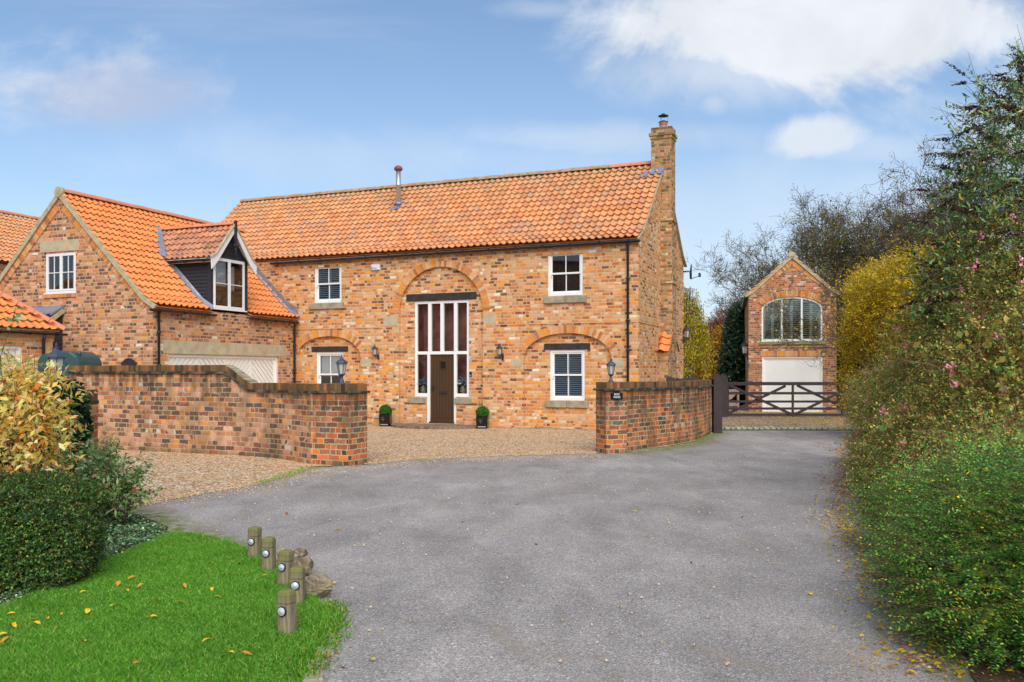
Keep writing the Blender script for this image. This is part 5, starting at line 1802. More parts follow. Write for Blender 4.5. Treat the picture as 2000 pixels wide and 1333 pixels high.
# paved half-round doorstep
du = (gd0 + gd1) / 2
mb = MB()
nA_ = 26
Rx, Ry = 1.62, 1.42
pts = [(du + Rx * math.cos(math.pi + math.pi * i / nA_), RD + .02 + Ry * math.sin(math.pi + math.pi * i / nA_) * 1.0) for i in range(nA_ + 1)]
mb.prism([(x, y, -.05) for x, y in pts], (0, 0, .13))
for r in range(6):
    rr = 1 - r * .165
    n_b = max(6, int(34 * rr))
    for i in range(n_b):
        t0, t1 = math.pi + math.pi * (i + .04) / n_b, math.pi + math.pi * (i + .96) / n_b
        q = []
        for t, k in ((t0, rr), (t1, rr), (t1, rr - .15), (t0, rr - .15)):
            q.append((du + Rx * k * math.cos(t), RD - .02 + Ry * k * math.sin(t)))
        h = .082 + random.Random(i * 7 + r).uniform(0, .012)
        mb.hexa([(x, y, .0) for x, y in q] + [(x, y, h) for x, y in q])
do = mb.build('doorstep', island_mat('worn paving bricks', [(0, '6e5a48'), (.5, '8a7560'), (1, '7a6a5c')], .95, 12, .4, .3))
tag(do, 'low half round paved doorstep in front of the brown door', 'doorstep')
do.location = (HC.x, HC.y, 0); do.rotation_euler = (0, 0, -TH)

# ================================================================== GATE AND POSTS
def gate_post(x, y, hw, top, label):
    mb = MB()
    pk = 0.14
    mb.hexa([(-hw, -hw, -.1), (hw, -hw, -.1), (hw, hw, -.1), (-hw, hw, -.1), (-hw, -hw, top - pk), (hw, -hw, top - pk), (hw, hw, top - pk), (-hw, hw, top - pk)])
    mb.prism([(-hw, -hw, top - pk), (hw, -hw, top - pk), (0, -hw, top)], (0, 2 * hw, 0))
    mb.prism([(-hw - .015, -hw - .01, top - pk - .01), (-hw - .015, -hw - .01, top - pk + .012), (0, -hw - .01, top + .02), (0, -hw - .01, top - .002)], (0, 2 * hw + .02, 0))
    mb.prism([(hw + .015, -hw - .01, top - pk - .01), (hw + .015, -hw - .01, top - pk + .012), (0, -hw - .01, top + .02), (0, -hw - .01, top - .002)], (0, 2 * hw + .02, 0))
    o = mb.build('gate_post', M['gate'], None)
    o.location = (x, y, 0)
    return tag(o, label, 'post', 'gate posts')
x_, y_ = gnd(1400.5, 846); gate_post(x_, y_, .118, 1.66, 'dark brown pointed post at the end of the curved brick wall')
x2_, y2_ = gnd(1413, 815.5); gate_post(x2_, y2_, .135, 1.64, 'dark brown pointed post carrying the left end of the gate')
gx_, gy_ = gnd(1420, 815.5)
gate = empty('timber_gate', (gx_, gy_, 0), 0, 'wide dark brown five bar timber gate across the drive', 'gate')
pm = gy_ / F_PX
GWD = (1678 - 1420) * pm * 1.06
def gz_(y): return CAMH + (HY - y) * pm
mb = MB()
mb.box(0, (1665 - 1420) * pm, -.035, .035, gz_(753), gz_(746.5)); mb.build('top_rail', M['gate'], gate, bevel=.006)
for (ya, yb) in ((766.5, 770.3), (783, 786.3), (796.6, 800), (808.5, 812)):
    mb = MB(); mb.box(0, GWD, -.015, .015, gz_(yb + .7), gz_(ya - .5)); mb.build('rail', M['gate'], gate, bevel=.004)
ux = lambda x: (x - 1420) * pm
mb = MB(); mb.box(ux(1545.5), ux(1550), -.05, -.016, gz_(815.5), gz_(753)); mb.build('centre_stile', M['gate'], gate, bevel=.004)
for (xa, ya, xb, yb, yy) in ((1423, 752, 1546, 810, -.032), (1423, 808, 1535, 754, .03), (1551, 810, 1662, 757, -.032), (1557, 753, 1680, 812, .03)):
    mb = MB(); mb.beam((ux(xa), yy, gz_(ya)), (ux(xb), yy, gz_(yb)), .10, .026, (0, 1, 0)); 
    ob = mb.build('brace', M['gate'], gate, bevel=.004)
mb = MB(); mb.box(-.01, .07, -.03, .03, gz_(812), gz_(747)); mb.build('hanging_stile', M['gate'], gate, bevel=.004)
mb = MB(); mb.box(GWD - .07, GWD, -.03, .03, gz_(812), gz_(768)); mb.build('closing_stile', M['gate'], gate, bevel=.004)
# weathered post on the far right of the gate
xq, yq = gnd(1672, 814)
mb = MB(); mb.box(-.12, .12, -.12, .12, -.1, 1.0); o = mb.build('fence_post', simple('weathered grey post', '6f6a58', .9, nscale=5, namt=.25), None, bevel=.02); o.location = (xq - .25, yq + .5, 0)
tag(o, 'short weathered grey post behind the right end of the gate', 'post')
# slatted timber planter bench beside the garage
pl = empty('timber_planter', (8.55, 36.2, 0), 0, 'weathered timber planter with curved front panel left of the far garage', 'planter')
wd_ = simple('weathered pinkish timber', '9c8170', .85, nscale=8, namt=.2)
mb = MB(); mb.box(0, .9, 0, .06, .9, 1.0); mb.box(0, .08, 0, .06, 0, .9); mb.box(.82, .9, 0, .06, 0, .9); mb.box(.08, .82, .0, .05, .30, .38); mb.build('frame', wd_, pl, bevel=.005)
mb = MB(); mb.prism([(.08, .01, .9), (.10, .01, .84), (.30, .01, .60), (.45, .01, .55), (.60, .01, .60), (.80, .01, .84), (.82, .01, .9)], (0, .03, 0)); mb.build('front_panel', wd_, pl)
mb = MB(); mb.box(.02, .88, .08, .6, .0, .52); mb.build('trough', wd_, pl)

# ================================================================== LANTERNS
def lantern_head(mb_g, mb_m, c, s=1.0, n=6):
    """glass body and metal cage standing on point c"""
    x, y, z = c
    rb, rt, h = .058 * s, .092 * s, .20 * s
    mb_g.lathe([(rb * .93, 0), (rt * .93, h)], n, (x, y, z), False)
    mb_m.lathe([(.012 * s, -.035 * s), (rb * 1.1, -.02 * s), (rb * 1.15, 0), (rb * .9, .004 * s)], n, (x, y, z), False)
    for k in range(n):
        t = 2 * math.pi * k / n
        mb_m.tube([(x + rb * math.cos(t), y + rb * math.sin(t), z), (x + rt * math.cos(t), y + rt * math.sin(t), z + h)], .006 * s, 5)
    mb_m.lathe([(rt * 1.28, h - .004 * s), (rt * 1.28, h + .008 * s), (rt * .95, h + .045 * s), (rt * .45, h + .08 * s), (rt * .28, h + .10 * s), (rt * .30, h + .112 * s), (rt * .12, h + .125 * s), (rt * .16, h + .14 * s), (.004, h + .175 * s)], n, (x, y, z), False)

def pillar_lantern(loc, label, s=1.0, mat='iron_blue', rz=0.0):
    root = empty('pillar_lantern', loc, rz, label, 'lamp', 'lanterns on the brick piers')
    m1, m2, m3 = MB(), MB(), MB()
    lantern_head(m1, m2, (0, 0, .185 * s), s)
    m3.lathe([(.075 * s, 0), (.075 * s, .012 * s), (.05 * s, .03 * s), (.026 * s, .10 * s), (.022 * s, .13 * s), (.05 * s, .155 * s)], 6, (0, 0, 0), False)
    m3.build('stem', M[mat], root)
    m2.build('cage', M[mat], root, merge=False); m1.build('glass', M['lampglass'], root)
    return root
def on_pier(x, Y, z): return ((x - CX) / F_PX * Y, Y, z)
pillar_lantern(on_pier(667.5, 16.28, 1.50), 'slate blue lantern on the pier of the left garden wall', .99)
pillar_lantern(on_pier(1193.3, 18.6, 1.50), 'slate blue lantern on the pier above the house name sign', .95)
pillar_lantern(on_pier(110, 10.5, 1.49), 'nearest slate blue lantern, above the ivy at the left edge', 1.05)

def wall_lantern(parent_frame, u, z, s, label, d0=0.0, mat='iron', side=0.0):
    """lantern on a swept bracket; u,z centre of the back plate"""
    root = empty('wall_lantern', parent_frame(u, 0, z), 0, label, 'lamp')
    m1, m2, m3 = MB(), MB(), MB()
    m3.lathe([(.055 * s, 0), (.06 * s, .01), (.04 * s, .025), (.01, .03)], 14, (0, 0, 0), True, 0, 1.0)
    for i, v in enumerate(m3.v):   # turn the plate to face outwards, oval
        x, y, zz = v
        m3.v[i] = (x, -zz, y * 1.9)
    m3.tube([(0, -.02, 0), (0, -.10, -.03), (0, -.15, .0), (0, -.15, .03)], .011 * s, 6)
    m3.tube([(0, -.02, .05), (0, -.08, .03), (0, -.12, -.02)], .007 * s, 5)
    lantern_head(m1, m2, (0, -.15, .065 * s), s)
    m3.build('bracket', M[mat], root, merge=False); m2.build('cage', M[mat], root, merge=False); m1.build('glass', M['lampglass'], root)
    return root
def FW(u, d, z): p = l2w(u, d); return (p.x, p.y, z)
for (x, y, lab) in ((739, 697, 'black wall lantern left of the tall glazed doorway'), (982, 697, 'black wall lantern right of the tall glazed doorway')):
    u, z = hitT(x, y)
    r_ = wall_lantern(lambda u, d, z: FW(u, d, z), u, z, .93, lab); r_.rotation_euler = (0, 0, -TH - 0.35); r_['group'] = 'black lanterns beside the front door'
# lamp at the back corner of the gable, projecting to the right
t_, z_ = hitS(1334, 664, 0.0)
p = l2w(0, DEP - .15)
r_ = wall_lantern(lambda u, d, z: (p.x, p.y, z), 0, CAMH + (HY - 664) / F_PX * p.y, 1.25, 'black lamp on the back right corner of the house gable'); r_.rotation_euler = (0, 0, math.pi / 2 - TH)
# double lamp on the left flank of the far garage
pg = Vector((GA.x, GA.y)) + GD * 0.35
for k, (dy, lab) in enumerate(((0, 'black lantern on the far garage, nearest the front corner'), (1.1, 'black lantern on the far garage, second from the front corner'))):
    q = pg + GD * dy
    r_ = wall_lantern(lambda u, d, z: (q.x, q.y, z), 0, CAMH + (HY - 695) / F_PX * q.y, 1.6, lab); r_.rotation_euler = (0, 0, -math.pi / 2 + math.atan2(GU.y, GU.x)); r_['group'] = 'lanterns on the far garage'

# ================================================================== SMALL THINGS ON THE HOUSE
def onwall(name, x0, y0, x1, y1, dep, mat, label, cat, bevel=.01, d0=0.0):
    u0, u1, z0, z1 = rT(x0, y0, x1, y1, d0)
    mb = MB(); mb.box(0, u1 - u0, -dep, .01, 0, z1 - z0)
    o = mb.build(name, mat, None, bevel=bevel)
    p = l2w(u0, d0); o.location = (p.x, p.y, z0); o.rotation_euler = (0, 0, -TH)
    return tag(o, label, cat), u1 - u0, z1 - z0
al, aw_, ah_ = onwall('alarm_box', 726, 517, 743, 528.5, .07, M['white_plastic'], 'white alarm box on the wall between upper window and arch', 'alarm', .02)
mb = MB(); mb.box(.03, .075, -.075, -.069, .03, .11); mb.box(.10, .22, -.075, -.069, .05, .075); mb.build('badge', simple('blue badge', '5c7fb5', .5), al)
vn, vw, vh = onwall('wall_vent', 597, 677, 606.5, 687.5, .02, M['stone'], 'small square stone vent with round hole above the left lower window', 'vent', .004, RD)
mb = MB(); mb.lathe([(.045, 0), (.045, .004)], 14, (0, 0, 0)); mb.v = [(x + vw / 2, -z - .021, y + vh / 2) for x, y, z in mb.v]; mb.build('vent_hole', M['interior'], vn)
db, _, _ = onwall('doorbell', 917.5, 727, 921.5, 736.5, .03, M['gloss_black'], 'black and silver video doorbell right of the doorway', 'doorbell', .004, RD)
mb = MB(); mb.box(.008, .05, -.034, -.029, .012, .075); mb.build('button_plate', M['steel'], db)

# satellite dish on the back eaves
p = l2w(0.12, DEP - 0.1)
dz_ = CAMH + (HY - 531) / F_PX * p.y
dish = empty('satellite_dish', (p.x, p.y, dz_), -0.2, 'dark satellite dish on the back corner of the house near the eaves', 'satellite dish')
mb = MB(); prof = [(.02 + .3 * i / 6, .0 + .07 * (i / 6) ** 2) for i in range(7)]
mb.lathe(prof, 18, (0, 0, 0)); mb.v = [(z + .12, x * .22 + .0, y) for x, y, z in mb.v]; mb.v = [(x, y * 2.6, z * .95) for x, y, z in mb.v]
mb.build('dish', simple('dark grey dish', '3c3f45', .5), dish)
mb = MB(); mb.tube([(-.12, 0, 0), (.12, 0, 0), (.14, 0, -.26)], .025, 8); mb.tube([(.14, 0, -.26), (.42, -.05, -.18)], .012, 6); mb.build('arm', M['iron'], dish)
mb = MB(); mb.box(.41, .50, -.09, -.01, -.2, -.1); mb.lathe([(.03, 0), (.04, .05)], 10, (.45, -.05, -.11)); mb.build('receiver', M['iron'], dish, merge=False)

# house name sign
sg0, sg1 = q0, q1
sd = (sg1 - sg0); sl_ = sd.length; sd.normalize(); sn = Vector((-sd.y, sd.x))
c0 = sg0 + sd * (sl_ * (1204 - 1184) / 41.0) - sn * .012
sz0 = CAMH + (HY - 780) / F_PX * c0.y; sz1 = CAMH + (HY - 763) / F_PX * c0.y
sign = empty('house_sign', (c0.x, c0.y, sz0), math.atan2(sd.y, sd.x), 'small black house name sign with white letters on the right pier', 'sign')
H_ = sz1 - sz0; Wd = .135
mb = MB()
pts = [(-Wd, 0), (Wd, 0), (Wd, H_ * .70), (Wd * .72, H_ * .74)] + [(Wd * .55 * math.cos(t), H_ * .74 + H_ * .26 * math.sin(t)) for t in np.linspace(0.15, math.pi - .15, 9)] + [(-Wd * .72, H_ * .74), (-Wd, H_ * .70)]
mb.prism([(x, 0, z) for x, z in pts], (0, -.02, 0)); mb.build('board', simple('black slate sign', '16110f', .35), sign)
# letters cut from strokes, each word one mesh
GL_ = {'B': ['110', '101', '110', '101', '110'], 'U': ['101', '101', '101', '101', '111'], 'C': ['111', '100', '100', '100', '111'], 'K': ['101', '110', '100', '110', '101'],
       'H': ['101', '101', '111', '101', '101'], 'O': ['111', '101', '101', '101', '111'], 'S': ['111', '100', '111', '001', '111'], 'E': ['111', '100', '110', '100', '111']}
def strokes(ch):
    """letter as bars in a 0..1 box"""
    t = .2
    S = {'B': [(0, 0, t, 1), (0, 0, .85, t * .8), (0, .42, .8, .42 + t * .8), (0, 1 - t * .8, .8, 1), (.78, .08, 1, .45), (.72, .55, .94, .92)],
         'U': [(0, .1, t, 1), (1 - t, .1, 1, 1), (.08, 0, .92, t * .8)],
         'C': [(0, .1, t, .9), (.1, 0, 1, t * .8), (.1, 1 - t * .8, 1, 1), (.82, .7, 1, .95), (.82, .05, 1, .3)],
         'K': [(0, 0, t, 1)], 'H': [(0, 0, t, 1), (1 - t, 0, 1, 1), (t, .42, 1 - t, .42 + t * .8)],
         'O': [(0, .1, t, .9), (1 - t, .1, 1, .9), (.1, 0, .9, t * .8), (.1, 1 - t * .8, .9, 1)],
         'S': [(0, .5, t, .92), (.8, .08, 1, .5), (.08, 1 - t * .8, 1, 1), (0, 0, .92, t * .8), (.08, .42, .92, .42 + t * .8)],
         'E': [(0, 0, t, 1), (0, 0, 1, t * .8), (0, .42, .8, .42 + t * .8), (0, 1 - t * .8, 1, 1)]}
    return S[ch]
def word(txt, cx, z0, lw, lh, gap):
    mb = MB(); n = len(txt)
    x = cx - (n * lw + (n - 1) * gap) / 2
    for ch in txt:
        for (a, b, c, d) in strokes(ch):
            mb.box(x + a * lw, x + c * lw, -.0235, -.0195, z0 + b * lh, z0 + d * lh)
        if ch == 'K':
            mb.beam((x + .2 * lw, -.0215, z0 + .45 * lh), (x + .95 * lw, -.0215, z0 + .97 * lh), .004, .2 * lw, (0, 0, 1))
            mb.beam((x + .3 * lw, -.0215, z0 + .5 * lh), (x + .97 * lw, -.0215, z0 + .04 * lh), .004, .2 * lw, (0, 0, 1))
        x += lw + gap
    return mb.build('lettering', simple('white letter paint', 'e8e6e0', .5), sign, merge=False)
word('BUCK', 0, H_ * .46, .026, H_ * .22, .007)
word('HOUSE', 0, H_ * .14, .026, H_ * .22, .007)
# ================================================================== PLANTERS, BOLLARDS, ROCKS, TANK ...
rng = np.random.RandomState(77)
def unit(v): return v / np.maximum(1e-9, np.linalg.norm(v, axis=-1, keepdims=True))
def rdir(n): return unit(rng.normal(size=(n, 3)))
def leaf_quads(P, D, N, L, W, fold=0.15, tipw=0.0):
    """diamond leaves: P base, D direction, N leaf normal (all (n,3)), L,W (n,)"""
    S = unit(np.cross(D, N))
    N2 = np.cross(S, D)
    L = np.asarray(L).reshape(-1, 1); W = np.asarray(W).reshape(-1, 1)
    mid = P + D * L * .45 + N2 * W * fold
    tip = P + D * L - N2 * L * .08
    return np.stack([P, mid + S * W / 2, tip, mid - S * W / 2], 1)
def leaf_mat(name, stops, rough=.5, trans=.35, spec=.4, nz=1.3, namt=.5, extra=None, gain=1.45):
    def ex(n, col, tc, geo):
        v = n.m('ADD', 1 - namt * .5, n.m('MULTIPLY', n.noise(tc, nz, 3.0, .6), namt))
        h = n.n('ShaderNodeHueSaturation', ins={'Value': n.m('MULTIPLY', v, gain), 'Saturation': 1.0, 'Color': col})
        c = h.outputs[0]
        return extra(n, c, tc, geo) if extra else c
    return island_mat(name, stops, rough, 0, 0, 0, ex, spec, trans)
LM = {}
LM['ivy'] = leaf_mat('ivy leaf', [(0, '16291a'), (.5, '203a22'), (.85, '2c4a26'), (1, '5d7a35')], .35)
LM['box'] = leaf_mat('clipped box leaf', [(0, '22381a'), (.45, '31501f'), (.75, '446828'), (.88, '64802e'), (.93, '76522c'), (1, '9a963e')], .4, gain=1.75)
LM['ball'] = leaf_mat('box ball leaf', [(0, '1d4a1e'), (.5, '2c6423'), (.85, '4d8a26'), (1, '8aa32a')], .45)
LM['dogwood'] = leaf_mat('variegated yellow leaf', [(0, 'd8a236'), (.18, 'dcc060'), (.36, 'e2d89c'), (.52, 'd0bc50'), (.62, 'a8b464'), (.70, '8aa052'), (.78, 'd8903a'), (.86, 'd0703c'), (.92, 'dcc070'), (1, 'eae2ba')], .5, .45)
LM['varieg'] = leaf_mat('variegated green leaf', [(0, '4d6b3c'), (.35, '64843f'), (.6, '9aa872'), (.8, '537240'), (.95, 'b3b886'), (1, 'a8332c')], .45)
LM['vinca'] = leaf_mat('ground cover leaf', [(0, '24401f'), (.4, '3a5c33'), (.7, '7a966c'), (.9, '4f6f3c'), (1, 'c9d0ae')], .5, gain=2.1)
def honey_x(n, c, tc, geo):
    r = geo.outputs['Random Per Island']
    zone = n.maprange(n.noise(tc, 2.4, 3.0, .6), .54, .62)
    pick = n.m('GREATER_THAN', n.m('FRACT', n.m('MULTIPLY', r, 37.0)), .62)
    return n.mix(n.m('MULTIPLY', zone, n.m('MULTIPLY', pick, .85)), c, lin('c9c02e'))
LM['honey'] = leaf_mat('small glossy leaf', [(0, '284c20'), (.3, '3a6828'), (.6, '4f8032'), (.85, '6e983c'), (.97, '94a83c'), (.99, 'd9b81e'), (1, 'e2c52e')], .38, nz=1.4, namt=.9, gain=1.95, extra=honey_x)
LM['escal'] = leaf_mat('escallonia leaf', [(0, '34501e'), (.22, '4e6a2a'), (.45, '6c8238'), (.62, '8e8e42'), (.80, 'a88c3e'), (.92, '8e6034'), (1, 'bcb052')], .45, nz=.9, namt=.7, gain=2.15)
LM['pink'] = leaf_mat('pink flower', [(0, 'd9668a'), (.5, 'e88aa6'), (1, 'f0aab8')], .6)
LM['budd'] = leaf_mat('buddleja leaf', [(0, '2c4a26'), (.4, '456a33'), (.7, '6f8a55'), (.9, '98a378'), (1, 'c2ab3a')], .5, gain=2.0)
LM['seed'] = leaf_mat('brown seed head', [(0, '2c1c14'), (.5, '432c1e'), (1, '5e422e')], .9, .1, gain=1.0)
LM['yellow'] = leaf_mat('yellow autumn leaf', [(0, 'a88c14'), (.3, 'c8a81a'), (.6, 'd6ba20'), (.85, 'bfae22'), (1, '8a982c')], .5, .45)
LM['amber'] = leaf_mat('amber autumn leaf', [(0, 'a86a14'), (.3, 'c98a16'), (.6, 'b8942a'), (.8, '8c8a34'), (1, 'a0522a')], .6, .4)
LM['olive'] = leaf_mat('olive hedge leaf', [(0, '5d6630'), (.4, '747a3a'), (.7, '8f8840'), (1, 'a08a48')], .6, .4)
LM['oldleaf'] = leaf_mat('dull late leaf', [(0, '3c3e1e'), (.5, '5a5a2a'), (.85, '706a30'), (1, '9a8a32')], .7, .3, gain=1.75)
LM['rust'] = leaf_mat('rusty hedge leaf', [(0, '6e4034'), (.4, '8a5644'), (.8, '9c6a50'), (1, 'a8843a')], .7, .3)
LM['birch'] = leaf_mat('weeping yellow leaf', [(0, 'a08c22'), (.4, 'b8a428'), (.8, '8c9430'), (1, 'c9a41e')], .5, .45)
LM['ivyfar'] = leaf_mat('dark evergreen leaf', [(0, '142a1c'), (.5, '1f3c24'), (.9, '33542c'), (1, '7d8a2c')], .45)
BARK = simple('grey brown bark', '5b4c40', .95, nscale=9, namt=.3)
BARKG = simple('greenish twig bark', '57493a', .95, nscale=3, namt=.35)
TWIG = simple('brown twig', '5e4632', .9, nscale=6, namt=.3)
TWIGR = simple('dark red twig', '3f1d1a', .7, nscale=6, namt=.3)

def lumpy(dirs, seed, freq=2.3, amp=.18):
    r = np.random.RandomState(seed)
    out = np.zeros(len(dirs))
    for k in range(5):
        w_ = r.normal(size=3) * freq * (1 + .5 * k)
        out += np.sin(dirs @ w_ + r.uniform(0, 6.28)) / (1 + .6 * k)
    return 1 + amp * out / 1.8
def strands(segs, r, name, mat, parent=None, n=3):
    """thin three-sided twigs: segs (n,2,3), r (n,2)"""
    a, b = segs[:, 0], segs[:, 1]
    d = unit(b - a)
    ref = np.where(np.abs(d[:, 2:3]) > .9, np.array([[1., 0, 0]]), np.array([[0, 0, 1.]]))
    u = unit(np.cross(d, ref)); v = np.cross(d, u)
    ring = []
    for p, rr in ((a, r[:, 0:1]), (b, r[:, 1:2])):
        ring.append([p + (u * math.cos(2 * math.pi * k / n) + v * math.sin(2 * math.pi * k / n)) * rr for k in range(n)])
    q = []
    for k in range(n):
        k2 = (k + 1) % n
        q.append(np.stack([ring[0][k], ring[0][k2], ring[1][k2], ring[1][k]], 1))
    return np_mesh(name, np.concatenate(q).reshape(-1, 3), 4, mat, parent)

def blob_points(blobs, n, seed, shell=.28, amp=.18, freq=2.3, flat_bottom=True):
    """points in the outer shell of a union of ellipsoids. blobs: (cx,cy,cz, rx,ry,rz)"""
    B = np.array(blobs, float)
    area = np.array([(b[3] * b[4] + b[3] * b[5] + b[4] * b[5]) for b in B])
    idx = rng.choice(len(B), size=n * 2, p=area / area.sum())
    d = rdir(n * 2)
    lum = np.empty(n * 2)
    for i in range(len(B)):
        m = idx == i
        lum[m] = lumpy(d[m], seed + i * 13, freq, amp)
    rad = lum * (1 - shell * rng.uniform(0, 1, n * 2) ** 1.6)
    P = B[idx, :3] + d * B[idx, 3:6] * rad[:, None]
    ok = P[:, 2] > .02
    for i in range(len(B)):
        q = (P - B[i, :3]) / B[i, 3:6]
        ins = np.linalg.norm(q, axis=1) < .72
        ok &= ~(ins & (idx != i))
    P, d = P[ok][:n], d[ok][:n]
    outw = unit(d / B[idx[ok][:n], 3:6])
    return P, outw

def sprigs(P, O, k, length, leafL, leafW, up=.35, spread=.6, jitter=.35, droop=0.0):
    """k leaves along a short twig at each P"""
    n = len(P)
    D = unit(O * 1.0 + rng.normal(size=(n, 3)) * spread + np.array([0, 0, up]))
    ln = length * rng.uniform(.6, 1.3, n)
    t = (np.arange(k) + .5) / k
    base = P[:, None, :] + D[:, None, :] * (t[None, :, None] * ln[:, None, None]) - np.array([0, 0, 1.0]) * (droop * (t[None, :, None] * ln[:, None, None]) ** 2)
    base = base.reshape(-1, 3)
    DD = np.repeat(D, k, 0)
    side = unit(np.cross(DD, rdir(n * k)))
    LD = unit(DD * .55 + side * .9)
    NN = unit(np.array([0, 0, 1.0]) * .8 + np.repeat(O, k, 0) * .5 + rng.normal(size=(n * k, 3)) * jitter)
    L = leafL * rng.uniform(.65, 1.25, n * k); W_ = leafW * rng.uniform(.7, 1.2, n * k)
    q = leaf_quads(base, LD, NN, L, W_)
    segs = np.stack([P, P + D * ln[:, None]], 1)
    return q, segs

def flat_sprigs(P, O, k, length, leafL, leafW, up, spread, droop):
    """leaves in two ranks along near-horizontal sprays"""
    n = len(P)
    D = unit(O * [1, 1, .35] + rng.normal(size=(n, 3)) * spread * [1, 1, .35] + np.array([0, 0, up]))
    S = unit(np.cross(D, np.array([0, 0, 1.0]) + rng.normal(size=(n, 3)) * .25)); U = np.cross(S, D)
    ln = length * rng.uniform(.5, 1.35, n)
    t = (np.arange(k) + .5) / k
    base = P[:, None, :] + D[:, None, :] * (t[None, :, None] * ln[:, None, None]) - np.array([0, 0, 1.0]) * (droop * (t[None, :, None] * ln[:, None, None]) ** 2)
    sg = np.where(np.arange(k) % 2 == 0, 1.0, -1.0)[None, :, None]
    LD = unit(D[:, None, :] * .55 + S[:, None, :] * sg + rng.normal(size=(n, k, 3)) * .18).reshape(-1, 3)
    NN = unit(np.repeat(U, k, 0) + rng.normal(size=(n * k, 3)) * .28)
    q = leaf_quads(base.reshape(-1, 3), LD, NN, leafL * rng.uniform(.7, 1.2, n * k), leafW * rng.uniform(.75, 1.2, n * k))
    return q, np.stack([P, P + D * ln[:, None]], 1)

def bush(name, blobs, n, k, length, leafL, leafW, mat, label, cat, seed=1, shell=.3, twig=TWIG, twigr=.003, up=.35, spread=.6, droop=0.0, amp=.18, freq=2.3, group=None, core=True, twig_share=1.0, corecol=None, inner=0.0, flat=False):
    root = empty(name, (float(blobs[0][0]), float(blobs[0][1]), 0), 0, label, cat, group)
    off = np.array([blobs[0][0], blobs[0][1], 0.0])
    P, O = blob_points(blobs, n, seed, shell, amp, freq)
    q, segs = flat_sprigs(P, O, k, length, leafL, leafW, up, spread, droop) if flat else sprigs(P, O, k, length, leafL, leafW, up, spread, droop=droop)
    o = np_mesh('foliage', q.reshape(-1, 3) - off, 4, LM[mat] if isinstance(mat, str) else mat, root)
    m = int(len(segs) * twig_share)
    # limbs from the foot of the plant to the shell
    B = np.array(blobs, float)
    nl = min(260, max(14, n // 120))
    sel = rng.choice(len(P), nl)
    tips = P[sel]
    foot = np.array([B[:, 0].mean(), B[:, 1].mean(), 0.0])
    near = B[rng.choice(len(B), nl)][:, :3]
    di = np.argmin(np.linalg.norm(tips[:, None, :2] - B[None, :, :2], axis=2), 1)
    st = np.stack([B[di, 0] + rng.normal(size=nl) * .12 * B[di, 3], B[di, 1] + rng.normal(size=nl) * .12 * B[di, 4], np.zeros(nl)], 1)
    mid = st * .45 + tips * .55 + np.stack([np.zeros(nl), np.zeros(nl), .12 * tips[:, 2]], 1) + rng.normal(size=(nl, 3)) * .03
    limbs = np.concatenate([np.stack([st, mid], 1), np.stack([mid, tips], 1)])
    rr = np.concatenate([np.tile([[twigr * 3, twigr * 2]], (nl, 1)), np.tile([[twigr * 2, twigr * .8]], (nl, 1))])
    S = np.concatenate([segs[:m], limbs]); Rr = np.concatenate([np.tile([[twigr, twigr * .5]], (m, 1)), rr])
    strands(S - off, Rr, 'stems', twig, root)
    if core:
        # shaded inner leaves: large loose leaves deeper inside stop the view through the plant
        Pi, Oi = blob_points([(b[0], b[1], b[2], b[3] * .78, b[4] * .78, b[5] * .80) for b in blobs], int(n * .35) + 400, seed + 5, .25, amp, freq)
        s_ = max(leafL * 2.6, .10 * float(np.mean(B[:, 5])))
        D = unit(Oi + rng.normal(size=Oi.shape) * 1.2)
        qi = leaf_quads(Pi, D, unit(Oi + rng.normal(size=Oi.shape) * .5), s_ * rng.uniform(.7, 1.3, len(Pi)), s_ * .7 * rng.uniform(.7, 1.2, len(Pi)))
        np_mesh('inner_foliage', qi.reshape(-1, 3) - off, 4, LM[mat] if isinstance(mat, str) else mat, root)
    return root, P, O, off

def wblob(x, y, Y, rx, ry, rd):
    """ellipsoid centred on photo pixel (x,y) at depth Y; rx, ry in photo pixels, rd metres"""
    c = W3(x, y, Y); s = Y / F_PX
    return (c.x, c.y, c.z, rx * s, rd, ry * s)

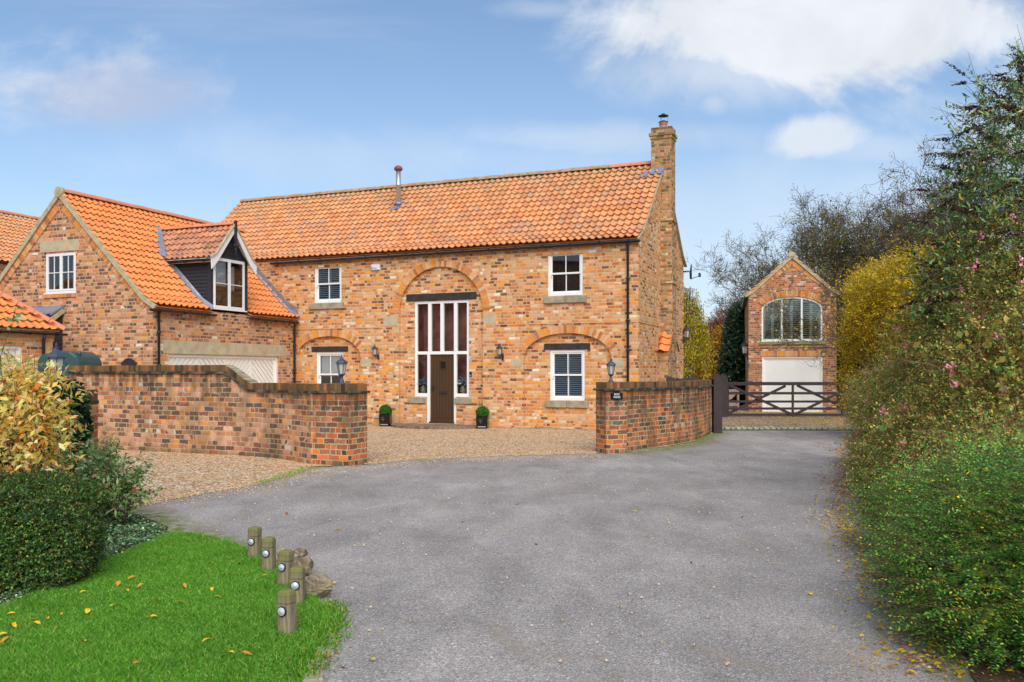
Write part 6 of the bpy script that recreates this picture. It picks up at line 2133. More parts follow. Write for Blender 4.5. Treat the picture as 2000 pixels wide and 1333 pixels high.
# ---- topiary balls in black planters
def topiary(x, ybot, label, first=None):
    X, Y = gnd(x, ybot)
    root = empty('topiary_planter', (X, Y, 0.012), -TH * .3, label, 'planter', 'topiary planters beside the door')
    mb = MB(); w0, w1, h = .165, .18, .40
    mb.hexa([(-w0, -w0, 0), (w0, -w0, 0), (w0, w0, 0), (-w0, w0, 0), (-w1, -w1, h), (w1, -w1, h), (w1, w1, h), (-w1, w1, h)])
    p_ = mb.build('pot', M['gloss_black'], root, bevel=.03)
    mb = MB(); mb.box(-.12, .12, -w0 - .012, -w0 - .002, .045, .075); mb.build('pot_stripe', M['steel'], p_)
    mb = MB()       # small metal tree badge
    for t in np.linspace(0, 2 * math.pi, 13)[:-1]:
        mb.tube([(.045 * math.cos(t) - .04, -w1 - .004, .25 + .045 * math.sin(t)), (.045 * math.cos(t + .52) - .04, -w1 - .004, .25 + .045 * math.sin(t + .52))], .005, 4)
    mb.tube([(-.04, -w1 - .002, .25), (-.04, -w1 - .002, .17)], .008, 4); mb.tube([(-.07, -w1 - .002, .17), (-.01, -w1 - .002, .17)], .005, 4)
    mb.build('badge', simple('dull silver badge', '8a8378', .4, .6), p_)
    n = 2600
    d = rdir(n); d = d[d[:, 2] > -.45]
    P = d * .205 * lumpy(d, 3, 4, .03)[:, None] + np.array([0, 0, h + .07])
    D = unit(d + rng.normal(size=d.shape) * .7)
    q = leaf_quads(P - d * .02, D, unit(d + rng.normal(size=d.shape) * .6), .034 * rng.uniform(.7, 1.3, len(d)), .02 * rng.uniform(.7, 1.3, len(d)))
    di = rdir(500); qi = leaf_quads(di * .16 + np.array([0, 0, h + .07]), unit(np.cross(di, rdir(500))), di, np.full(500, .09), np.full(500, .07))
    np_mesh('foliage', np.concatenate([q, qi]).reshape(-1, 3), 4, LM['ball'], root)
    return root
topiary(753, 833.5, 'clipped green ball in a black planter left of the door')
topiary(942.5, 838, 'clipped green ball in a black planter right of the door')
# small wooden parcel box
X, Y = gnd(741, 833)
bx_ = empty('wooden_box', (X, Y + .1, 0.01), -TH, 'small pale wooden box with grey lid beside the left topiary planter', 'box')
mb = MB(); mb.box(-.15, .15, -.12, .12, 0, .25); mb.build('body', simple('pale timber box', 'b98f5a', .7, nscale=9, namt=.12), bx_, bevel=.006)
mb = MB(); mb.hexa([(-.18, -.16, .25), (.18, -.16, .25), (.18, .15, .27), (-.18, .15, .27), (-.18, -.16, .275), (.18, -.16, .275), (.18, .15, .32), (-.18, .15, .32)]); mb.build('lid', simple('grey box lid', '9d9a95', .6), bx_)
# vases on the inside ledges of the sidelights
for (x, lab) in ((827, 'gold patterned vase with blue leaves behind the left sidelight'), (904.5, 'gold patterned vase with blue leaves behind the right sidelight')):
    u, z = hitT(x, 772, RD + .3)
    p = l2w(u, RD + .30)
    v_ = empty('vase', (p.x, p.y, gzs + .06), 0, lab, 'vase', 'vases behind the sidelights')
    mb = MB(); mb.lathe([(.055, 0), (.09, .05), (.105, .13), (.09, .21), (.05, .26), (.055, .28)], 14, (0, 0, 0))
    m_, n_, b_, o_ = new_mat('gold lattice vase')
    uvn = n_.n('ShaderNodeTexCoord').outputs['Object']
    ck = n_.n('ShaderNodeTexVoronoi', ins={'Scale': 26.0, 'Vector': uvn})
    n_.set(b_.inputs['Base Color'], n_.mix(n_.maprange(ck.outputs['Distance'], .3, .5), lin('6e5a34'), lin('e2d6b0'))); n_.set(b_.inputs['Roughness'], .4)
    mb.build('vase_body', m_, v_)
    d = rdir(110); d[:, 2] = np.abs(d[:, 2]) * .8
    q = leaf_quads(d * rng.uniform(.08, .24, (110, 1)) + np.array([0, 0, .33]), unit(d + rng.normal(size=d.shape) * .5), rdir(110), np.full(110, .10), np.full(110, .055))
    np_mesh('leaves', q.reshape(-1, 3), 4, simple('silver blue leaf', 'a9c0d0', .6), v_)

# ---- timber bollards with round discs
def rough_post_mat():
    m, n, b, o = new_mat('mossy round-topped post timber')
    tc = n.n('ShaderNodeTexCoord').outputs['Object']
    gr = n.noise(n.vm('MULTIPLY', tc, (14, 14, 1.6)), 4.0, 5.0, .65)
    c = n.ramp(gr, [(.3, lin('5e5138')), (.5, lin('85765a')), (.7, lin('a0906f'))])
    z = n.sep(tc)[2]
    ms = n.m('MULTIPLY', n.maprange(z, .20, .29, 0, 1), n.maprange(n.noise(tc, 12.0, 4.0, .6), .3, .55))
    c = n.mix(n.m('MULTIPLY', ms, .75), c, lin('6b6f28'))
    low_ = n.m('MULTIPLY', n.maprange(z, .0, .07, 1, 0), .5)
    c = n.mix(low_, c, lin('4a4a22'))
    n.set(b.inputs['Base Color'], c); n.set(b.inputs['Roughness'], .9)
    n.set(b.inputs['Normal'], n.n('ShaderNodeBump', ins={'Strength': .5, 'Distance': .006, 'Height': gr}))
    return m
POST = rough_post_mat()
def bollard_proto():
    root = empty('timber_bollard')
    h, w_ = .31, .049
    mb = MB()
    def ring(z, w, ch): return [(-w + ch, -w, z), (w - ch, -w, z), (w, -w + ch, z), (w, w - ch, z), (w - ch, w, z), (-w + ch, w, z), (-w, w - ch, z), (-w, -w + ch, z)]
    R_ = [ring(-.1, w_, .012), ring(h - .090, w_, .010), ring(h - .088, w_ - .007, .008), ring(h - .083, w_ - .007, .008), ring(h - .081, w_, .010), ring(h - .028, w_, .010), ring(h - .008, w_ - .006, .010), ring(h, w_ - .018, .008)]
    vs = [p for r in R_ for p in r]; fs = []
    for i in range(len(R_) - 1):
        for k in range(8):
            fs.append((i * 8 + k, i * 8 + (k + 1) % 8, (i + 1) * 8 + (k + 1) % 8, (i + 1) * 8 + k))
    fs.append(tuple(range(len(vs) - 8, len(vs)))); mb.grid(vs, fs)
    mb.build('post', POST, root)
    mb = MB(); mb.lathe([(.034, 0), (.034, .010), (.029, .013)], 22, (0, 0, 0)); mb.v = [(x, -w_ - z - .0005, y + h - .132) for x, y, z in mb.v]
    b1 = mb.build('disc_base', simple('black rubber ring', '1c1d20', .5), root)
    mb = MB(); mb.lathe([(.028, .010), (.028, .014), (.025, .016), (.009, .016), (.007, .018), (.003, .018)], 22, (0, 0, 0)); mb.v = [(x, -w_ - z - .0005, y + h - .132) for x, y, z in mb.v]
    mb.build('metal_disc', M['disc'], root)
    return root
M['disc'] = simple('brushed aluminium disc', 'c8cbd0', .4, .25)
proto = bollard_proto()
BO = [(497, 1093, 'farthest wooden bollard at the head of the row, moss on its cap', .0, 1.0), (525, 1118, 'second bollard from the back, beside the farthest stone', .12, 1.0), (557, 1148, 'middle wooden bollard in front of the small stones', -.05, 1.0),
      (581, 1185, 'fourth bollard, bright white disc, beside the largest stone', .25, .98), (562, 1244, 'nearest wooden bollard on the lawn, leaning slightly', -.08, 1.0)]
for i, (x, y, lab, rz, sc_) in enumerate(BO):
    o = proto if i == 0 else copy_tree(proto)
    X, Y = gnd(x, y, .0)
    o.location = (X, Y, 0); o.rotation_euler = (R([0, 1.5, -1, 1, -1.5][i]), R([1.0, .5, 1.5, 0, -3.0][i]), rz - .30)
    hpx = [64, 69, 73, 78, 91][i]
    o.scale = (1, 1, (hpx / F_PX * Y) / .31)
    o['label'] = lab; o['category'] = 'bollard'; o['group'] = 'bollards along the lawn edge'

# ---- stones
def rock(name, x, y, w_px, h_px, seed, label, col='8b7a62'):
    X, Y = gnd(x, y)
    s = Y / F_PX
    bm = bmesh.new(); bmesh.ops.create_icosphere(bm, subdivisions=4, radius=1)
    r = np.random.RandomState(seed)
    planes = [(unit(r.normal(size=3)), r.uniform(.62, .92)) for _ in range(13)]
    for v in bm.verts:
        p = np.array(v.co)
        for nrm, d in planes:
            k = p @ nrm
            if k > d: p = p - nrm * (k - d) * .93
        d_ = unit(p[None])[0]
        p = p * (lumpy(d_[None] * 3, seed, 3.0, .05)[0]) * (1 + .018 * math.sin(p[0] * 23 + p[2] * 17) * math.sin(p[1] * 19 + seed))
        v.co = Vector((p[0] * w_px * s / 2, p[1] * w_px * s / 2 * .85, p[2] * h_px * s / 2))
    me = bpy.data.meshes.new(name); bm.to_mesh(me); bm.free()
    m, n, b, o_ = new_mat('weathered stone ' + name)
    tc = n.n('ShaderNodeTexCoord').outputs['Object']
    c = n.ramp(n.noise(tc, 9.0, 6.0, .7, .5), [(.3, lin('4a3d30')), (.48, lin(col)), (.62, lin('a8967a')), (.75, lin('c9bca2'))])
    c = n.mix(n.m('MULTIPLY', n.maprange(n.noise(tc, 5.0, 3.0), .55, .7), .6), c, lin('5a5d36'))
    n.set(b.inputs['Base Color'], c); n.set(b.inputs['Roughness'], .9)
    n.set(b.inputs['Normal'], n.n('ShaderNodeBump', ins={'Strength': .7, 'Distance': .015, 'Height': n.noise(tc, 22.0, 6.0, .7)}))
    o = link_mesh(name, me, m)
    for p in me.polygons: p.use_smooth = False
    o.location = (X, Y + w_px * s * .3, h_px * s * .40)
    return tag(o, label, 'stone', 'stones behind the bollards')
rock('stone', 619, 1172, 60, 54, 5, 'largest brown stone, on the lawn corner beside the fourth bollard')
rock('stone', 592, 1126, 38, 40, 8, 'mid sized stone behind the largest one', '7d6a52')
rock('stone', 570, 1108, 30, 30, 11, 'small pale stone behind the middle bollard')
rock('stone', 549, 1098, 26, 28, 14, 'smallest stone, half hidden by the second bollard', '9a8b70')
rock('stone', 585, 1092, 30, 22, 17, 'low flat stone farthest back in the group', '6a5844')

# ---- oil tank and arched timber gate behind the tall wall
tX, tY = W3(140, 700, 21.2).x, 21.2
tank = empty('oil_tank', (tX, tY, 0), -.05, 'dark green plastic oil tank seen over the garden wall', 'oil tank')
s = 21.2 / F_PX
mb = MB()
xl, xr = (97 - 140) * s, (178 - 140) * s
top_ = CAMH + (HY - 686) * s
prof = [(xl, .3), (xr, .3), (xr, top_ - .28), (xr - .06, top_ - .14), (xr - .22, top_ - .03), (xr - .45, top_), (xr - .62, top_ - .04), (xl + .1, top_ - .1), (xl, top_ - .25)]
mb.prism([(x, -.55, z) for x, z in prof], (0, 1.1, 0), False); mb.build('tank_body', M['tank'], tank, bevel=.03)
mb = MB(); mb.tube([(-.25, -.3, top_ - .06), (-.25, -.3, top_ + .05)], .06, 12); mb.tube([(xr - .12, -.3, top_ - .12), (xr - .12, -.3, top_ - .02)], .05, 12); mb.tube([(.17, -.56, top_ - .3), (.17, -.575, top_ - .3)], .022, 8); mb.build('tank_cap', M['tank'], tank)
mb = MB(); mb.box(xl, xr, -.5, .5, 0, .3); mb.build('tank_plinth', M['stone_dark'], tank)
gX, gY = W3(251, 705, 22.6).x, 22.6
ag = empty('arched_side_gate', (gX, gY, 0), -TH, 'dark arched top of a timber gate just above the tall wall', 'gate')
mb = MB(); s = gY / F_PX
w_ = 19 * s; tz = CAMH + (HY - 702) * s
for i in range(7):
    a, b = -w_ + 2 * w_ * i / 7, -w_ + 2 * w_ * (i + 1) / 7 - .01
    za, zb = tz - .14 * (a / w_) ** 2, tz - .14 * (b / w_) ** 2
    mb.hexa([(a, 0, 0), (b, 0, 0), (b, .03, 0), (a, .03, 0), (a, 0, za), (b, 0, zb), (b, .03, zb), (a, .03, za)])
mb.build('boards', M['gate'], ag)
mb = MB(); mb.tube([(-w_ * 1.03 + 2.06 * w_ * i / 10, .015, tz + .01 - .14 * (2 * i / 10 - 1) ** 2) for i in range(11)], .025, 6); mb.build('top_rail', M['gate'], ag)
# picket tops behind the right wall
for (x, Y, hw, yt) in ((1309, 25.9, .12, 738), (1332, 27.5, .25, 740), (1352, 28.5, .22, 739.5)):
    p = W3(x, yt, Y)
    mb = MB(); mb.box(-hw, hw, -.02, .02, 0, p.z); mb.box(-hw + .06, -hw + .14, -.03, -.021, 0, p.z + .03); o = mb.build('timber_fence', M['gate']); o.location = (p.x, p.y, 0)
    tag(o, {1309: 'dark fence top left of the group behind the curved wall', 1332: 'dark fence top behind the middle of the curved wall', 1352: 'dark fence top right of the group behind the curved wall'}[x], 'fence', 'dark fence tops behind the curved wall')
# utility pole far behind
p = W3(1424, 604, 75)
pole = empty('utility_pole', (p.x, p.y, 0), .3, 'wooden utility pole with crossarm and insulators far behind the hedge', 'pole')
mb = MB(); mb.tube([(0, 0, 0), (0, 0, p.z - .1)], [.16, .12], 8); mb.build('pole_shaft', simple('pole timber', '7a6a58', .9), pole)
mb = MB(); mb.box(-.8, .8, -.06, .06, p.z - .35, p.z - .2); mb.build('crossarm', simple('crossarm metal', '55524e', .7), pole)
for x in (-.7, 0.0, .7):
    mb = MB(); mb.lathe([(.03, 0), (.07, .03), (.05, .1), (.08, .14), (.04, .3)], 8, (x, 0, p.z - .2)); mb.build('insulator', simple('brown insulator', '3d3734', .3), pole)

# ================================================================== VEGETATION ON THE LEFT
bush('ivy', [(-5.75, 10.12, 1.0, .32, .26, .42), (-5.52, 10.1, 1.1, .34, .26, .38), (-5.5, 10.08, .7, .30, .26, .5), (-5.9, 10.1, .5, .4, .3, .5), (-5.30, 10.12, 1.15, .24, .24, .28), (-6.2, 10.1, .9, .4, .3, .6), (-5.40, 10.2, 1.36, .30, .35, .20), (-5.75, 10.2, 1.38, .30, .35, .20), (-5.25, 10.1, .95, .2, .22, .3)],
     4600, 5, .09, .085, .09, 'ivy', 'dark glossy ivy covering the near gate pier', 'ivy', 3, .25, up=-.4, spread=.5, twigr=.002)
bush('clipped_shrub', [wblob(50, 1045, 7.15, 112, 108, .5), wblob(112, 1060, 7.1, 68, 88, .45), wblob(-60, 1040, 7.3, 130, 112, .6), wblob(80, 985, 7.4, 105, 48, .45), wblob(35, 1110, 6.95, 120, 50, .35)],
     16000, 7, .07, .026, .015, 'box', 'dark rounded clipped evergreen shrub at the left edge of the lawn', 'shrub', 5, .16, up=.45, spread=.6, twigr=.0015, amp=.10, freq=3.0)
# dogwood with large variegated autumn leaves
dw_b = [wblob(35, 815, 8.3, 68, 85, .45), wblob(78, 775, 8.2, 40, 42, .3), wblob(20, 880, 8.2, 75, 45, .4), wblob(-30, 770, 8.4, 60, 80, .45), wblob(60, 850, 8.1, 40, 50, .3), wblob(15, 750, 8.3, 45, 45, .3)]
bush('variegated_dogwood', dw_b, 560, 6, .28, .086, .040, 'dogwood', 'yellow and cream variegated shrub with orange tinted leaves at the left edge', 'shrub', 7, .55, TWIGR, .0022, up=.0, spread=.9, droop=1.2, core=False, amp=.12)
# its tall thin shoot against the roof
def shoot(name, pts, k, leafL, leafW, mat, label, cat, r=.003, twig=TWIGR):
    root = empty(name, pts[0], 0, label, cat)
    P = np.array([Vector(p) - Vector(pts[0]) for p in pts])
    segs = np.stack([P[:-1], P[1:]], 1)
    strands(segs, np.tile([[r, r * .8]], (len(segs), 1)), 'stem', twig, root)
    t = rng.uniform(0, len(P) - 1.001, k); i = t.astype(int); f = (t - i)[:, None]
    B = P[i] * (1 - f) + P[i + 1] * f
    D = unit(rdir(k) + np.array([0, -.2, -.1]))
    np_mesh('leaves', leaf_quads(B, D, rdir(k), leafL * rng.uniform(.6, 1.2, k), leafW * rng.uniform(.7, 1.2, k)).reshape(-1, 3), 4, LM[mat], root)
    return root
shoot('shoot', [W3(x, y, 8.0) for x, y in ((20, 790), (5, 740), (0, 700), (14, 660), (26, 630), (31, 600))], 34, .085, .038, 'varieg', 'thin leafy shoot rising in front of the low garage roof', 'shoot')
shoot('shoot', [W3(x, y, 8.0) for x, y in ((60, 850), (62, 800), (66, 740), (68, 700), (66, 692))], 16, .05, .026, 'dogwood', 'bare red shoot standing above the yellow leaves', 'shoot')
vb_ = [wblob(185, 915, 9.9, 48, 28, .4), wblob(215, 948, 9.8, 44, 30, .4), wblob(165, 960, 9.9, 50, 44, .4), wblob(240, 965, 9.6, 22, 22, .3), wblob(150, 915, 9.9, 40, 26, .3)]
bush('variegated_shrub', vb_, 520, 8, .25, .078, .032, 'varieg', 'loose grey green shrub with red shoot tips beside the gravel', 'shrub', 9, .6, TWIGR, .0025, up=.5, spread=.8, core=False, amp=.25)
# low ground cover strip
def in_poly(X, Y, poly):
    c = np.zeros(X.shape, bool); n = len(poly)
    for i in range(n):
        x1, y1 = poly[i]; x2, y2 = poly[(i + 1) % n]
        if y1 == y2: continue
        c ^= ((y1 > Y) != (y2 > Y)) & (X < (x2 - x1) * (Y - y1) / (y2 - y1) + x1)
    return c
def scatter(poly, n):
    P = np.array(poly); lo, hi = P.min(0), P.max(0)
    out = np.zeros((0, 2))
    while len(out) < n:
        q = rng.uniform(lo, hi, (n * 3, 2)); out = np.concatenate([out, q[in_poly(q[:, 0], q[:, 1], poly)]])
    return out[:n]
gc_poly = [gnd(*p) for p in [(-120, 1260), (0, 1195), (60, 1172), (115, 1146), (180, 1112), (250, 1080), (300, 1060), (335, 1046), (300, 1022), (250, 1008), (190, 1000), (120, 1040), (0, 1090), (-120, 1130)]]
q2 = scatter(gc_poly, 9000)
z = rng.uniform(.01, .11, len(q2)) * (0.6 + .4 * np.sin(q2[:, 0] * 5) * np.sin(q2[:, 1] * 4))
P = np.column_stack([q2, np.maximum(z, .012)])
gcv = np_mesh('ground_cover', leaf_quads(P, unit(rng.normal(size=(len(P), 3)) * [1, 1, .35]), unit(np.array([0, 0, 1.]) + rng.normal(size=(len(P), 3)) * .5), .036 * rng.uniform(.6, 1.3, len(P)), .018 * rng.uniform(.7, 1.3, len(P))).reshape(-1, 3), 4, LM['vinca'])
tag(gcv, kind='stuff')

# ---- grass blades
ng = 300000
q2 = scatter([p for p in lawn_poly if p[1] > 0], int(ng))
dist = q2[:, 1]
keepg = rng.uniform(0, 1, len(q2)) < np.clip(1.25 - dist * .05, .3, 1)
q2 = q2[keepg & (q2[:, 1] > 4.4) & (q2[:, 0] > -.66 * q2[:, 1])]
n = len(q2)
tuft = .75 + .35 * np.sin(q2[:, 0] * 2.1 + 1) * np.sin(q2[:, 1] * 1.7) + .15 * np.sin(q2[:, 0] * 9) * np.sin(q2[:, 1] * 11)
h = rng.uniform(.022, .05, n) * tuft
a = rng.uniform(0, 6.283, n)
P = np.column_stack([q2, np.full(n, .012)])
lean_ = np.column_stack([np.cos(a), np.sin(a), np.zeros(n)]) * (h * rng.uniform(.2, 1.1, n))[:, None]
sd_ = np.column_stack([-np.sin(a * 3), np.cos(a * 3), np.zeros(n)]) * .0022
tip = P + lean_ + np.column_stack([np.zeros(n), np.zeros(n), h])
midp = P + lean_ * .3 + np.column_stack([np.zeros(n), np.zeros(n), h * .6])
LM['grass'] = leaf_mat('grass blade', [(0, '3f6e14'), (.3, '55901e'), (.6, '66a424'), (.85, '82b43a'), (.96, 'b0c468'), (1, 'b9b25a')], .5, .4, nz=.9, namt=.75, gain=1.22)
go = np_mesh('grass', np.stack([P - sd_, midp - sd_ * .9, tip, midp + sd_ * .9], 1).reshape(-1, 3), 4, LM['grass'])
tag(go, kind='stuff')

# ================================================================== VEGETATION ON THE RIGHT
# foreground honeysuckle: horizontal sprays spilling on to the drive
hb = [wblob(1980, 1120, 5.6, 170, 170, .7), wblob(2000, 1010, 6.3, 150, 110, .8), wblob(1890, 1060, 6.9, 105, 90, .6), wblob(1800, 1010, 8.2, 80, 70, .6), wblob(1960, 1230, 5.3, 105, 85, .4), wblob(1845, 1120, 6.7, 70, 55, .35), wblob(2100, 1150, 5.3, 150, 220, .7), wblob(2080, 980, 6.8, 130, 90, .8)]
bush('honeysuckle_hedge', hb, 9500, 16, .32, .026, .014, 'honey', 'dense small leaved green hedge nearest the camera on the right', 'hedge', 21, .3, TWIG, .0016, up=.12, spread=.6, droop=.5, amp=.30, freq=4.0, flat=True)
# flowering escallonia hedge
eb = [wblob(1768, 900, 12.5, 78, 95, .9), wblob(1778, 810, 13.5, 82, 95, 1.0), wblob(1742, 790, 15.5, 60, 62, 1.1), wblob(1880, 720, 11.5, 115, 125, 1.2), wblob(1850, 880, 10.0, 120, 120, 1.0), wblob(1970, 760, 9.5, 120, 190, 1.1),
      wblob(1950, 930, 8.6, 110, 110, .9), wblob(1748, 960, 12.0, 62, 60, .7), wblob(1930, 610, 11.5, 110, 100, 1.2), wblob(1740, 850, 15.0, 52, 65, 1.0), wblob(1830, 740, 13.5, 70, 75, 1.0), wblob(2060, 640, 9.8, 120, 260, 1.2), wblob(1790, 1010, 10.2, 60, 50, .5)]
er, EP, EO, eoff = bush('flowering_hedge', eb, 15000, 9, .34, .042, .022, 'escal', 'tall loose hedge with small pink flowers along the right of the drive', 'hedge', 23, .34, TWIG, .0016, up=.1, spread=.95, droop=.6, amp=.34, freq=3.2)
fr_ = EO @ np.array([-.5, -.85, 0.1]) > .1
fi = rng.choice(np.where(fr_)[0], 95)
fp = np.repeat(EP[fi] + EO[fi] * .15, 14, 0) + rng.normal(size=(95 * 14, 3)) * .026
np_mesh('flowers', leaf_quads(fp, rdir(len(fp)), rdir(len(fp)), np.full(len(fp), .034), np.full(len(fp), .026)).reshape(-1, 3) - eoff, 4, LM['pink'], er)
# arching bare stems over the hedge
def arching(name, blobs_pts, n, ln, label, cat, mat, parent=None, r=.004):
    pass
sel = rng.choice(np.where(fr_)[0], 170)
st = EP[sel]; d0 = unit(EO[sel] * .5 + rng.normal(size=(170, 3)) * .6 + np.array([-.3, -.2, .25])); L_ = rng.uniform(.4, 1.1, 170)[:, None]
p1 = st + d0 * L_ * .5 + np.array([0, 0, .04]); p2 = st + d0 * L_ - np.array([0, 0, .12]) * L_
S = np.concatenate([np.stack([st, p1], 1), np.stack([p1, p2], 1)]) - eoff
strands(S, np.tile([[.0022, .0014]], (len(S), 1)), 'bare_stems', simple('pale dead stem', '8a7350', .9), er)
sel = rng.choice(np.where(fr_)[0], 5200)
wgt = rng.uniform(0, 1, 5200) < np.where(EP[sel][:, 2] < 2.4, .9, .45)
sel = sel[wgt]; st = EP[sel] - EO[sel] * .1; m_t = len(sel)
d0 = unit(EO[sel] * .6 + rng.normal(size=(m_t, 3)) * .8); L_ = rng.uniform(.2, .6, m_t)[:, None]
p1_ = st + d0 * L_ * .5; p2_ = p1_ + unit(d0 + rng.normal(size=(m_t, 3)) * .5) * L_ * .5
strands(np.concatenate([np.stack([st, p1_], 1), np.stack([p1_, p2_], 1)]) - eoff, np.tile([[.0026, .0016]], (2 * m_t, 1)), 'brown_twigs', simple('russet twig', '80502f', .9), er)
# spray that reaches over the drive
shoot('spray', [W3(x, y, 11.0) for x, y in ((1730, 905), (1700, 897), (1675, 903), (1650, 905), (1630, 910), (1615, 908))], 46, .035, .02, 'escal', 'thin leafy spray reaching out over the drive from the hedge', 'branch', .003, TWIG)
# buddleja: tall, arching stems, large leaves and brown seed heads
bb = [wblob(1950, 480, 10.8, 110, 130, 1.0), wblob(1990, 330, 10.5, 75, 160, .9), wblob(2050, 250, 10.4, 90, 220, 1.0), wblob(1900, 540, 11.2, 90, 70, .9), wblob(2080, 420, 10.5, 120, 260, 1.0)]
br, BP, BO_, boff = bush('buddleja', bb, 1900, 7, .38, .095, .03, 'budd', 'tall buddleja with brown seed heads rising above the hedge at the right edge', 'shrub', 25, .5, TWIG, .004, up=.45, spread=.85, droop=.9, amp=.42, freq=2.8, core=False)
out_ = BO_ @ np.array([-.8, -.4, .5]) > -.2
si = rng.choice(np.where(out_)[0], 230)
sb_ = BP[si] + BO_[si] * .1; sdn = unit(BO_[si] * .45 + np.array([-.7, -.15, .05]) + rng.normal(size=(230, 3)) * .42)
sb_ = sb_ + sdn * .1
k = 46
t = np.tile(np.linspace(0, 1, k), 230); base = np.repeat(sb_, k, 0) + np.repeat(sdn, k, 0) * (t * np.repeat(rng.uniform(.2, .46, 230), k))[:, None] - np.array([0, 0, 1]) * (t ** 2 * .05)[:, None]
q = leaf_quads(base, unit(rdir(len(base)) + np.repeat(sdn, k, 0) * .6), rdir(len(base)), .040 * (1.15 - .8 * t), .032 * (1.15 - .8 * t))
np_mesh('seed_heads', q.reshape(-1, 3) - boff, 4, LM['seed'], br)
strands(np.stack([sb_ - sdn * .45, sb_ + sdn * .25], 1) - boff, np.tile([[.004, .0025]], (230, 1)), 'flower_stems', TWIG, br)
yi = rng.choice(len(BP), 260)
np_mesh('yellow_leaves', leaf_quads(BP[yi], rdir(260), rdir(260), np.full(260, .075), np.full(260, .04)).reshape(-1, 3) - boff, 4, LM['yellow'], br)
# yellow shrub in front of the garage
yb = [wblob(1740, 620, 22.5, 85, 85, 1.2), wblob(1700, 680, 23.5, 52, 80, 1.0), wblob(1790, 560, 21.5, 80, 65, 1.2), wblob(1690, 750, 23.5, 40, 60, .8), wblob(1850, 540, 20.5, 70, 60, 1.2), wblob(1810, 650, 20.5, 75, 85, 1.0), wblob(1715, 570, 24, 50, 50, 1.0)]
bush('yellow_shrub', yb, 7500, 7, .30, .066, .042, 'yellow', 'large bright yellow autumn shrub right of the far garage', 'shrub', 27, .45, TWIG, .005, up=.35, spread=.8, amp=.2, core=False)

# ---- branching trees
def tree(name, x, y_base_Y, height, crown_r, label, seed, leafmat=None, nleaf=0, leafsize=.07, bark=BARKG, levels=6, lean=(0, 0), twig_r=.0125, trunk_r=.16, kids=(7, 6, 6, 5, 5), spread=.75, fork=.25, group='bare trees behind the garage', cat='tree', ivy=0, updraft=.25):
    r = np.random.RandomState(seed)
    X = (x - CX) / F_PX * y_base_Y
    root = empty(name, (X, y_base_Y, 0), 0, label, cat, group)
    segs, rads = [], []
    cur = []
    # trunk: several leaning stems
    ns = 3
    for s_ in range(ns):
        d = unit(np.array([r.normal() * .22 + lean[0], r.normal() * .22 + lean[1], 1.0]))
        p = np.zeros(3); L = height * fork * r.uniform(.8, 1.2); rr = trunk_r / (1 + .35 * s_)
        pts = [p]
        for k in range(3):
            q = pts[-1] + d * L / 3; d = unit(d + r.normal(size=3) * .12); pts.append(q)
        for k in range(3):
            segs.append((pts[k], pts[k + 1])); rads.append((rr * (1 - .12 * k), rr * (1 - .12 * (k + 1))))
        cur.append((pts[-1], d, height * .36 * r.uniform(.8, 1.2), rr * .64))
    nt = len(segs)
    tips = []
    cs, cr_ = [], []
    for lev in range(levels - 1):
        nxt = []
        nk = kids[min(lev, len(kids) - 1)]
        for (p, d, L, rr) in cur:
            # the branch itself in three bent pieces
            pts = [p]; dd = d
            for k in range(3):
                dd = unit(dd + r.normal(size=3) * (.10 + .05 * lev) + np.array([0, 0, updraft * .12]))
                pts.append(pts[-1] + dd * L / 3)
            for k in range(3):
                cs.append((pts[k], pts[k + 1])); cr_.append((max(twig_r * .5, rr * (1 - .2 * k)), max(twig_r * .4, rr * (1 - .2 * (k + 1)))))
            for c in range(nk):
                t = r.uniform(.25, 1.0); i = min(2, int(t * 3)); q = pts[i] + (pts[i + 1] - pts[i]) * (t * 3 - i)
                side = unit(np.cross(dd, r.normal(size=3)))
                nd = unit(dd * (1 - spread * .5) + side * spread + np.array([0, 0, updraft]))
                nxt.append((q, nd, L * r.uniform(.42, .66), max(twig_r * .8, rr * r.uniform(.36, .55))))
            if lev == levels - 2: tips.append(pts[-1])
        cur = nxt
    cs, cr_ = np.array(cs), np.array(cr_)
    # squeeze the crown to its width
    strands(np.array(segs), np.array(rads), 'trunk', bark, root, 6)
    strands(cs, cr_, 'crown', bark, root)
    if nleaf:
        T = cs[-max(50, int(len(cs) * .8)):, 1]
        i = r.choice(len(T), nleaf)
        P = T[i] + r.normal(size=(nleaf, 3)) * .10
        np_mesh('leaves', leaf_quads(P, rdir(nleaf), rdir(nleaf), leafsize * r.uniform(.6, 1.3, nleaf), leafsize * .65 * r.uniform(.7, 1.2, nleaf)).reshape(-1, 3), 4, LM[leafmat], root)
    if ivy:
        pts = np.array([s[0] for s in segs] + [c[0] for c in cs[:60]])
        i = r.choice(len(pts), ivy)
        P = pts[i] + r.normal(size=(ivy, 3)) * np.array([.55, .55, .8]); P[:, 2] = np.abs(P[:, 2])
        np_mesh('ivy_leaves', leaf_quads(P, unit(rdir(ivy) + np.array([0, 0, -.6])), rdir(ivy), .13 * r.uniform(.7, 1.3, ivy), .11 * r.uniform(.7, 1.3, ivy)).reshape(-1, 3), 4, LM['ivyfar'], root)
    return root
tree('bare_tree', 1500, 56, 11.5, 3, 'bare tree with spreading twigs left of the far garage roof', 101, 'amber', 160, .10, twig_r=.0125, trunk_r=.14)
tree('bare_tree', 1640, 50, 13.0, 3, 'ivy clad bare tree directly right of the far garage gable', 102, 'oldleaf', 7800, .09, ivy=7000, twig_r=.0125, trunk_r=.2)
tree('bare_tree', 1600, 60, 14.5, 3, 'tallest thin bare tree behind the far garage', 106, None, 0, .09, twig_r=.0125, trunk_r=.14, kids=(6, 5, 5, 4, 4))
